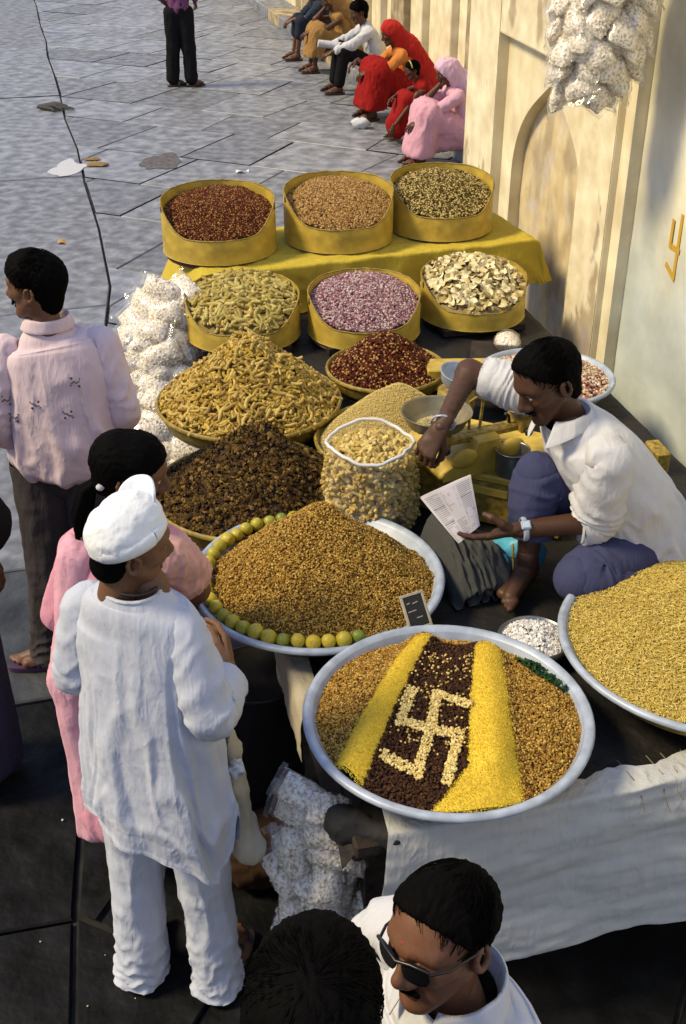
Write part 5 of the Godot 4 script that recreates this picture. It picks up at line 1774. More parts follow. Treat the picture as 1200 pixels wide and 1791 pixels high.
# ------------------------------------------------------------------ the seller's corner: bench, scale, weights, bags
func build_scale_corner() -> void:
	var bb := turn_y(-25)
	var bc := Vector3(0.545, 0.0, -3.62)
	var bench := thing("yellow_bench", "low yellow wooden box bench carrying the weighing scale", "bench", bc + Vector3(0, 0.765, 0))
	var g := Geo.new()
	g.box(bc + Vector3(0, 0.945, 0), Vector3(0.66, 0.028, 0.4), bb, 0.006)
	part(bench, "top_board", g, M.yellow)
	g = Geo.new()
	g.box(bc + bb * Vector3(0, 0.848, 0.185), Vector3(0.62, 0.16, 0.02), bb, 0.003)
	part(bench, "front_board", g, M.yellow_old)
	g = Geo.new()
	g.box(bc + bb * Vector3(0, 0.848, -0.18), Vector3(0.62, 0.16, 0.02), bb, 0.003)
	part(bench, "back_board", g, M.yellow_old)
	for s: float in [-0.305, 0.305]:
		g = Geo.new()
		g.box(bc + bb * Vector3(s, 0.848, 0), Vector3(0.02, 0.16, 0.34), bb, 0.003)
		part(bench, "side_board", g, M.yellow_old)
	g = Geo.new()
	g.box(bc + bb * Vector3(0.02, 0.9, 0.2), Vector3(0.2, 0.03, 0.012), bb, 0.003)
	part(bench, "pull", g, M.yellow)
	# yellow board behind, and the box end that shows past the seller's back
	g = Geo.new()
	g.box(Vector3(0.53, 0.83, -4.56), Vector3(0.34, 0.1, 0.13), turn_y(2), 0.006)
	single("yellow_box", g, M.yellow, "yellow box lying behind the steel scoop beside the chilli nuts", "box")
	g = Geo.new()
	g.box(Vector3(1.2, 0.81, -3.84), Vector3(0.06, 0.09, 0.12), turn_y(10), 0.008)
	single("yellow_box", g, M.yellow_old, "yellow box end between the seller's back and the wall", "box")
	# counter scale
	var sb := turn_y(26)
	var sc := Vector3(0.47, 0.96, -3.5)
	var o := thing("weighing_scale", "old yellow beam counter scale with a deep pan and a flat pan", "scale", sc)
	var body := Geo.new()
	var prof := [Vector2(-0.19, 0.0), Vector2(0.19, 0.0), Vector2(0.185, 0.035), Vector2(0.13, 0.065), Vector2(0.06, 0.085), Vector2(0.045, 0.13), Vector2(-0.045, 0.13), Vector2(-0.06, 0.085), Vector2(-0.13, 0.065), Vector2(-0.185, 0.035)]
	var rows := []
	for q in [[-0.062, 0.92], [-0.055, 1.0], [0.055, 1.0], [0.062, 0.92]]:
		var row := []
		for p: Vector2 in prof: row.append(sc + sb * Vector3(p.x * q[1], 0.002 + p.y * q[1], q[0]))
		rows.append(row)
	body.rings(rows, true, true, true)
	part(o, "base", body, M.yellow)
	g = Geo.new()
	g.box(sc + sb * Vector3(0, 0.125, 0.0), Vector3(0.37, 0.026, 0.05), sb, 0.006)
	g.box(sc + sb * Vector3(-0.165, 0.135, 0), Vector3(0.05, 0.05, 0.1), sb, 0.006)
	g.box(sc + sb * Vector3(0.165, 0.135, 0), Vector3(0.05, 0.05, 0.1), sb, 0.006)
	part(o, "beam", g, M.yellow_old)
	for s: float in [-1, 1]:
		g = Geo.new()
		g.ball(sc + sb * Vector3(s * 0.095, 0.075, 0.06), Vector3(0.055, 0.036, 0.02), 16, sb)
		part(o, "boss", g, M.yellow)
		g = Geo.new()
		for t: float in [-0.045, 0.045]:
			g.tube([sc + sb * Vector3(s * 0.165 + t, 0.14, 0.0), sc + sb * Vector3(s * 0.165 + t * 1.1, 0.165, 0), sc + sb * Vector3(s * 0.165 + t * 1.4, 0.178, 0)], [0.006], 8)
		g.tube([sc + sb * Vector3(s * 0.165, 0.14, -0.045), sc + sb * Vector3(s * 0.165, 0.178, -0.06)], [0.006], 8)
		part(o, "bracket", g, M.iron)
		g = Geo.new()
		g.ball(sc + sb * Vector3(s * 0.165, 0.118, 0.058), Vector3(0.016, 0.016, 0.012), 12, sb)
		part(o, "pivot_nut", g, M.iron)
	g = Geo.new()
	g.tube([sc + sb * Vector3(-0.03, 0.13, -0.02), sc + sb * Vector3(-0.035, 0.24, -0.02), sc + sb * Vector3(-0.005, 0.255, -0.02), sc + sb * Vector3(0.02, 0.24, -0.02), sc + sb * Vector3(0.012, 0.13, -0.02)], [0.0055], 8)
	part(o, "pointer_frame", g, M.yellow_old)
	var pl := sc + sb * Vector3(-0.175, 0.178, 0.0)
	g = Geo.new()
	g.lathe([Vector2(0.001, 0), Vector2(0.06, 0.001), Vector2(0.095, 0.02), Vector2(0.116, 0.062), Vector2(0.121, 0.066), Vector2(0.119, 0.07), Vector2(0.112, 0.064), Vector2(0.092, 0.026), Vector2(0.058, 0.006), Vector2(0.001, 0.005)], 48, pl)
	part(o, "deep_pan", g, mat(lin(0.3, 0.26, 0.16), 0.4, 0.5, noise_tex("steel_wear", 0.015, 0.75, 1.0, false, 4), noise_tex("dents", 0.006, 0, 1, true, 3), 2.0, 0.5))
	var pr := sc + sb * Vector3(0.17, 0.186, 0.0)
	g = Geo.new()
	g.lathe([Vector2(0.001, 0), Vector2(0.06, 0.0), Vector2(0.078, 0.012), Vector2(0.081, 0.014), Vector2(0.078, 0.017), Vector2(0.06, 0.006), Vector2(0.001, 0.005)], 40, pr)
	part(o, "flat_pan", g, M.yellow_old)
	var sev := thing("sev_portion", "small portion of sev lying in the deep scale pan", "snacks", pl + Vector3(0, 0.006, 0))
	strew(sev, "grain", grain_mesh("thread"), pl, 0.075, cone(0.075, 0.03, Vector2(0.01, 0.01), 0.4, 90, 0.008), 1100, [Color(0.5, 0.42, 0.2), Color(0.56, 0.47, 0.24)], 0.5, Vector2(0.5, 0.9), 0.012)
	var wt := Geo.new()
	wt.lathe([Vector2(0.001, 0), Vector2(0.03, 0), Vector2(0.032, 0.004), Vector2(0.031, 0.016), Vector2(0.012, 0.02), Vector2(0.011, 0.027), Vector2(0.015, 0.033), Vector2(0.001, 0.036)], 24, pr + Vector3(0, 0.007, 0))
	single("brass_weight", wt, mat(lin(0.35, 0.25, 0.09), 0.35, 0.8), "small knobbed brass weight sitting on the flat scale pan", "weight", "", pr + Vector3(0, 0.007, 0))
	# iron weights on the bench
	var spots := [[Vector3(-0.075, 0, 0.105), 0.022], [Vector3(-0.045, 0, 0.098), 0.019], [Vector3(0.0, 0, 0.09), 0.013], [Vector3(-0.105, 0, 0.12), 0.02]]
	for k in 4:
		g = Geo.new()
		var r: float = spots[k][1]
		var at: Vector3 = bc + bb * (spots[k][0] + Vector3(0, 0.9595, 0.0))
		g.lathe([Vector2(0.001, 0), Vector2(r, 0), Vector2(r * 1.05, 0.004), Vector2(r * 0.9, r * 0.9), Vector2(r * 0.35, r), Vector2(0.001, r * 1.05)], 6, at)
		single("iron_weight", g, M.iron, ["biggest black iron weight on the bench, second from the left", "black iron weight third from the left on the bench", "smallest black iron weight on the bench, nearest the seller", "black iron weight leftmost on the bench"][k], "weight", "iron weights on the bench", at)
	# steel cup with its handle, beside the raised knee
	var cp := Vector3(0.58, 0.962, -3.44)
	var cup := thing("steel_cup", "steel cup standing on the bench by the seller's raised knee", "cup", cp)
	g = Geo.new()
	g.lathe([Vector2(0.001, 0), Vector2(0.048, 0), Vector2(0.053, 0.005), Vector2(0.057, 0.085), Vector2(0.062, 0.09), Vector2(0.061, 0.094), Vector2(0.054, 0.09), Vector2(0.05, 0.008), Vector2(0.001, 0.005)], 36, cp)
	part(cup, "wall", g, M.steel_dark)
	# steel scoop bowl near the chilli nuts
	var sp := Vector3(0.47, 0.885, -4.3)
	var scp := thing("steel_scoop", "small bluish steel scoop bowl leaning between the scale and the chilli nuts", "scoop", sp)
	g = Geo.new()
	var tb := Basis(Vector3(0.6, 0, -1).normalized(), deg_to_rad(14))
	g.lathe([Vector2(0.001, 0), Vector2(0.045, 0.002), Vector2(0.075, 0.03), Vector2(0.085, 0.07), Vector2(0.09, 0.072), Vector2(0.088, 0.076), Vector2(0.08, 0.071), Vector2(0.07, 0.033), Vector2(0.042, 0.007), Vector2(0.001, 0.005)], 40, sp, tb)
	part(scp, "scoop_bowl", g, M.steel)
	g = Geo.new()
	g.tube([sp + tb * Vector3(0.08, 0.07, -0.02), sp + tb * Vector3(0.13, 0.085, -0.03), sp + tb * Vector3(0.17, 0.08, -0.04)], [0.009, 0.008, 0.009], 8)
	part(scp, "handle", g, M.steel)
	g = Geo.new()
	g.lathe([Vector2(0.001, 0), Vector2(0.075, 0), Vector2(0.08, 0.06), Vector2(0.078, 0.115), Vector2(0.001, 0.118)], 24, Vector3(0.47, 0.762, -4.3))
	single("tin_can", g, M.yellow_old, "dull yellow tin under the steel scoop", "tin")
	# soft dark cloth bags slumped beside the bench
	for k in 3:
		g = Geo.new()
		var w := noise3(1.0, 300 + k, 3, true)
		var w2 := noise3(1.0, 310 + k, 2)
		var top := Vector3(0.3 + 0.075 * k, 0.905 - 0.025 * k, -3.2 + 0.045 * k)
		var low := Vector3(0.425 + 0.045 * k, 0.772, -2.93 - 0.02 * k)
		var ac := Vector3(0.9, 0.1, -0.35).normalized()
		g.sheet(30, 36, func(u: float, v: float) -> Vector3:
			var t := 1.0 - v
			var q := low.lerp(top, v) + ac * (u - 0.5) * lerpf(0.15, 0.1, v)
			q.y += 0.05 * sin(v * PI) + 0.035 * sin(u * PI) + 0.022 * w.get_noise_2d(u * 2.6 + k, v * 1.1) * (0.5 + t) + 0.008 * w2.get_noise_2d(u * 9, v * 4)
			q.y = maxf(q.y - 0.06 * pow(absf(u - 0.5) * 2.0, 3.0), 0.768)
			return q, 0.005)
		single("grey_cloth_bag", g, fabric(0.06, 0.062, 0.06, 0.1), ["dark grey cloth bag nearest the clear plastic snack bag", "dark grey cloth bag in the middle of the slumped three", "dark grey cloth bag nearest the seller's hand"][k], "cloth bag", "slumped grey cloth bags", low)
	# a crumpled blue checked cloth bag
	g = Geo.new()
	var cn := noise3(9.0, 333, 3, true)
	var bl := blob([L(Vector3(0.515, 0.82, -3.1), Vector3(0.6, 0.84, -3.12), 0.062, 0.055), L(Vector3(0.53, 0.8, -3.07), Vector3(0.58, 0.9, -3.14), 0.05, 0.035)], 0.009, 0.03)
	bl.push(func(p: Vector3, _n: Vector3) -> float: return 0.018 * cn.get_noise_3dv(p))
	var bag := single("blue_bag", bl, mat(lin(0.07, 0.36, 0.5), 0.5, 0, noise_tex("cloth_tone", 0.02, 0.86, 1.0), noise_tex("dents", 0.006, 0, 1, true, 3), 3.0, 0.6), "crumpled sky-blue bag with ochre lines under the seller's left wrist", "bag", "", Vector3(0.55, 0.82, -3.1))
	var st := Geo.new()
	st.tube([Vector3(0.5, 0.868, -3.057), Vector3(0.545, 0.872, -3.045), Vector3(0.6, 0.873, -3.07)], [0.003], 5, true, 0.4)
	st.tube([Vector3(0.545, 0.9, -3.08), Vector3(0.543, 0.85, -3.02), Vector3(0.545, 0.8, -3.005)], [0.003], 5, true, 0.4)
	part(bag, "ochre_line", st, M.yellow_old)
	# packet of popcorn lying behind the yellow box
	var pk := thing("popcorn_packet", "single plastic packet of popcorn lying beside the peanut bowl", "packet", Vector3(0.75, 0.8, -4.84))
	g = Geo.new()
	pillow(g, Transform3D(turn_y(-8) * Basis(Vector3.RIGHT, 1.35), Vector3(0.75, 0.86, -4.86)), 0.2, 0.11, 0.085, 5, 14)
	part(pk, "popcorn_fill", g, M.popcorn)
	g = Geo.new()
	pillow(g, Transform3D(turn_y(-8) * Basis(Vector3.RIGHT, 1.35), Vector3(0.75, 0.86, -4.86)), 0.23, 0.125, 0.1, 6, 10)
	part(pk, "film", g, M.film)
	g = Geo.new()
	g.box(Vector3(0.74, 0.785, -4.88), Vector3(0.3, 0.045, 0.2), turn_y(-8), 0.004)
	single("tub_board", g, M.wood_dark, "short dark board under the lone popcorn packet", "board")

# ------------------------------------------------------------------ bags of popcorn
# a filled cushion, long axis y, thick along z; its two ends are pressed flat
func pillow(g: Geo, t: Transform3D, len: float, wide: float, thick: float, seed_: int, res := 14, lump := 1.0) -> void:
	var n := noise3(60.0, seed_, 2)
	var n2 := noise3(9.0, seed_ + 3, 2)
	var rows := []
	for a in res + 1:
		var v := float(a) / res
		var body := pow(sin(PI * clampf(v, 0.02, 0.98)), 0.42)
		var row := []
		for s in res * 2:
			var w := TAU * s / (res * 2)
			var ww := wide * (0.66 + 0.34 * body) * (0.93 + 0.07 * absf(2.0 * v - 1.0) * 2.0)
			var p := Vector3(cos(w) * ww * 0.5, (v - 0.5) * len, sin(w) * thick * 0.5 * (body if v > 0.03 and v < 0.97 else 0.04))
			var k := 1.0 + 0.16 * n2.get_noise_3dv(p * 1.3) + 0.1 * lump * n.get_noise_3dv(p * 0.8)
			row.append(t * Vector3(p.x * k, p.y, p.z * k))
		rows.append(row)
	g.rings(rows, true, true, true)

func popcorn_string(label: String, at: Vector3, spots: Array, hang: Array, seed_: int) -> void:   # spots: [centre, yaw, pitch, roll, size]
	var o := thing("popcorn_bag_string", label, "popcorn bags", at, "strings of popcorn bags")
	var q := RandomNumberGenerator.new()
	q.seed = seed_
	for s in spots:
		var t := Transform3D(Basis.from_euler(Vector3(s[2], s[1], s[3])), s[0])
		var z: float = s[4]
		var g := Geo.new()
		pillow(g, t, 0.165 * z, 0.105 * z, 0.075 * z, q.randi() % 9999, 16)
		var bag := part(o, "bag", g, M.popcorn)
		var f := Geo.new()
		pillow(f, t, 0.2 * z, 0.118 * z, 0.086 * z, q.randi() % 9999, 9, 0.5)
		for e: float in [-1, 1]:
			var w := noise3(40.0, q.randi() % 9999, 2)
			f.sheet(8, 2, func(u: float, v: float) -> Vector3: return t * Vector3((u - 0.5) * 0.125 * z, e * (0.096 + 0.022 * v) * z, 0.012 * w.get_noise_2d(u, v)))
		part(bag, "film", f, M.film)
		var k := Geo.new()
		for i in 60:
			var v := q.randf_range(-0.5, 0.5)
			var w := q.randf() * TAU
			var body := pow(cos(v * PI), 0.42) if absf(v) < 0.48 else 0.2
			k.ball(t * Vector3(cos(w) * 0.05 * z * (0.8 + 0.2 * body), v * 0.15 * z, sin(w) * 0.035 * z * body), Vector3(0.0085, 0.0075, 0.0085) * q.randf_range(0.7, 1.2), 4, Basis.from_euler(Vector3(q.randf() * 6, q.randf() * 6, 0)))
		part(bag, "popcorn", k, M.popcorn).set_meta("kind", "stuff")
	var c := Geo.new()
	c.tube(hang, [0.004], 6)
	part(o, "cord", c, M.bag_cloth)

func build_popcorn() -> void:
	var q := RandomNumberGenerator.new()
	q.seed = 77
	# hanging in front of the wall at the upper right: overlapping tiers that narrow downwards
	var sp := []
	var c := Vector3(1.01, 0, -4.85)
	for tier in 11:
		var y := 1.955 + tier * 0.062
		var n := 4 if tier < 2 else 6
		for k in n:
			var a := TAU * (k + 0.5 * (tier % 2)) / n + q.randf_range(-0.25, 0.25)
			var r := 0.07 + 0.065 * minf(tier / 3.0, 1.0) + q.randf_range(-0.02, 0.015)
			sp.append([c + Vector3(cos(a) * r * 1.1 - 0.02 + 0.007 * tier, y + q.randf_range(-0.02, 0.02), sin(a) * r * 0.85), -a + PI / 2 + q.randf_range(-0.4, 0.4), q.randf_range(-0.8, -0.35), q.randf_range(-0.7, 0.7), q.randf_range(0.95, 1.2)])
	popcorn_string("hanging cluster of popcorn bags in front of the cream wall", Vector3(1.01, 1.9, -4.85), sp, [Vector3(1.0, 1.95, -4.85), Vector3(1.02, 2.4, -4.86), Vector3(1.03, 3.1, -4.9)], 1)
	# the column hanging down the left side of the stall
	sp = []
	for k in 12:
		var t := k / 11.0
		var p := Vector3(-0.84, 0.97, -5.2).lerp(Vector3(-0.82, 0.36, -4.62), t) + Vector3(-0.05 * sin(t * PI) + 0.02 * sin(k * 2.0), 0, 0)
		for e in 3:
			var off := Vector3((e - 1) * 0.085 + q.randf_range(-0.025, 0.025), q.randf_range(-0.02, 0.02), q.randf_range(-0.05, 0.05) + 0.05 * (e % 2))
			sp.append([p + off, q.randf_range(-0.6, 0.6), q.randf_range(-0.9, -0.2), q.randf_range(0.9, 2.2), q.randf_range(0.98, 1.2)])
	popcorn_string("long column of popcorn bags hanging down the left side of the stall", Vector3(-0.84, 0.3, -4.95), sp, [Vector3(-0.74, 0.79, -5.3), Vector3(-0.8, 0.95, -5.2), Vector3(-0.86, 0.7, -5.0), Vector3(-0.82, 0.4, -4.7)], 2)
	# the bunch at the front left corner
	sp = []
	for tier in 8:
		var y := 0.73 - tier * 0.078
		for k in (2 if tier < 3 else 4):
			var x := (-0.105 + k * 0.075 + 0.006 * tier if tier < 3 else -0.155 + k * 0.078 + 0.03 * (tier % 2)) + q.randf_range(-0.01, 0.01)
			sp.append([Vector3(x, y + q.randf_range(-0.015, 0.015), -2.15 + 0.06 * (k % 2) + q.randf_range(-0.015, 0.015) - (0.0 if x < 0.08 else 0.03)), q.randf_range(-0.5, 0.5), q.randf_range(-0.9, -0.4), (1.45 + q.randf_range(-0.25, 0.25) if tier < 3 else q.randf_range(-0.5, 0.5)), q.randf_range(0.74, 0.86)])
	popcorn_string("bunch of popcorn bags hanging at the front left corner of the stall", Vector3(-0.05, 0.15, -2.15), sp, [Vector3(-0.03, 0.2, -2.18), Vector3(-0.05, 0.5, -2.18), Vector3(0.0, 0.73, -2.12)], 3)

# ------------------------------------------------------------------ clothing details
func collar(p: Node3D, at: Vector3, front: Vector3, m: Material, r := 0.062, tall := 0.036, open := 0.5) -> void:
	var f := front
	f.y = 0
	f = f.normalized()
	var side := f.cross(Vector3.UP)
	var g := Geo.new()
	g.sheet(40, 8, func(u: float, v: float) -> Vector3:
		var t := lerpf(open, TAU - open, u)
		var d := f * cos(t) + side * sin(t)
		var frontness := maxf(0.0, cos(t))
		var y := (v / 0.4) * tall if v < 0.4 else tall - (v - 0.4) / 0.6 * (tall * 1.15 + 0.035 * frontness * frontness)
		var rr := r + (0.0 if v < 0.4 else 0.004 + (v - 0.4) * 0.03)
		return at + d * rr + f * 0.012 * (1 - y / tall) + Vector3(0, y - 0.022 * frontness, 0), 0.003)
	part(p, "collar", g, m)

func moustache(p: Node3D, head: Transform3D) -> void:
	var l := []
	for s: float in [-1, 1]:
		l.append(L(Vector3(0, -0.054, -0.0945), Vector3(s * 0.027, -0.0605, -0.085), 0.0075, 0.005))
	var g := Geo.new()
	g.add(blob(l, 0.003, 0.004), head)
	part(p, "moustache", g, M.hair)

func sandal(p: Node3D, ankle: Vector3, toe: Vector3, m: Material, strap: Material) -> void:
	var t := toe - ankle
	t.y = 0
	var b := Basis.looking_at(t)
	var g := Geo.new()
	var rows := []
	for q in [[0.0, 0.97], [0.018, 1.0], [0.022, 0.97]]:
		var row := []
		for s in 24:
			var w := TAU * s / 24
			var z := cos(w)
			row.append(Vector3(ankle.x, maxf(ankle.y - 0.098, 0.002), ankle.z) + b * Vector3(-sin(w) * (0.046 - 0.008 * z) * q[1], q[0], -0.052 - (-z) * -0.135 * q[1]))
		rows.append(row)
	g.rings(rows, true, true, true)
	part(p, "sole", g, m)
	g = Geo.new()
	var y := ankle.y
	g.tube([ankle + b * Vector3(-0.045, -0.072, -0.06), ankle + b * Vector3(-0.03, -0.03, -0.085), ankle + b * Vector3(0.02, -0.03, -0.085), ankle + b * Vector3(0.045, -0.072, -0.06)], [0.011], 6, true, 0.35)
	part(p, "strap", g, strap)

func veil_limbs(h: Transform3D, back: Vector3, low: Vector3) -> Array:
	return [L(h * Vector3(0, 0.045, 0.0), h * Vector3(0, 0.03, 0.03), 0.108, 0.11), L(h * Vector3(0, 0.0, 0.04), back, 0.1, 0.12), L(back, low, 0.12, 0.15),
		L(h * Vector3(0, -0.045, -0.12), h * Vector3(0, -0.075, -0.1), 0.1, 0.1, Vector3.ZERO, 1, true)]

# ------------------------------------------------------------------ the people at the stall
func build_people() -> void:
	white_kurta_man()
	rose_woman()
	pink_shirt_man()
	seller()
	sunglasses_man()
	edge_people()

func white_kurta_man() -> void:
	var f := Vector3(0.38, 0, -0.92)
	var J := {"front": f, "head": look(Vector3(-0.474, 1.512, -2.12), Vector3(0.86, -0.1, -0.46), Vector3(0.08, 1, 0.05), 0.9), "neck": Vector3(-0.44, 1.4, -2.13), "chest": Vector3(-0.46, 1.22, -2.13), "pelvis": Vector3(-0.465, 0.88, -2.14),
		"shL": Vector3(-0.6, 1.315, -2.19), "shR": Vector3(-0.36, 1.325, -2.07), "elL": Vector3(-0.67, 1.07, -2.2), "elR": Vector3(-0.305, 1.09, -2.01), "wrL": Vector3(-0.6, 0.99, -2.4), "wrR": Vector3(-0.29, 1.06, -2.25),
		"hipL": Vector3(-0.53, 0.86, -2.18), "hipR": Vector3(-0.395, 0.87, -2.12), "knL": Vector3(-0.565, 0.45, -2.18), "knR": Vector3(-0.375, 0.46, -2.13), "anL": Vector3(-0.59, 0.098, -2.17), "anR": Vector3(-0.355, 0.098, -2.13),
		"toeL": Vector3(-0.58, 0.0, -2.32), "toeR": Vector3(-0.29, 0.0, -2.26), "handL": ["relaxed", Vector3(0.5, -0.4, -0.8), Vector3(0.6, 0.2, 0.4)], "handR": ["relaxed", Vector3(-0.1, 0.1, -1), Vector3(-0.9, -0.2, 0.1)]}
	var p := thing("person", "person in white kurta and white cap seen from behind at the stall", "person", Vector3(-0.47, 0, -2.15))
	var tone := Color(0.17, 0.085, 0.045)
	body(p, J, tone, false, 1.0, 0.014, 0.6)
	var nape := blob([L(Vector3(0, 0.0, 0.03), Vector3(0, -0.045, 0.045), 0.072, 0.052, Vector3.RIGHT, 1.0), L(Vector3(0, -0.045, -0.09), Vector3(0, -0.06, -0.085), 0.112, 0.112, Vector3.ZERO, 1, true), L(Vector3(0.09, -0.008, 0.006), Vector3(0.09, -0.03, 0.0), 0.032, 0.036, Vector3.ZERO, 1, true), L(Vector3(-0.09, -0.008, 0.006), Vector3(-0.09, -0.03, 0.0), 0.032, 0.036, Vector3.ZERO, 1, true)], 0.005, 0.012)
	var ng := Geo.new()
	ng.add(nape, J.head)
	part(p, "hair", ng, M.hair)
	# long kurta: one thin tube from the neck to an uneven hem with side slits; sleeves are tubes of their own
	var side: Vector3 = (J.shR - J.shL).normalized()
	side.y = 0
	side = side.normalized()
	var N: Vector3 = J.neck + Vector3(-0.038, 0.004, 0.012)
	var keys := [[N + Vector3(0, 0.0, 0), 0.07, 0.064, side], [N + Vector3(0, -0.022, 0), 0.092, 0.07, side], [N + Vector3(0.0, -0.052, 0), 0.134, 0.08, side], [Vector3(-0.47, 1.295, -2.125), 0.16, 0.094, side], [Vector3(-0.469, 1.2, -2.125), 0.166, 0.102, side], [Vector3(-0.468, 1.07, -2.125), 0.168, 0.112, side], [Vector3(-0.468, 0.93, -2.122), 0.178, 0.12, side], [Vector3(-0.467, 0.82, -2.12), 0.185, 0.128, side], [Vector3(-0.465, 0.75, -2.118), 0.19, 0.13, side], [Vector3(-0.462, 0.675, -2.115), 0.192, 0.13, side]]
	var dn := noise3(1.0, 411, 2)
	var rd := noise3(1.0, 412, 3, true)
	var pleat := func(q: float, t: float, p: Vector3) -> float:
		var low := smoothstep(0.32, 1.0, t)
		var w := dn.get_noise_3d(cos(q) * 1.1, sin(q) * 1.1, t * 1.6)
		var ph := q + 0.5 * w + 0.28 * low
		var a := pow(0.5 + 0.5 * sin(ph * 7.0 + 1.0), 2.6) * 0.026 * low
		var b := pow(0.5 + 0.5 * sin(ph * 15.0 + 2.0 + 4.0 * w), 2.2) * 0.009 * smoothstep(0.25, 0.7, t)
		var d := pow(0.5 + 0.5 * sin(q * 5.0 + t * 24.0 + 6.0 * w), 5.0) * 0.008 * smoothstep(0.5, 0.75, t) * maxf(0.0, cos(q - 0.9))
		var e := rd.get_noise_3d(p.x * 3.4 + p.y * 2.2, p.y * 2.0 - p.x, p.z * 2.6) * 0.0065 * smoothstep(0.2, 0.4, t)
		var stitch := 0.0022 * (smoothstep(0.972, 0.976, t) - 0.5)  if t > 0.9 else 0.0
		return a + b + d + e + stitch - 0.008 * low
	var slit := func(q: float, t: float) -> float:
		var l := absf(wrapf(q - PI * 0.94, -PI, PI))
		var rr := absf(wrapf(q + 0.12, -PI, PI))
		var hem := -0.035 * cos(q - PI) + 0.02 * sin(q * 2.0 + 0.4) + 0.045 * exp(-pow(wrapf(q - 0.4, -PI, PI) / 0.3, 2.0))
		hem -= 0.17 * exp(-pow(l / 0.07, 2.0)) + 0.12 * exp(-pow(rr / 0.06, 2.0))
		return hem * smoothstep(0.7, 1.0, t)
	var k := garment(keys, 210, 150, pleat, slit)
	k.add(sleeve_tube(J.shL, J.elL, J.elL.lerp(J.wrL, 0.8), 0.056, 0.054, 0.058, 421, 0.009, J.neck))
	k.add(sleeve_tube(J.shR, J.elR, J.elR.lerp(J.wrR, 0.7), 0.056, 0.057, 0.062, 425, 0.009, J.neck))
	part(p, "kurta", k, M.white_cloth)
	# neckline band and dark cord
	var nk := []
	for q in 25:
		var t := TAU * q / 24.0
		nk.append(J.neck + Vector3(-0.038, -0.026, 0.012) + side * cos(t) * 0.0715 + f * sin(t) * 0.064 + Vector3(0, 0.028, 0))
	var g := Geo.new()
	g.tube(nk, [0.005], 6, false)
	part(p, "neckline", g, M.white_cloth)
	g = Geo.new()
	var nc := []
	for q in nk: nc.append(J.neck + (q - J.neck) * 0.83 + Vector3(0, 0.012, 0))
	g.tube(nc, [0.0035], 6, false)
	part(p, "neck_cord", g, M.iron)
	# trousers: rucked tubes that pool on the feet
	var tr := leg_tube(J.hipL, J.knL, J.anL + Vector3(0.008, 0, 0.02), 0.1, 0.068, 0.07, side, 451, 0.008)
	tr.add(leg_tube(J.hipR, J.knR, J.anR + Vector3(-0.004, 0, 0.02), 0.1, 0.066, 0.066, side, 457, 0.008))
	part(p, "trousers", tr, M.white_cloth)
	sandal(p, J.anL, J.toeL, M.leather, M.leather)
	sandal(p, J.anR, J.toeR, M.leather, M.leather)
	# cap: soft crown on a band, its brim turned up
	var h: Transform3D = J.head
	var hc := h * Vector3(0, 0.05, 0.006)
	var up := Vector3(-0.42, 1.0, 0.22).normalized()
	var capb := Basis.looking_at(Vector3(0.5, 0.1, -0.86), up) * Basis.from_scale(Vector3(0.75, 0.68, 0.77))
	var ct := Transform3D(capb, hc)
	var crown := blob([L(Vector3(0, 0.012, -0.02), Vector3(0, 0.008, 0.03), 0.1, 0.102), L(Vector3(0, -0.02, 0), Vector3(0, -0.025, 0.02), 0.097, 0.099)], 0.007, 0.02, [Plane(Vector3.DOWN, 0.03)])
	crown.push(folds(Vector3(9, 12, 9), 0.003, 0.005, 431))
	var cap := Geo.new()
	cap.add(crown, ct)
	var cp := part(p, "cap", cap, fabric(0.76, 0.78, 0.8))
	g = Geo.new()
	var band := []
	for q in 41:
		var t := TAU * q / 40.0
		band.append(ct * Vector3(cos(t) * 0.101, -0.022 + 0.0, sin(t) * 0.11 + 0.008))
	g.tube(band, [0.012], 6, false, 1.6)
	part(cp, "cap_band", g, fabric(0.74, 0.76, 0.79))
	g = Geo.new()
	g.sheet(22, 10, func(u: float, v: float) -> Vector3:
		var t := lerpf(-1.0, 1.0, u)
		var w := sqrt(maxf(0.0, 1.0 - pow(absf(t), 2.6)))
		var lift := v * w * 0.105
		return ct * Vector3(sin(t * 0.95) * (0.098 + lift * 0.05), 0.0 + lift * 0.93 + 0.02, -cos(t * 0.95) * (0.108 + lift * 0.28) + 0.012 + 0.006 * sin(v * 3.0)), 0.006)
	part(cp, "turned_up_brim", g, fabric(0.72, 0.76, 0.82))
	for q in [Vector3(0.093, 0.012, 0.05), Vector3(0.1, 0.01, 0.005)]:
		g = Geo.new()
		g.ball(ct * q, Vector3(0.0045, 0.0045, 0.0045), 8)
		part(cp, "eyelet", g, M.iron)
	# shoulder bag at his right hip
	var bagl := [L(Vector3(-0.28, 0.93, -2.14), Vector3(-0.245, 0.6, -2.13), 0.022, 0.045, Vector3(1, 0, 0.3), 0.6), L(Vector3(-0.3, 0.6, -2.2), Vector3(-0.245, 0.57, -2.11), 0.045, 0.04)]
	var bg := blob(bagl, 0.011, 0.04)
	bg.push(folds(Vector3(9, 5, 9), 0.006, 0.012, 441))
	single("cloth_bag", bg, M.bag_cloth, "beige cloth bag slung at the right hip of the white-capped person", "bag", "", Vector3(-0.26, 0.6, -2.14))
	g = Geo.new()
	g.ball(Vector3(-0.262, 0.885, -2.08), Vector3(0.016, 0.022, 0.01), 16)
	g.push(folds(Vector3(60, 60, 60), 0.016, 0.02, 445))
	single("white_tissue", g, M.shirt_white, "crumpled white tissue sticking out of the beige cloth bag", "tissue", "", Vector3(-0.262, 0.885, -2.08))

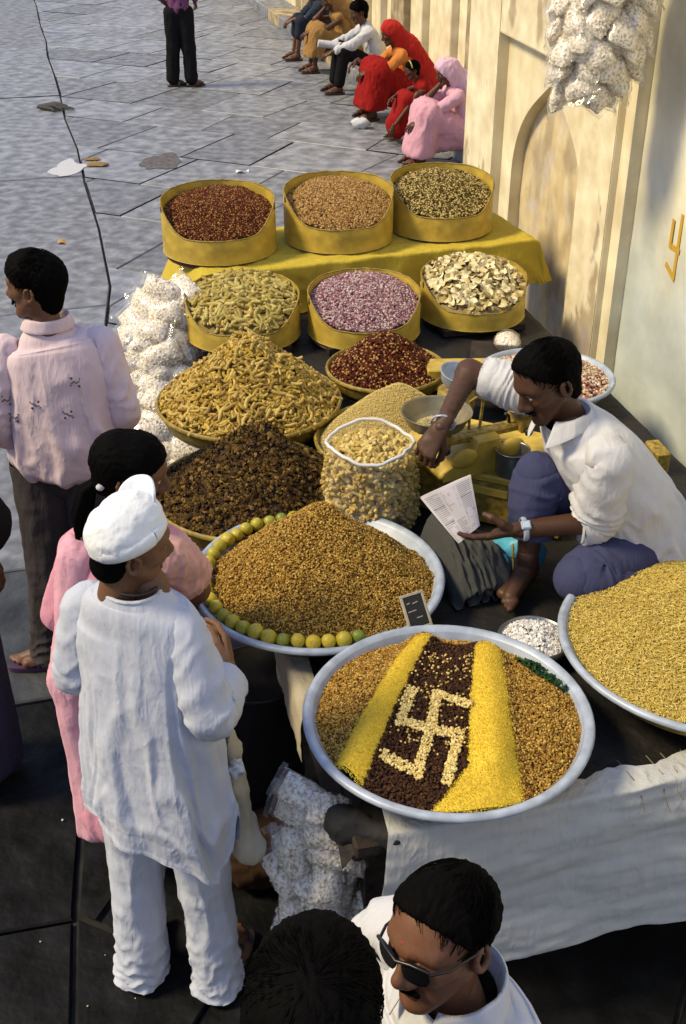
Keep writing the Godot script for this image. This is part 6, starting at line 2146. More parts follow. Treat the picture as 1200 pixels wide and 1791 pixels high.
func rose_woman() -> void:
	var f := Vector3(0.45, 0, -0.9).normalized()
	var J := {"front": f, "head": look(Vector3(-0.552, 1.428, -2.6), Vector3(0.97, -0.16, -0.05), Vector3(0.05, 1, 0.05), 0.9), "neck": Vector3(-0.6, 1.27, -2.6), "chest": Vector3(-0.61, 1.1, -2.6), "pelvis": Vector3(-0.63, 0.78, -2.58),
		"shL": Vector3(-0.72, 1.19, -2.6), "shR": Vector3(-0.48, 1.2, -2.6), "elL": Vector3(-0.79, 0.97, -2.58), "elR": Vector3(-0.42, 1.0, -2.68), "wrL": Vector3(-0.66, 0.92, -2.76), "wrR": Vector3(-0.46, 0.86, -2.8),
		"hipL": Vector3(-0.7, 0.76, -2.58), "hipR": Vector3(-0.56, 0.76, -2.58), "knL": Vector3(-0.7, 0.4, -2.57), "knR": Vector3(-0.57, 0.4, -2.57), "anL": Vector3(-0.7, 0.09, -2.56), "anR": Vector3(-0.56, 0.09, -2.56),
		"toeL": Vector3(-0.66, 0, -2.7), "toeR": Vector3(-0.5, 0, -2.7), "handR": ["relaxed", Vector3(0.5, 0.1, -0.8), Vector3(-0.6, -0.4, -0.4)], "handL": ["relaxed", Vector3(0.6, -0.1, -0.7), Vector3(0.5, 0, 0.5)]}
	var p := thing("person", "person in rose pink dress with black ponytail behind the white cap", "person", Vector3(-0.62, 0, -2.58))
	body(p, J, Color(0.15, 0.07, 0.036), true, 0.92)
	var l := torso_limbs(J, 0.9, 0.62)
	l.append(L(J.chest, Vector3(-0.68, 0.3, -2.56), 0.13, 0.14))
	l.append(L(J.pelvis, Vector3(-0.6, 0.26, -2.56), 0.14, 0.13))
	l.append_array(sleeve_limbs(J, "L", 0.9, 0.062, 0.06))
	l.append_array(sleeve_limbs(J, "R", 0.5, 0.06, 0.06))
	cloth_part(p, "dress", l, M.rose, 0.012, 0.035, [Plane(Vector3.DOWN, -0.2)], folds(Vector3(9, 1.5, 9), 0.012, 0.009, 501))
	var puff := blob([L(J.shR + Vector3(0.015, -0.01, 0.02), J.shR.lerp(J.elR, 0.62), 0.062, 0.07)], 0.009, 0.02)
	puff.push(folds(Vector3(14, 6, 14), 0.006, 0.016, 503))
	part(p, "puff_sleeve", puff, fabric(0.68, 0.38, 0.33))
	var sl := [L(Vector3(-0.71, 1.2, -2.56), Vector3(-0.77, 0.8, -2.53), 0.055, 0.06), L(Vector3(-0.77, 0.8, -2.53), Vector3(-0.765, 0.22, -2.52), 0.06, 0.055)]
	cloth_part(p, "long_scarf", sl, fabric(0.68, 0.36, 0.44, 0.3), 0.011, 0.03, [Plane(Vector3.DOWN, -0.2)], folds(Vector3(16, 1.2, 16), 0.01, 0.01, 505))
	# smooth hair drawn back into a ponytail
	var h: Transform3D = J.head
	var hl := [L(Vector3(0, 0.045, -0.01), Vector3(0, 0.04, 0.035), 0.088, 0.09, Vector3.RIGHT, 0.95), L(Vector3(0, 0.02, 0.05), Vector3(0, -0.04, 0.07), 0.07, 0.045),
		L(Vector3(0, -0.055, -0.085), Vector3(0, -0.08, -0.09), 0.112, 0.112, Vector3.ZERO, 1, true)]
	for s: float in [-1.0, 1.0]: hl.append(L(Vector3(s * 0.095, -0.03, 0.0), Vector3(s * 0.095, -0.05, 0.0), 0.03, 0.036, Vector3.ZERO, 1, true))
	var hg := blob(hl, 0.006, 0.012)
	var st := noise3(30.0, 507, 2)
	hg.push(func(q: Vector3, _n: Vector3) -> float: return st.get_noise_3d(q.x * 4.0, q.y * 1.2, q.z * 0.8) * 0.004)
	var g := Geo.new()
	g.add(hg, h)
	var hp := part(p, "hair", g, M.hair)
	g = Geo.new()
	var e := h * Vector3(0, -0.045, 0.105)
	for k in 14:
		var o := Vector3(rng.randf_range(-0.016, 0.016), 0, rng.randf_range(-0.016, 0.016))
		g.tube([h * Vector3(0, -0.03, 0.085), e + o + Vector3(-0.02, -0.02, 0.01), e + o * 1.6 + Vector3(-0.04, -0.09, 0.02), e + o * 1.2 + Vector3(-0.05, -0.17, 0.03 + o.x)], [0.011, 0.011, 0.009, 0.003], 6)
	part(hp, "ponytail", g, M.hair)
	g = Geo.new()
	g.ball(h * Vector3(0.05, -0.03, 0.082), Vector3(0.012, 0.009, 0.012), 10)
	part(hp, "hair_tie", g, M.shirt_white)

func pink_shirt_man() -> void:
	var f := Vector3(-0.1, 0, -1).normalized()
	var J := {"front": f, "head": look(Vector3(-1.015, 1.575, -3.6), Vector3(-0.97, -0.02, -0.24), Vector3.UP, 0.93), "neck": Vector3(-0.995, 1.425, -3.62), "chest": Vector3(-0.985, 1.25, -3.61), "pelvis": Vector3(-1.0, 0.92, -3.62),
		"shL": Vector3(-1.155, 1.355, -3.6), "shR": Vector3(-0.825, 1.37, -3.63), "elL": Vector3(-1.205, 1.09, -3.53), "elR": Vector3(-0.765, 1.115, -3.6), "wrL": Vector3(-1.13, 0.93, -3.72), "wrR": Vector3(-0.84, 0.98, -3.78),
		"hipL": Vector3(-1.09, 0.86, -3.62), "hipR": Vector3(-0.925, 0.86, -3.62), "knL": Vector3(-1.11, 0.46, -3.6), "knR": Vector3(-0.93, 0.46, -3.62), "anL": Vector3(-1.15, 0.098, -3.6), "anR": Vector3(-0.93, 0.098, -3.64),
		"toeL": Vector3(-1.3, 0, -3.56), "toeR": Vector3(-0.94, 0, -3.8), "handL": ["relaxed", Vector3(0.3, -0.4, -0.8), Vector3(0.8, 0, 0.2)], "handR": ["relaxed", Vector3(-0.4, -0.4, -0.8), Vector3(-0.8, 0, 0.2)]}
	var p := thing("person", "person in pale pink shirt and grey trousers, back turned, looking left", "person", Vector3(-1.02, 0, -3.62))
	body(p, J, Color(0.16, 0.075, 0.04), false, 1.0, 0.016, 0.68)
	hair_short(p, J.head, 31, 1.02)
	moustache(p, J.head)
	var side: Vector3 = J.shR - J.shL
	side.y = 0
	side = side.normalized()
	var N: Vector3 = J.neck
	var keys := [[N + Vector3(0, 0.0, 0), 0.068, 0.062, side], [N + Vector3(0, -0.025, 0), 0.095, 0.074, side], [N + Vector3(0.005, -0.052, 0), 0.145, 0.086, side], [Vector3(-0.985, 1.335, -3.615), 0.174, 0.102, side], [Vector3(-0.982, 1.23, -3.612), 0.18, 0.118, side], [Vector3(-0.985, 1.1, -3.612), 0.186, 0.13, side], [Vector3(-0.99, 0.99, -3.614), 0.188, 0.14, side], [Vector3(-0.995, 0.925, -3.616), 0.186, 0.138, side], [Vector3(-1.0, 0.885, -3.62), 0.158, 0.112, side]]
	var a := noise3(1.0, 601, 2)
	var b := noise3(1.0, 603, 3, true)
	var g := garment(keys, 170, 110, func(q: float, t: float, p2: Vector3) -> float:
		var w := a.get_noise_3d(cos(q) * 1.2, sin(q) * 1.2, t * 2.0)
		var low := smoothstep(0.35, 0.85, t)
		var fall := pow(0.5 + 0.5 * sin(q * 8.0 + 3.0 * w + t * 2.5), 3.0) * 0.02 * low
		var pull := pow(0.5 + 0.5 * sin((q + t * 3.4) * 7.0 + 4.0 * w), 4.0) * 0.007 * smoothstep(0.3, 0.5, t)
		var yoke := -0.004 * exp(-pow((t - 0.315) / 0.006, 2.0)) * maxf(0.0, sin(q))
		return fall + pull + yoke + b.get_noise_3d(p2.x * 3.0 + p2.y * 2.0, p2.y * 2.2, p2.z * 3.0) * 0.0075 - 0.006 * low)
	g.add(sleeve_tube(J.shL, J.elL, J.elL.lerp(J.wrL, 0.85), 0.062, 0.056, 0.05, 621, 0.009, J.neck))
	g.add(sleeve_tube(J.shR, J.elR, J.elR.lerp(J.wrR, 0.75), 0.062, 0.055, 0.048, 625, 0.009, J.neck))
	var sh := part(p, "shirt", g, M.pink_shirt)
	collar(p, J.neck + Vector3(0, 0.01, 0.0), Vector3(-0.5, 0, -0.9), M.pink_shirt, 0.07, 0.04)
	# little embroidered motifs across the back
	var spots := [Vector2(-1.145, 1.205), Vector2(-1.04, 1.2), Vector2(-0.9, 1.275), Vector2(-0.935, 1.16), Vector2(-1.125, 1.145)]
	for k in 5:
		var m := Geo.new()
		var s: Vector2 = spots[k]
		var z := -9.0
		for q in g.v:
			if Vector2(q.x, q.y).distance_to(s) < 0.012: z = maxf(z, q.z)
		if z < -8.0: continue
		var tilt := 0.5 if k % 2 else -0.6
		for d: float in [-1.0, 1.0]:
			m.ball(Vector3(s.x + d * 0.012, s.y + d * tilt * 0.024, z + 0.002), Vector3(0.0045, 0.0045, 0.002), 8)
			m.ball(Vector3(s.x + d * 0.016, s.y - d * tilt * 0.02, z + 0.002), Vector3(0.003, 0.003, 0.002), 8)
		m.tube([Vector3(s.x - 0.014, s.y + tilt * 0.01, z + 0.002), Vector3(s.x - 0.004, s.y + 0.004, z + 0.003), Vector3(s.x + 0.004, s.y - 0.003, z + 0.003), Vector3(s.x + 0.015, s.y - tilt * 0.008, z + 0.002)], [0.0022], 5)
		part(sh, "embroidered_motif", m, mat(lin(0.05, 0.045, 0.06), 0.9)).set_meta("kind", "stuff")
	var tr := blob([L(J.pelvis + Vector3(0, 0.05, 0), J.pelvis + Vector3(0, -0.02, 0), 0.14, 0.15, f, 0.75)], 0.012, 0.03)
	tr.add(leg_tube(J.hipL, J.knL, J.anL, 0.105, 0.088, 0.085, side, 631, 0.008, 0.06))
	tr.add(leg_tube(J.hipR, J.knR, J.anR, 0.105, 0.088, 0.085, side, 637, 0.008, 0.06))
	part(p, "trousers", tr, M.grey_trousers)
	sandal(p, J.anL, J.toeL, mat(lin(0.05, 0.02, 0.06), 0.6), mat(lin(0.04, 0.015, 0.05), 0.6))
	sandal(p, J.anR, J.toeR, M.leather, M.leather)

func seller() -> void:
	var f := Vector3(-0.86, 0, 0.5)
	var hd := look(Vector3(0.6, 1.478, -3.06), Vector3(-0.86, -0.42, 0.36), Vector3(-0.35, 1, 0.05), 0.97)
	var J := {"front": f, "head": hd, "neck": Vector3(0.67, 1.345, -3.06), "chest": Vector3(0.8, 1.185, -3.09), "pelvis": Vector3(0.965, 0.89, -3.17),
		"shL": Vector3(0.775, 1.3, -2.93), "shR": Vector3(0.63, 1.335, -3.27), "elL": Vector3(0.775, 1.052, -2.97), "wrL": Vector3(0.528, 1.037, -2.945), "elR": Vector3(0.405, 1.375, -3.36), "wrR": Vector3(0.303, 1.276, -3.16),
		"hipL": Vector3(0.99, 0.9, -3.07), "knL": Vector3(0.715, 0.915, -2.86), "anL": Vector3(0.98, 0.84, -2.95), "hipR": Vector3(0.9, 0.9, -3.22), "knR": Vector3(0.6, 1.165, -3.07), "anR": Vector3(0.585, 0.862, -3.02),
		"toeL": Vector3(1.1, 0.77, -2.98), "toeR": Vector3(0.5, 0.77, -2.9), "handL": ["cup", Vector3(-1, -0.25, 0.08), Vector3(-0.1, 0.75, -0.55)], "handR": ["pinch", Vector3(-0.55, -0.8, 0.3), Vector3(0.35, -0.5, -0.75)]}
	var p := thing("person", "seller in white shirt and blue jeans squatting beside the scale", "person", Vector3(0.8, 0.765, -3.05))
	var tone := Color(0.082, 0.036, 0.02)
	body(p, J, tone)
	hair_short(p, hd, 41, 0.99, 0.022)
	moustache(p, hd)
	var side: Vector3 = (J.shL - J.shR).normalized()
	var keys := [[Vector3(0.668, 1.365, -3.062), 0.068, 0.064, side], [Vector3(0.678, 1.345, -3.066), 0.1, 0.074, side], [Vector3(0.7, 1.315, -3.075), 0.152, 0.092, side], [Vector3(0.745, 1.255, -3.083), 0.186, 0.12, side], [Vector3(0.81, 1.17, -3.095), 0.188, 0.135, side], [Vector3(0.885, 1.06, -3.11), 0.185, 0.142, side], [Vector3(0.945, 0.95, -3.12), 0.195, 0.145, side], [Vector3(0.985, 0.865, -3.12), 0.215, 0.15, side], [Vector3(1.01, 0.8, -3.115), 0.228, 0.155, side]]
	var a := noise3(1.0, 701, 2)
	var b := noise3(1.0, 703, 3, true)
	var g := garment(keys, 170, 110, func(q: float, t: float, p2: Vector3) -> float:
		var w := a.get_noise_3d(cos(q) * 1.2, sin(q) * 1.2, t * 2.0)
		var low := smoothstep(0.3, 0.9, t)
		var fall := pow(0.5 + 0.5 * sin(q * 7.0 + 3.0 * w + t * 3.0), 3.0) * 0.016 * low
		var cross := pow(0.5 + 0.5 * sin(t * 40.0 + 2.6 * sin(q + 1.0) + 6.0 * w), 4.0) * 0.008 * smoothstep(0.45, 0.7, t)
		return fall + cross + b.get_noise_3d(p2.x * 3.2 + p2.y * 2.4, p2.y * 3.0, p2.z * 3.0) * 0.008 - 0.004 * low, func(q: float, t: float) -> float: return (0.04 * sin(q * 2.0 + 0.5) + 0.02 * sin(q * 5.0)) * smoothstep(0.85, 1.0, t))
	g.add(sleeve_tube(J.shL, J.elL.lerp(J.shL, 0.1), J.elL.lerp(J.wrL, 0.14), 0.076, 0.074, 0.066, 731, 0.011, J.neck))
	g.add(sleeve_tube(J.shR, J.shR.lerp(J.elR, 0.45), J.shR.lerp(J.elR, 0.76), 0.074, 0.07, 0.062, 735, 0.009, J.neck))
	part(p, "shirt", g, M.shirt_white)
	collar(p, J.neck + Vector3(-0.005, 0.012, 0), f, M.shirt_white, 0.07, 0.042, 0.45)
	for e in [["L", 1.15, 0.07], ["R", 0.76, 0.064]]:
		var s: String = e[0]
		var t: float = e[1]
		var c: Vector3 = J["el" + s].lerp(J["wr" + s], t - 1.0) if t > 1.0 else J["sh" + s].lerp(J["el" + s], t)
		var d: Vector3 = (J["wr" + s] - J["el" + s] if t > 1.0 else J["el" + s] - J["sh" + s]).normalized()
		g = Geo.new()
		g.tube([c - d * 0.04, c - d * 0.02, c + d * 0.012, c + d * 0.016, c - d * 0.01], [e[2] * 1.02, e[2] * 1.08, e[2] * 1.03, e[2] * 0.9, e[2] * 0.8], 26, false)
		g.push(folds(Vector3(20, 20, 20), 0.004, 0.006, 711))
		part(p, "rolled_cuff", g, M.shirt_white)
	var l := [L(J.pelvis + Vector3(-0.02, 0.05, 0), J.pelvis + Vector3(0, 0.02, 0), 0.14, 0.15, f, 0.85), L(J.hipR, J.knR, 0.1, 0.082), L(J.knR, J.knR.lerp(J.anR, 0.62), 0.08, 0.068), L(J.hipL, J.knL, 0.105, 0.088), L(J.knL, J.anL, 0.082, 0.07)]
	var jb := blob([l[0]], 0.012, 0.025)
	jb.add(blob([L(J.knR + Vector3(0.01, 0, 0), J.knR, 0.066, 0.07), L(J.knL + Vector3(0.01, 0, 0), J.knL, 0.072, 0.076)], 0.009, 0.02))
	jb.add(sleeve_tube(J.hipR, J.knR, J.knR.lerp(J.anR, 0.66), 0.1, 0.078, 0.07, 741, 0.009))
	jb.add(sleeve_tube(J.hipL, J.knL, J.knL.lerp(J.anL, 0.8), 0.104, 0.084, 0.07, 745, 0.009))
	part(p, "jeans", jb, M.jeans)
	# wristwatch, bangle
	var wd: Vector3 = (J.wrL - J.elL).normalized()
	var wc: Vector3 = J.wrL - wd * 0.025
	g = Geo.new()
	var up := (Vector3(0, 0.8, 0.6) - wd * Vector3(0, 0.8, 0.6).dot(wd)).normalized()
	var sd := wd.cross(up)
	var ring := []
	for k in 21: ring.append(wc + up * cos(TAU * k / 20.0) * 0.031 + sd * sin(TAU * k / 20.0) * 0.034)
	g.tube(ring, [0.0095], 6, false, 0.5)
	part(p, "watch_strap", g, M.steel)
	g = Geo.new()
	g.box(wc + up * 0.034, Vector3(0.03, 0.008, 0.028), Basis(wd, up, sd), 0.003)
	part(p, "watch_case", g, M.steel)
	g = Geo.new()
	g.box(wc + up * 0.0385, Vector3(0.022, 0.002, 0.02), Basis(wd, up, sd), 0.0005)
	part(p, "watch_dial", g, mat(lin(0.4, 0.5, 0.6), 0.2))
	wd = (J.wrR - J.elR).normalized()
	wc = J.wrR - wd * 0.02
	up = (Vector3.UP - wd * wd.y).normalized()
	sd = wd.cross(up)
	ring = []
	for k in 25: ring.append(wc + up * cos(TAU * k / 24.0) * 0.035 + sd * sin(TAU * k / 24.0) * 0.036 + wd * 0.008 * sin(TAU * k / 24.0))
	g = Geo.new()
	g.tube(ring, [0.004], 8, false)
	part(p, "bangle", g, M.steel)
	# newspaper packet in his left hand
	var c00 := Vector3(0.235, 1.125, -2.985); var c10 := Vector3(0.385, 1.195, -3.0); var c11 := Vector3(0.417, 1.05, -2.95); var c01 := Vector3(0.352, 1.0, -2.925)
	var nn := (c10 - c00).cross(c00 - c01).normalized()
	if nn.z < 0: nn = -nn
	var face := func(u: float, v: float) -> Vector3:   # v 1 at the mouth
		var q := (c01.lerp(c11, u)).lerp(c00.lerp(c10, u), v)
		return q + nn * (0.016 * sin(u * PI) * (0.35 + 0.65 * v) + 0.004 * sin(u * 9 + v * 4))
	var pk := thing("newspaper_packet", "cone packet folded from printed newspaper in the seller's left hand", "paper packet", c01)
	g = Geo.new()
	g.sheet(16, 16, face, 0.0008)
	part(pk, "front_sheet", g, M.paper)
	g = Geo.new()
	g.sheet(16, 16, func(u: float, v: float) -> Vector3:
		var q: Vector3 = face.call(u, v)
		return q - nn * (0.004 + 0.03 * sin(u * PI) * v) + Vector3(0, 0.004 * v, 0), 0.0008)
	part(pk, "back_sheet", g, M.paper)
	g = Geo.new()
	var r2 := RandomNumberGenerator.new()
	r2.seed = 5
	for column in 3:
		for row in 26:
			var v := 0.05 + row * 0.036
			var u0 := 0.05 + column * 0.32
			var u1 := u0 + (0.27 if r2.randf() > 0.2 else 0.15)
			if column == 1 and row > 8 and row < 14: continue
			var hh := 0.006 if row % 9 else 0.013
			var off := nn * 0.0009
			g.quad((face.call(u0, v) as Vector3) + off, (face.call(u1, v) as Vector3) + off, (face.call(u1, v + hh) as Vector3) + off, (face.call(u0, v + hh) as Vector3) + off)
	part(pk, "print", g, M.ink).set_meta("kind", "stuff")

func sunglasses_man() -> void:
	var f := Vector3(-0.86, 0, 0.5)
	var hd := look(Vector3(0.152, 1.395, -1.175), Vector3(-0.74, 0.1, 0.66), Vector3(-0.05, 1, -0.15), 0.88)
	var J := {"front": f, "head": hd, "neck": Vector3(0.185, 1.27, -1.17), "chest": Vector3(0.2, 1.1, -1.17), "pelvis": Vector3(0.2, 0.78, -1.18),
		"shL": Vector3(0.285, 1.215, -1.03), "shR": Vector3(0.1, 1.22, -1.33), "elL": Vector3(0.33, 0.95, -0.96), "elR": Vector3(0.02, 0.96, -1.4), "wrL": Vector3(0.2, 0.78, -0.9), "wrR": Vector3(-0.08, 0.82, -1.3),
		"hipL": Vector3(0.24, 0.74, -1.1), "hipR": Vector3(0.16, 0.74, -1.26), "knL": Vector3(0.22, 0.4, -1.08), "knR": Vector3(0.14, 0.4, -1.26), "anL": Vector3(0.24, 0.098, -1.08), "anR": Vector3(0.16, 0.098, -1.26),
		"toeL": Vector3(0.1, 0, -1.0), "toeR": Vector3(0.02, 0, -1.18), "handL": ["relaxed", Vector3(-0.4, -0.9, 0.1), Vector3(-0.3, 0, -0.9)], "handR": ["relaxed", Vector3(-0.3, -0.9, 0.1), Vector3(0.3, 0, 0.9)]}
	var p := thing("person", "person in dark sunglasses and white shirt at the bottom edge", "person", Vector3(0.2, 0, -1.17))
	body(p, J, Color(0.17, 0.078, 0.042), false, 1.0, 0.016, 0.68)
	hair_short(p, hd, 51, 1.0, 0.026)
	moustache(p, hd)
	var side: Vector3 = (J.shL - J.shR)
	side.y = 0
	side = side.normalized()
	var N: Vector3 = J.neck
	var keys := [[N + Vector3(0, 0.0, 0), 0.07, 0.064, side], [N + Vector3(0, -0.022, 0), 0.098, 0.076, side], [N + Vector3(0.004, -0.048, 0), 0.15, 0.092, side], [N + Vector3(0.01, -0.085, 0), 0.178, 0.108, side], [N + Vector3(0.012, -0.19, 0), 0.185, 0.125, side], [N + Vector3(0.012, -0.36, 0), 0.18, 0.13, side], [N + Vector3(0.012, -0.52, 0), 0.19, 0.135, side]]
	var a := noise3(1.0, 801, 2)
	var b := noise3(1.0, 803, 3, true)
	var g := garment(keys, 150, 80, func(q: float, t: float, p2: Vector3) -> float:
		var w := a.get_noise_3d(cos(q) * 1.2, sin(q) * 1.2, t * 2.0)
		return pow(0.5 + 0.5 * sin(q * 7.0 + 3.0 * w + t * 3.0), 3.0) * 0.014 * smoothstep(0.3, 0.8, t) + b.get_noise_3d(p2.x * 4.0 + p2.y * 2.0, p2.y * 3.0, p2.z * 4.0) * 0.007)
	g.add(sleeve_tube(J.shL, J.elL, J.elL.lerp(J.wrL, 0.5), 0.07, 0.062, 0.055, 811, 0.009, J.neck))
	g.add(sleeve_tube(J.shR, J.elR, J.elR.lerp(J.wrR, 0.5), 0.07, 0.062, 0.055, 815, 0.009, J.neck))
	part(p, "shirt", g, M.shirt_white)
	collar(p, J.neck + Vector3(0.0, 0.01, 0), f, M.shirt_white, 0.072, 0.045, 0.5)
	cloth_part(p, "trousers", trouser_limbs(J), M.grey_trousers, 0.016)
	sandal(p, J.anL, J.toeL, M.leather, M.leather)
	sandal(p, J.anR, J.toeR, M.leather, M.leather)
	# sunglasses: two dark lenses, bridge and temples
	var gl := thing("sunglasses", "black sunglasses worn by the person at the bottom of the photo", "sunglasses", hd * Vector3(0, 0.005, -0.1))
	var frame := mat(lin(0.01, 0.01, 0.011), 0.3)
	for s: float in [-1, 1]:
		g = Geo.new()
		g.sheet(14, 10, func(u: float, v: float) -> Vector3:
			var x := (u - 0.5) * 2.0
			var y := (v - 0.5) * 2.0
			var sq := sqrt(maxf(0.0, 1.0 - 0.42 * y * y))
			var sy := sqrt(maxf(0.0, 1.0 - 0.36 * x * x))
			return hd * Vector3(s * 0.034 - x * sq * 0.027, 0.002 + y * sy * 0.0205, -0.1065 + 0.014 * pow(absf(s * 0.034 - x * sq * 0.027) / 0.06, 2.0)), 0.003)
		part(gl, "lens", g, mat(lin(0.008, 0.008, 0.009), 0.06))
		g = Geo.new()
		g.tube([hd * Vector3(s * 0.06, 0.012, -0.093), hd * Vector3(s * 0.077, 0.012, -0.06), hd * Vector3(s * 0.083, 0.014, 0.01), hd * Vector3(s * 0.08, -0.012, 0.035)], [0.0028, 0.0026, 0.0026, 0.003], 6)
		part(gl, "temple", g, frame)
	g = Geo.new()
	g.tube([hd * Vector3(-0.062, 0.019, -0.094), hd * Vector3(-0.03, 0.0235, -0.107), hd * Vector3(0, 0.016, -0.112), hd * Vector3(0.03, 0.0235, -0.107), hd * Vector3(0.062, 0.019, -0.094)], [0.003], 6)
	part(gl, "brow_bar", g, frame)
	g = Geo.new()
	g.ball(hd * Vector3(0, 0.042, -0.0945), Vector3(0.005, 0.005, 0.002), 10, hd.basis)
	part(p, "forehead_dot", g, mat(lin(0.3, 0.03, 0.02), 0.8))

func edge_people() -> void:
	# black head and shawl at the bottom edge
	var hd := look(Vector3(-0.04, 1.505, -0.95), Vector3(0.1, -0.3, -1))
	var J := {"front": Vector3(0, 0, -1), "head": hd, "neck": Vector3(-0.06, 1.4, -0.93), "chest": Vector3(-0.06, 1.24, -0.91), "pelvis": Vector3(-0.06, 0.9, -0.9), "shL": Vector3(-0.22, 1.33, -0.92), "shR": Vector3(0.1, 1.33, -0.92),
		"elL": Vector3(-0.27, 1.06, -0.9), "elR": Vector3(0.14, 1.06, -0.9), "wrL": Vector3(-0.2, 0.88, -1.05), "wrR": Vector3(0.08, 0.88, -1.05), "hipL": Vector3(-0.14, 0.85, -0.9), "hipR": Vector3(0.02, 0.85, -0.9),
		"knL": Vector3(-0.14, 0.46, -0.91), "knR": Vector3(0.02, 0.46, -0.91), "anL": Vector3(-0.14, 0.098, -0.9), "anR": Vector3(0.02, 0.098, -0.9), "toeL": Vector3(-0.16, 0, -1.05), "toeR": Vector3(0.04, 0, -1.05), "handL": ["relaxed", Vector3(0.4, -0.6, -0.6), Vector3(0.5, 0, 0.5)], "handR": ["relaxed", Vector3(-0.4, -0.6, -0.6), Vector3(-0.5, 0, 0.5)]}
	var p := thing("person", "black-haired person in black, only the back of the head at the bottom edge", "person", Vector3(-0.06, 0, -0.92))
	body(p, J, Color(0.12, 0.055, 0.03))
	hair_short(p, hd, 61, 1.1)
	var l := torso_limbs(J, 1.1, 0.7)
	l.append_array(sleeve_limbs(J, "L", 1.8)); l.append_array(sleeve_limbs(J, "R", 1.8))
	l.append(L(hd * Vector3(0, -0.04, 0.05), Vector3(-0.06, 1.3, -0.9), 0.07, 0.14))
	l.append(L(J.pelvis, Vector3(-0.06, 0.2, -0.9), 0.17, 0.17))
	cloth_part(p, "black_robe", l, M.black_cloth, 0.014, 0.05, [Plane(Vector3.DOWN, -0.12)], folds(Vector3(6, 2, 6), 0.01, 0.01, 901))
	# figure cut by the left edge
	hd = look(Vector3(-1.325, 1.5, -2.98), Vector3(-0.3, -0.1, -0.9))
	J = {"front": Vector3(0.1, 0, -1), "head": hd, "neck": Vector3(-1.315, 1.34, -2.98), "chest": Vector3(-1.305, 1.18, -2.97), "pelvis": Vector3(-1.275, 0.84, -2.97), "shL": Vector3(-1.455, 1.26, -2.97), "shR": Vector3(-1.175, 1.26, -2.97),
		"elL": Vector3(-1.495, 1.0, -2.97), "elR": Vector3(-1.085, 1.06, -2.95), "wrL": Vector3(-1.455, 0.8, -3.0), "wrR": Vector3(-1.095, 0.985, -2.915), "hipL": Vector3(-1.355, 0.8, -2.97), "hipR": Vector3(-1.215, 0.8, -2.97),
		"knL": Vector3(-1.355, 0.43, -2.97), "knR": Vector3(-1.225, 0.43, -2.97), "anL": Vector3(-1.355, 0.098, -2.97), "anR": Vector3(-1.225, 0.098, -2.96), "toeL": Vector3(-1.355, 0, -3.1), "toeR": Vector3(-1.185, 0, -3.1),
		"handL": ["relaxed", Vector3(0, -1, 0), Vector3(1, 0, 0)], "handR": ["relaxed", Vector3(0.3, -0.95, 0.1), Vector3(-0.9, 0, -0.2)]}
	p = thing("person", "person in black top and speckled violet skirt cut off by the left edge", "person", Vector3(-1.285, 0, -2.97))
	body(p, J, Color(0.1, 0.044, 0.024), true)
	hair_short(p, hd, 71, 1.05)
	l = torso_limbs(J, 1.1, 0.7)
	l.append_array(sleeve_limbs(J, "L", 1.5)); l.append_array(sleeve_limbs(J, "R", 1.35, 0.085, 0.07))
	cloth_part(p, "black_top", l, M.black_cloth, 0.014, 0.04, [Plane(Vector3.DOWN, -0.8)], folds(Vector3(6, 3, 6), 0.008, 0.01, 911))
	cloth_part(p, "violet_skirt", [L(J.pelvis + Vector3(0, 0.06, 0), Vector3(-1.290, 0.12, -2.97), 0.13, 0.165)], M.violet_cloth, 0.014, 0.03, [Plane(Vector3.DOWN, -0.06)], folds(Vector3(9, 1.2, 9), 0.012, 0.008, 913))
	# sleeve of somebody behind the seller at the right edge
	hd = look(Vector3(1.5, 1.5, -3.05), Vector3(0.3, -0.1, 0.9))
	J = {"front": Vector3(0.9, 0, 0.4), "head": hd, "neck": Vector3(1.46, 1.36, -3.08), "chest": Vector3(1.42, 1.2, -3.1), "pelvis": Vector3(1.4, 0.88, -3.12), "shL": Vector3(1.46, 1.28, -3.22), "shR": Vector3(1.34, 1.28, -2.98), "elL": Vector3(1.5, 1.03, -3.25), "elR": Vector3(1.22, 1.08, -2.98), "wrL": Vector3(1.6, 0.9, -3.1), "wrR": Vector3(1.36, 0.95, -2.84),
		"hipL": Vector3(1.42, 0.86, -3.18), "hipR": Vector3(1.36, 0.86, -3.06), "knL": Vector3(1.7, 0.86, -3.05), "knR": Vector3(1.62, 0.86, -2.92), "anL": Vector3(1.72, 0.45, -3.03), "anR": Vector3(1.64, 0.45, -2.9), "toeL": Vector3(1.85, 0.4, -2.95), "toeR": Vector3(1.78, 0.4, -2.82), "handL": ["relaxed", Vector3(1, -0.3, 0), Vector3(0, -1, 0)], "handR": ["relaxed", Vector3(1, -0.3, 0.3), Vector3(0, -1, 0)]}
	p = thing("person", "person in pale blue kurta at the right edge behind the seller, one sleeve showing", "person", Vector3(1.42, 0.75, -3.1))
	body(p, J, Color(0.12, 0.055, 0.03))
	hair_short(p, hd, 81)
	l = torso_limbs(J, 1.1, 0.7)
	l.append_array(sleeve_limbs(J, "L", 1.7)); l.append_array(sleeve_limbs(J, "R", 1.7, 0.078, 0.07))
	cloth_part(p, "kurta", l, fabric(0.5, 0.58, 0.7), 0.013, 0.035, [], folds(Vector3(7, 3, 7), 0.01, 0.012, 921))
	cloth_part(p, "trousers", [L(J.hipL, J.knL, 0.09, 0.075), L(J.hipR, J.knR, 0.09, 0.075), L(J.knL, J.anL, 0.075, 0.065), L(J.knR, J.anR, 0.075, 0.065)], fabric(0.5, 0.58, 0.7), 0.016, 0.03)

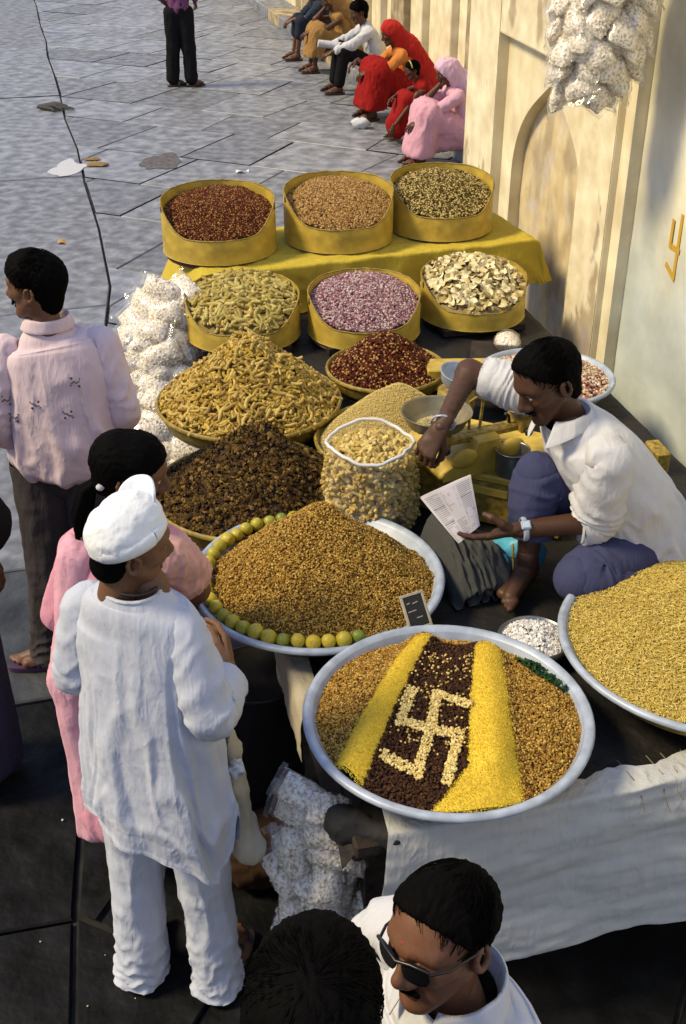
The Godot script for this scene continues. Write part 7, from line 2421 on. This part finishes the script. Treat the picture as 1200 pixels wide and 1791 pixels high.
# ------------------------------------------------------------------ people along the kerb and the distant man
func sitter(at: Vector3, lean: float, size := 1.0, knees := 0.11, yaw := 0.0) -> Dictionary:   # at: on the kerb edge; faces the street
	var b := Basis(Vector3.UP, yaw)
	var f := b * Vector3(-0.97, 0, 0.243)
	var r := f.cross(Vector3.UP)
	var P := at - f * 0.16 + Vector3(0, 0.27, 0)
	var J := {"front": f}
	J.pelvis = P
	J.chest = P + Vector3(0, 0.31, 0) * size + f * lean * 0.45
	J.neck = P + Vector3(0, 0.48, 0) * size + f * lean * 0.8
	J.head = look(P + Vector3(0, 0.63, 0) * size + f * (lean + 0.04), f + Vector3(0, -0.25, 0), Vector3.UP, size)
	for s in ["L", "R"]:
		var k := -1.0 if s == "L" else 1.0
		J["sh" + s] = J.neck + Vector3(0, -0.06, 0) + r * k * 0.17 * size
		J["hip" + s] = P + r * k * 0.08 * size
		J["kn" + s] = P + f * 0.46 * size + r * k * knees + Vector3(0, 0.24 * size, 0)
		J["an" + s] = at + f * 0.37 * size + r * k * (knees * 0.9) + Vector3(0, 0.098 - at.y, 0)
		J["toe" + s] = J["an" + s] + f * 0.14
		J["el" + s] = J["kn" + s] + Vector3(0, 0.06, 0) - f * 0.09 + r * k * 0.05
		J["wr" + s] = J["kn" + s] + f * 0.12 - r * k * 0.06 + Vector3(0, 0.02, 0)
		J["hand" + s] = ["relaxed", f + Vector3(0, -0.5, 0) - r * k * 0.4, Vector3(0, -1, 0) - r * k * 0.4]
	return J

func sari_limbs(J: Dictionary, wide := 0.12) -> Array:
	var l := [L(J.pelvis, J.pelvis + Vector3(0, 0.12, 0), 0.17, 0.15)]
	for s in ["L", "R"]:
		l.append(L(J["hip" + s], J["kn" + s], 0.13, wide))
		l.append(L(J["kn" + s], J["an" + s] + Vector3(0, 0.04, 0), wide, wide * 1.1))
	l.append(L(J.knL.lerp(J.knR, 0.5), J.anL.lerp(J.anR, 0.5) + Vector3(0, 0.06, 0), wide * 1.1, wide * 1.1))
	l.append(L(J.pelvis, J.anL.lerp(J.anR, 0.5) + Vector3(0, 0.1, 0), 0.14, 0.11))
	return l

func build_far_people() -> void:
	var kerb := func(d: float, out := 0.0) -> Vector3: return Vector3(1.244 - 0.25 * (d - 11.4) - out, 0, -d)
	var deep := Color(0.1, 0.043, 0.023)
	# pale pink sari, nearest
	var J := sitter(kerb.call(11.6, 0.12), 0.2, 0.92, 0.09)
	J.wrR = J.head * Vector3(0.05, -0.1, -0.06)
	J.elR = J.knR + Vector3(-0.02, 0.08, 0.04)
	J.handR = ["relaxed", Vector3(0.1, 1, 0), Vector3(0.9, 0, -0.2)]
	J.wrL = J.knL + J.front * 0.1 + Vector3(0, -0.06, 0)
	var p := thing("person", "seated person in pale pink sari with veil, nearest on the kerb", "person", kerb.call(11.55))
	body(p, J, deep, true, 1.0, 0.02)
	cloth_part(p, "sari", sari_limbs(J), M.pale_pink, 0.018, 0.05, [Plane(Vector3.DOWN, -0.09)], folds(Vector3(9, 2, 9), 0.012, 0.02, 1001))
	var l := torso_limbs(J, 0.95, 0.75)
	l.append_array(sleeve_limbs(J, "R", 0.9, 0.07, 0.06)); l.append_array(sleeve_limbs(J, "L", 0.9, 0.07, 0.06))
	cloth_part(p, "blouse", l, fabric(0.62, 0.36, 0.46), 0.018, 0.04, [], folds(Vector3(9, 5, 9), 0.01, 0.014, 1003))
	cloth_part(p, "veil", veil_limbs(J.head, J.neck - J.front * 0.14, J.pelvis - J.front * 0.2 + Vector3(0, 0.08, 0)), fabric(0.66, 0.44, 0.56, 0.3), 0.013, 0.04, [], folds(Vector3(11, 2.5, 11), 0.008, 0.014, 1005))
	for s in ["L", "R"]: sandal(p, J["an" + s], J["toe" + s], M.leather, fabric(0.5, 0.12, 0.12))
	# child between the two women
	J = sitter(kerb.call(12.5, 0.15), 0.22, 0.72, 0.08)
	J.wrL = J.knL + J.front * 0.05 + Vector3(-0.1, -0.25, 0.12)
	J.handL = ["relaxed", Vector3(-0.2, -1, 0.1), Vector3(0, 0, -1)]
	p = thing("person", "small dark-haired child seated between the red and the pale pink sari", "person", kerb.call(12.15, 0.05))
	body(p, J, deep, true, 0.72, 0.018)
	hair_short(p, J.head, 101, 1.02)
	var g := Geo.new()
	var hb := []
	for k in 13: hb.append((J.head as Transform3D) * Vector3(cos(PI * k / 12.0) * 0.087, 0.045 + sin(PI * k / 12.0) * 0.086, -0.02))
	g.tube(hb, [0.008], 5)
	part(p, "hair_band", g, M.yellow)
	cloth_part(p, "red_dress", torso_limbs(J, 0.78, 0.8) + sari_limbs(J, 0.075), M.red_cloth, 0.018, 0.03, [], folds(Vector3(9, 4, 9), 0.006, 0.012, 1013))
	# red sari and veil
	J = sitter(kerb.call(13.7), 0.26, 1.0, 0.14)
	J.wrR = J.knR + J.front * 0.2 + Vector3(0, 0.08, -0.1)
	J.elR = J.shR.lerp(J.wrR, 0.5) + Vector3(0, -0.1, 0.03)
	p = thing("person", "seated person in bright red sari and veil with orange blouse", "person", kerb.call(13.7))
	body(p, J, deep, true, 1.0, 0.02)
	cloth_part(p, "sari", sari_limbs(J, 0.14), M.red_cloth, 0.018, 0.05, [Plane(Vector3.DOWN, -0.13)], folds(Vector3(8, 3, 8), 0.012, 0.024, 1021))
	l = torso_limbs(J, 0.95, 0.75)
	l.append_array(sleeve_limbs(J, "R", 0.95, 0.072, 0.062)); l.append_array(sleeve_limbs(J, "L", 0.95, 0.072, 0.062))
	cloth_part(p, "orange_blouse", l, M.orange_cloth, 0.018, 0.04, [], folds(Vector3(9, 5, 9), 0.006, 0.012, 1023))
	cloth_part(p, "veil", veil_limbs(J.head, J.neck - J.front * 0.13, J.pelvis - J.front * 0.16 + Vector3(0, 0.12, 0)), fabric(0.42, 0.025, 0.02, 0.3), 0.013, 0.04, [], folds(Vector3(11, 3, 11), 0.008, 0.014, 1025))
	for s in ["L", "R"]: sandal(p, J["an" + s], J["toe" + s], M.leather, M.leather)
	g = Geo.new()
	g.ball(kerb.call(13.1, 0.62) + Vector3(0, 0.05, 0), Vector3(0.1, 0.06, 0.08), 14)
	g.push(folds(Vector3(14, 14, 14), 0.03, 0.03, 1031))
	single("white_bundle", g, M.shirt_white, "small crumpled white cloth bundle lying at the red sari's feet", "bundle", "", kerb.call(13.1, 0.62))
	# white shirt, dark trousers
	J = sitter(kerb.call(15.2), 0.22, 1.05, 0.14)
	J.wrL = J.knL + J.front * 0.16 + Vector3(0, -0.02, -0.02)
	p = thing("person", "seated person in white shirt looking down, behind the red sari", "person", kerb.call(15.2))
	body(p, J, deep, false, 1.0, 0.02)
	hair_short(p, J.head, 111, 1.06)
	l = torso_limbs(J, 1.1, 0.75)
	l.append_array(sleeve_limbs(J, "R", 1.7, 0.072, 0.06)); l.append_array(sleeve_limbs(J, "L", 1.7, 0.072, 0.06))
	cloth_part(p, "shirt", l, M.shirt_white, 0.018, 0.04, [], folds(Vector3(8, 5, 8), 0.01, 0.018, 1041))
	cloth_part(p, "trousers", trouser_limbs(J, 0.1, 0.08, 0.07, 0.9), M.black_cloth, 0.02)
	for s in ["L", "R"]: sandal(p, J["an" + s], J["toe" + s], M.leather, M.leather)
	g = Geo.new()
	var roll: Vector3 = J.wrL.lerp(J.wrR, 0.5) + Vector3(0, 0.05, 0)
	g.tube([roll + Vector3(-0.16, 0.02, 0.02), roll + Vector3(0.0, 0, 0), roll + Vector3(0.14, -0.02, 0.0)], [0.045], 10)
	single("rolled_paper", g, M.shirt_white, "rolled white paper in the lap of the seated person in white shirt", "paper", "", roll)
	# tan sari
	J = sitter(kerb.call(16.6), 0.24, 1.0, 0.12)
	J.wrR = J.head * Vector3(0.07, -0.05, -0.02)
	J.elR = J.knR + Vector3(0, 0.14, 0.0)
	J.handR = ["relaxed", Vector3(0, 1, 0), Vector3(1, 0, 0)]
	p = thing("person", "seated person in tan ochre sari, hand raised to the head", "person", kerb.call(16.6))
	body(p, J, deep, true, 1.0, 0.022)
	cloth_part(p, "sari", sari_limbs(J) + torso_limbs(J, 1.0, 0.75), M.tan_cloth, 0.02, 0.05, [Plane(Vector3.DOWN, -0.22)], folds(Vector3(8, 3, 8), 0.012, 0.022, 1051))
	cloth_part(p, "veil", veil_limbs(J.head, J.neck - J.front * 0.13, J.pelvis - J.front * 0.16 + Vector3(0, 0.15, 0)), M.tan_cloth, 0.014, 0.04, [], folds(Vector3(11, 3, 11), 0.008, 0.014, 1053))
	for s in ["L", "R"]: sandal(p, J["an" + s], J["toe" + s], M.leather, M.tan_cloth)
	# dark shirt and shorts, farthest
	J = sitter(kerb.call(17.6), 0.3, 1.05, 0.12)
	p = thing("person", "seated person in dark blue clothes with bare shins, farthest on the kerb", "person", kerb.call(17.6))
	body(p, J, Color(0.14, 0.06, 0.035), false, 1.0, 0.022)
	hair_short(p, J.head, 121, 1.04)
	l = torso_limbs(J, 1.1, 0.75)
	l.append_array(sleeve_limbs(J, "R", 0.95, 0.075, 0.068)); l.append_array(sleeve_limbs(J, "L", 0.95, 0.075, 0.068))
	cloth_part(p, "shirt", l, fabric(0.03, 0.04, 0.06), 0.02, 0.04, [], folds(Vector3(8, 5, 8), 0.01, 0.018, 1061))
	cloth_part(p, "rolled_trousers", trouser_limbs(J, 0.1, 0.085, 0.08, 0.4), fabric(0.025, 0.03, 0.045), 0.02)
	for s in ["L", "R"]: sandal(p, J["an" + s], J["toe" + s], M.leather, M.leather)
	# man standing far out on the paving
	var c := Vector3(-2.07, 0, -15.5)
	var f := Vector3(0.75, 0, -0.6)
	J = {"front": f, "head": look(c + Vector3(0, 1.6, 0), f), "neck": c + Vector3(0, 1.45, 0), "chest": c + Vector3(0, 1.28, 0), "pelvis": c + Vector3(0, 0.93, 0), "shL": c + Vector3(-0.18, 1.38, -0.05), "shR": c + Vector3(0.17, 1.38, 0.05), "elL": c + Vector3(-0.24, 1.12, 0), "elR": c + Vector3(0.22, 1.12, 0.05), "wrL": c + Vector3(-0.2, 0.98, -0.2), "wrR": c + Vector3(0.2, 0.98, -0.12),
		"hipL": c + Vector3(-0.085, 0.88, 0), "hipR": c + Vector3(0.085, 0.88, 0), "knL": c + Vector3(-0.1, 0.48, 0), "knR": c + Vector3(0.1, 0.48, 0), "anL": c + Vector3(-0.13, 0.098, 0), "anR": c + Vector3(0.11, 0.098, 0), "toeL": c + Vector3(-0.02, 0, -0.05), "toeR": c + Vector3(0.24, 0, -0.06),
		"handL": ["relaxed", Vector3(0.6, -0.4, -0.6), Vector3(0.5, 0, 0.5)], "handR": ["relaxed", Vector3(0.1, -0.4, -0.8), Vector3(-0.5, 0, 0.2)]}
	p = thing("person", "distant standing person in black trousers and purple shirt, head out of frame", "person", c)
	body(p, J, deep, false, 1.0, 0.022)
	hair_short(p, J.head, 131)
	l = torso_limbs(J, 1.1, 0.7)
	l.append_array(sleeve_limbs(J, "R", 1.5)); l.append_array(sleeve_limbs(J, "L", 1.5))
	cloth_part(p, "shirt", l, M.purple_cloth, 0.02, 0.04, [Plane(Vector3.DOWN, -0.86)], folds(Vector3(8, 5, 8), 0.01, 0.014, 1071))
	cloth_part(p, "trousers", trouser_limbs(J, 0.105, 0.085, 0.085, 0.97), M.black_cloth, 0.018, 0.03, [], folds(Vector3(6, 3, 6), 0.006, 0.01, 1073))
	for s in ["L", "R"]: sandal(p, J["an" + s], J["toe" + s], M.leather, fabric(0.16, 0.22, 0.22))

func build_small_things() -> void:
	# crumbs and dropped kernels on the dark paving
	var r := RandomNumberGenerator.new()
	r.seed = 9
	var g := Geo.new()
	for k in 11:
		var x := r.randf_range(-1.2, -0.35)
		var z := r.randf_range(-3.0, -1.7)
		g.ball(Vector3(x, 0.004, z), Vector3(0.004, 0.003, 0.004) * r.randf_range(0.4, 1.2), 5)
	var o := single("spilled_kernels", g, M.popcorn, "scattered pale kernels dropped on the dark paving by the stall", "crumbs")
	o.set_meta("kind", "stuff")
	# brown foot-like bundle and jute sack in the dark under the stall
	var s := blob([L(Vector3(-0.3, 0.1, -2.52), Vector3(-0.12, 0.12, -2.5), 0.1, 0.09), L(Vector3(-0.24, 0.2, -2.52), Vector3(-0.14, 0.2, -2.5), 0.06, 0.05)], 0.012, 0.04)
	s.push(folds(Vector3(8, 8, 8), 0.01, 0.02, 1101))
	single("jute_sack", s, fabric(0.04, 0.022, 0.013), "small brown sack lying in the dark beside the black drum", "sack", "", Vector3(-0.2, 0, -2.5))
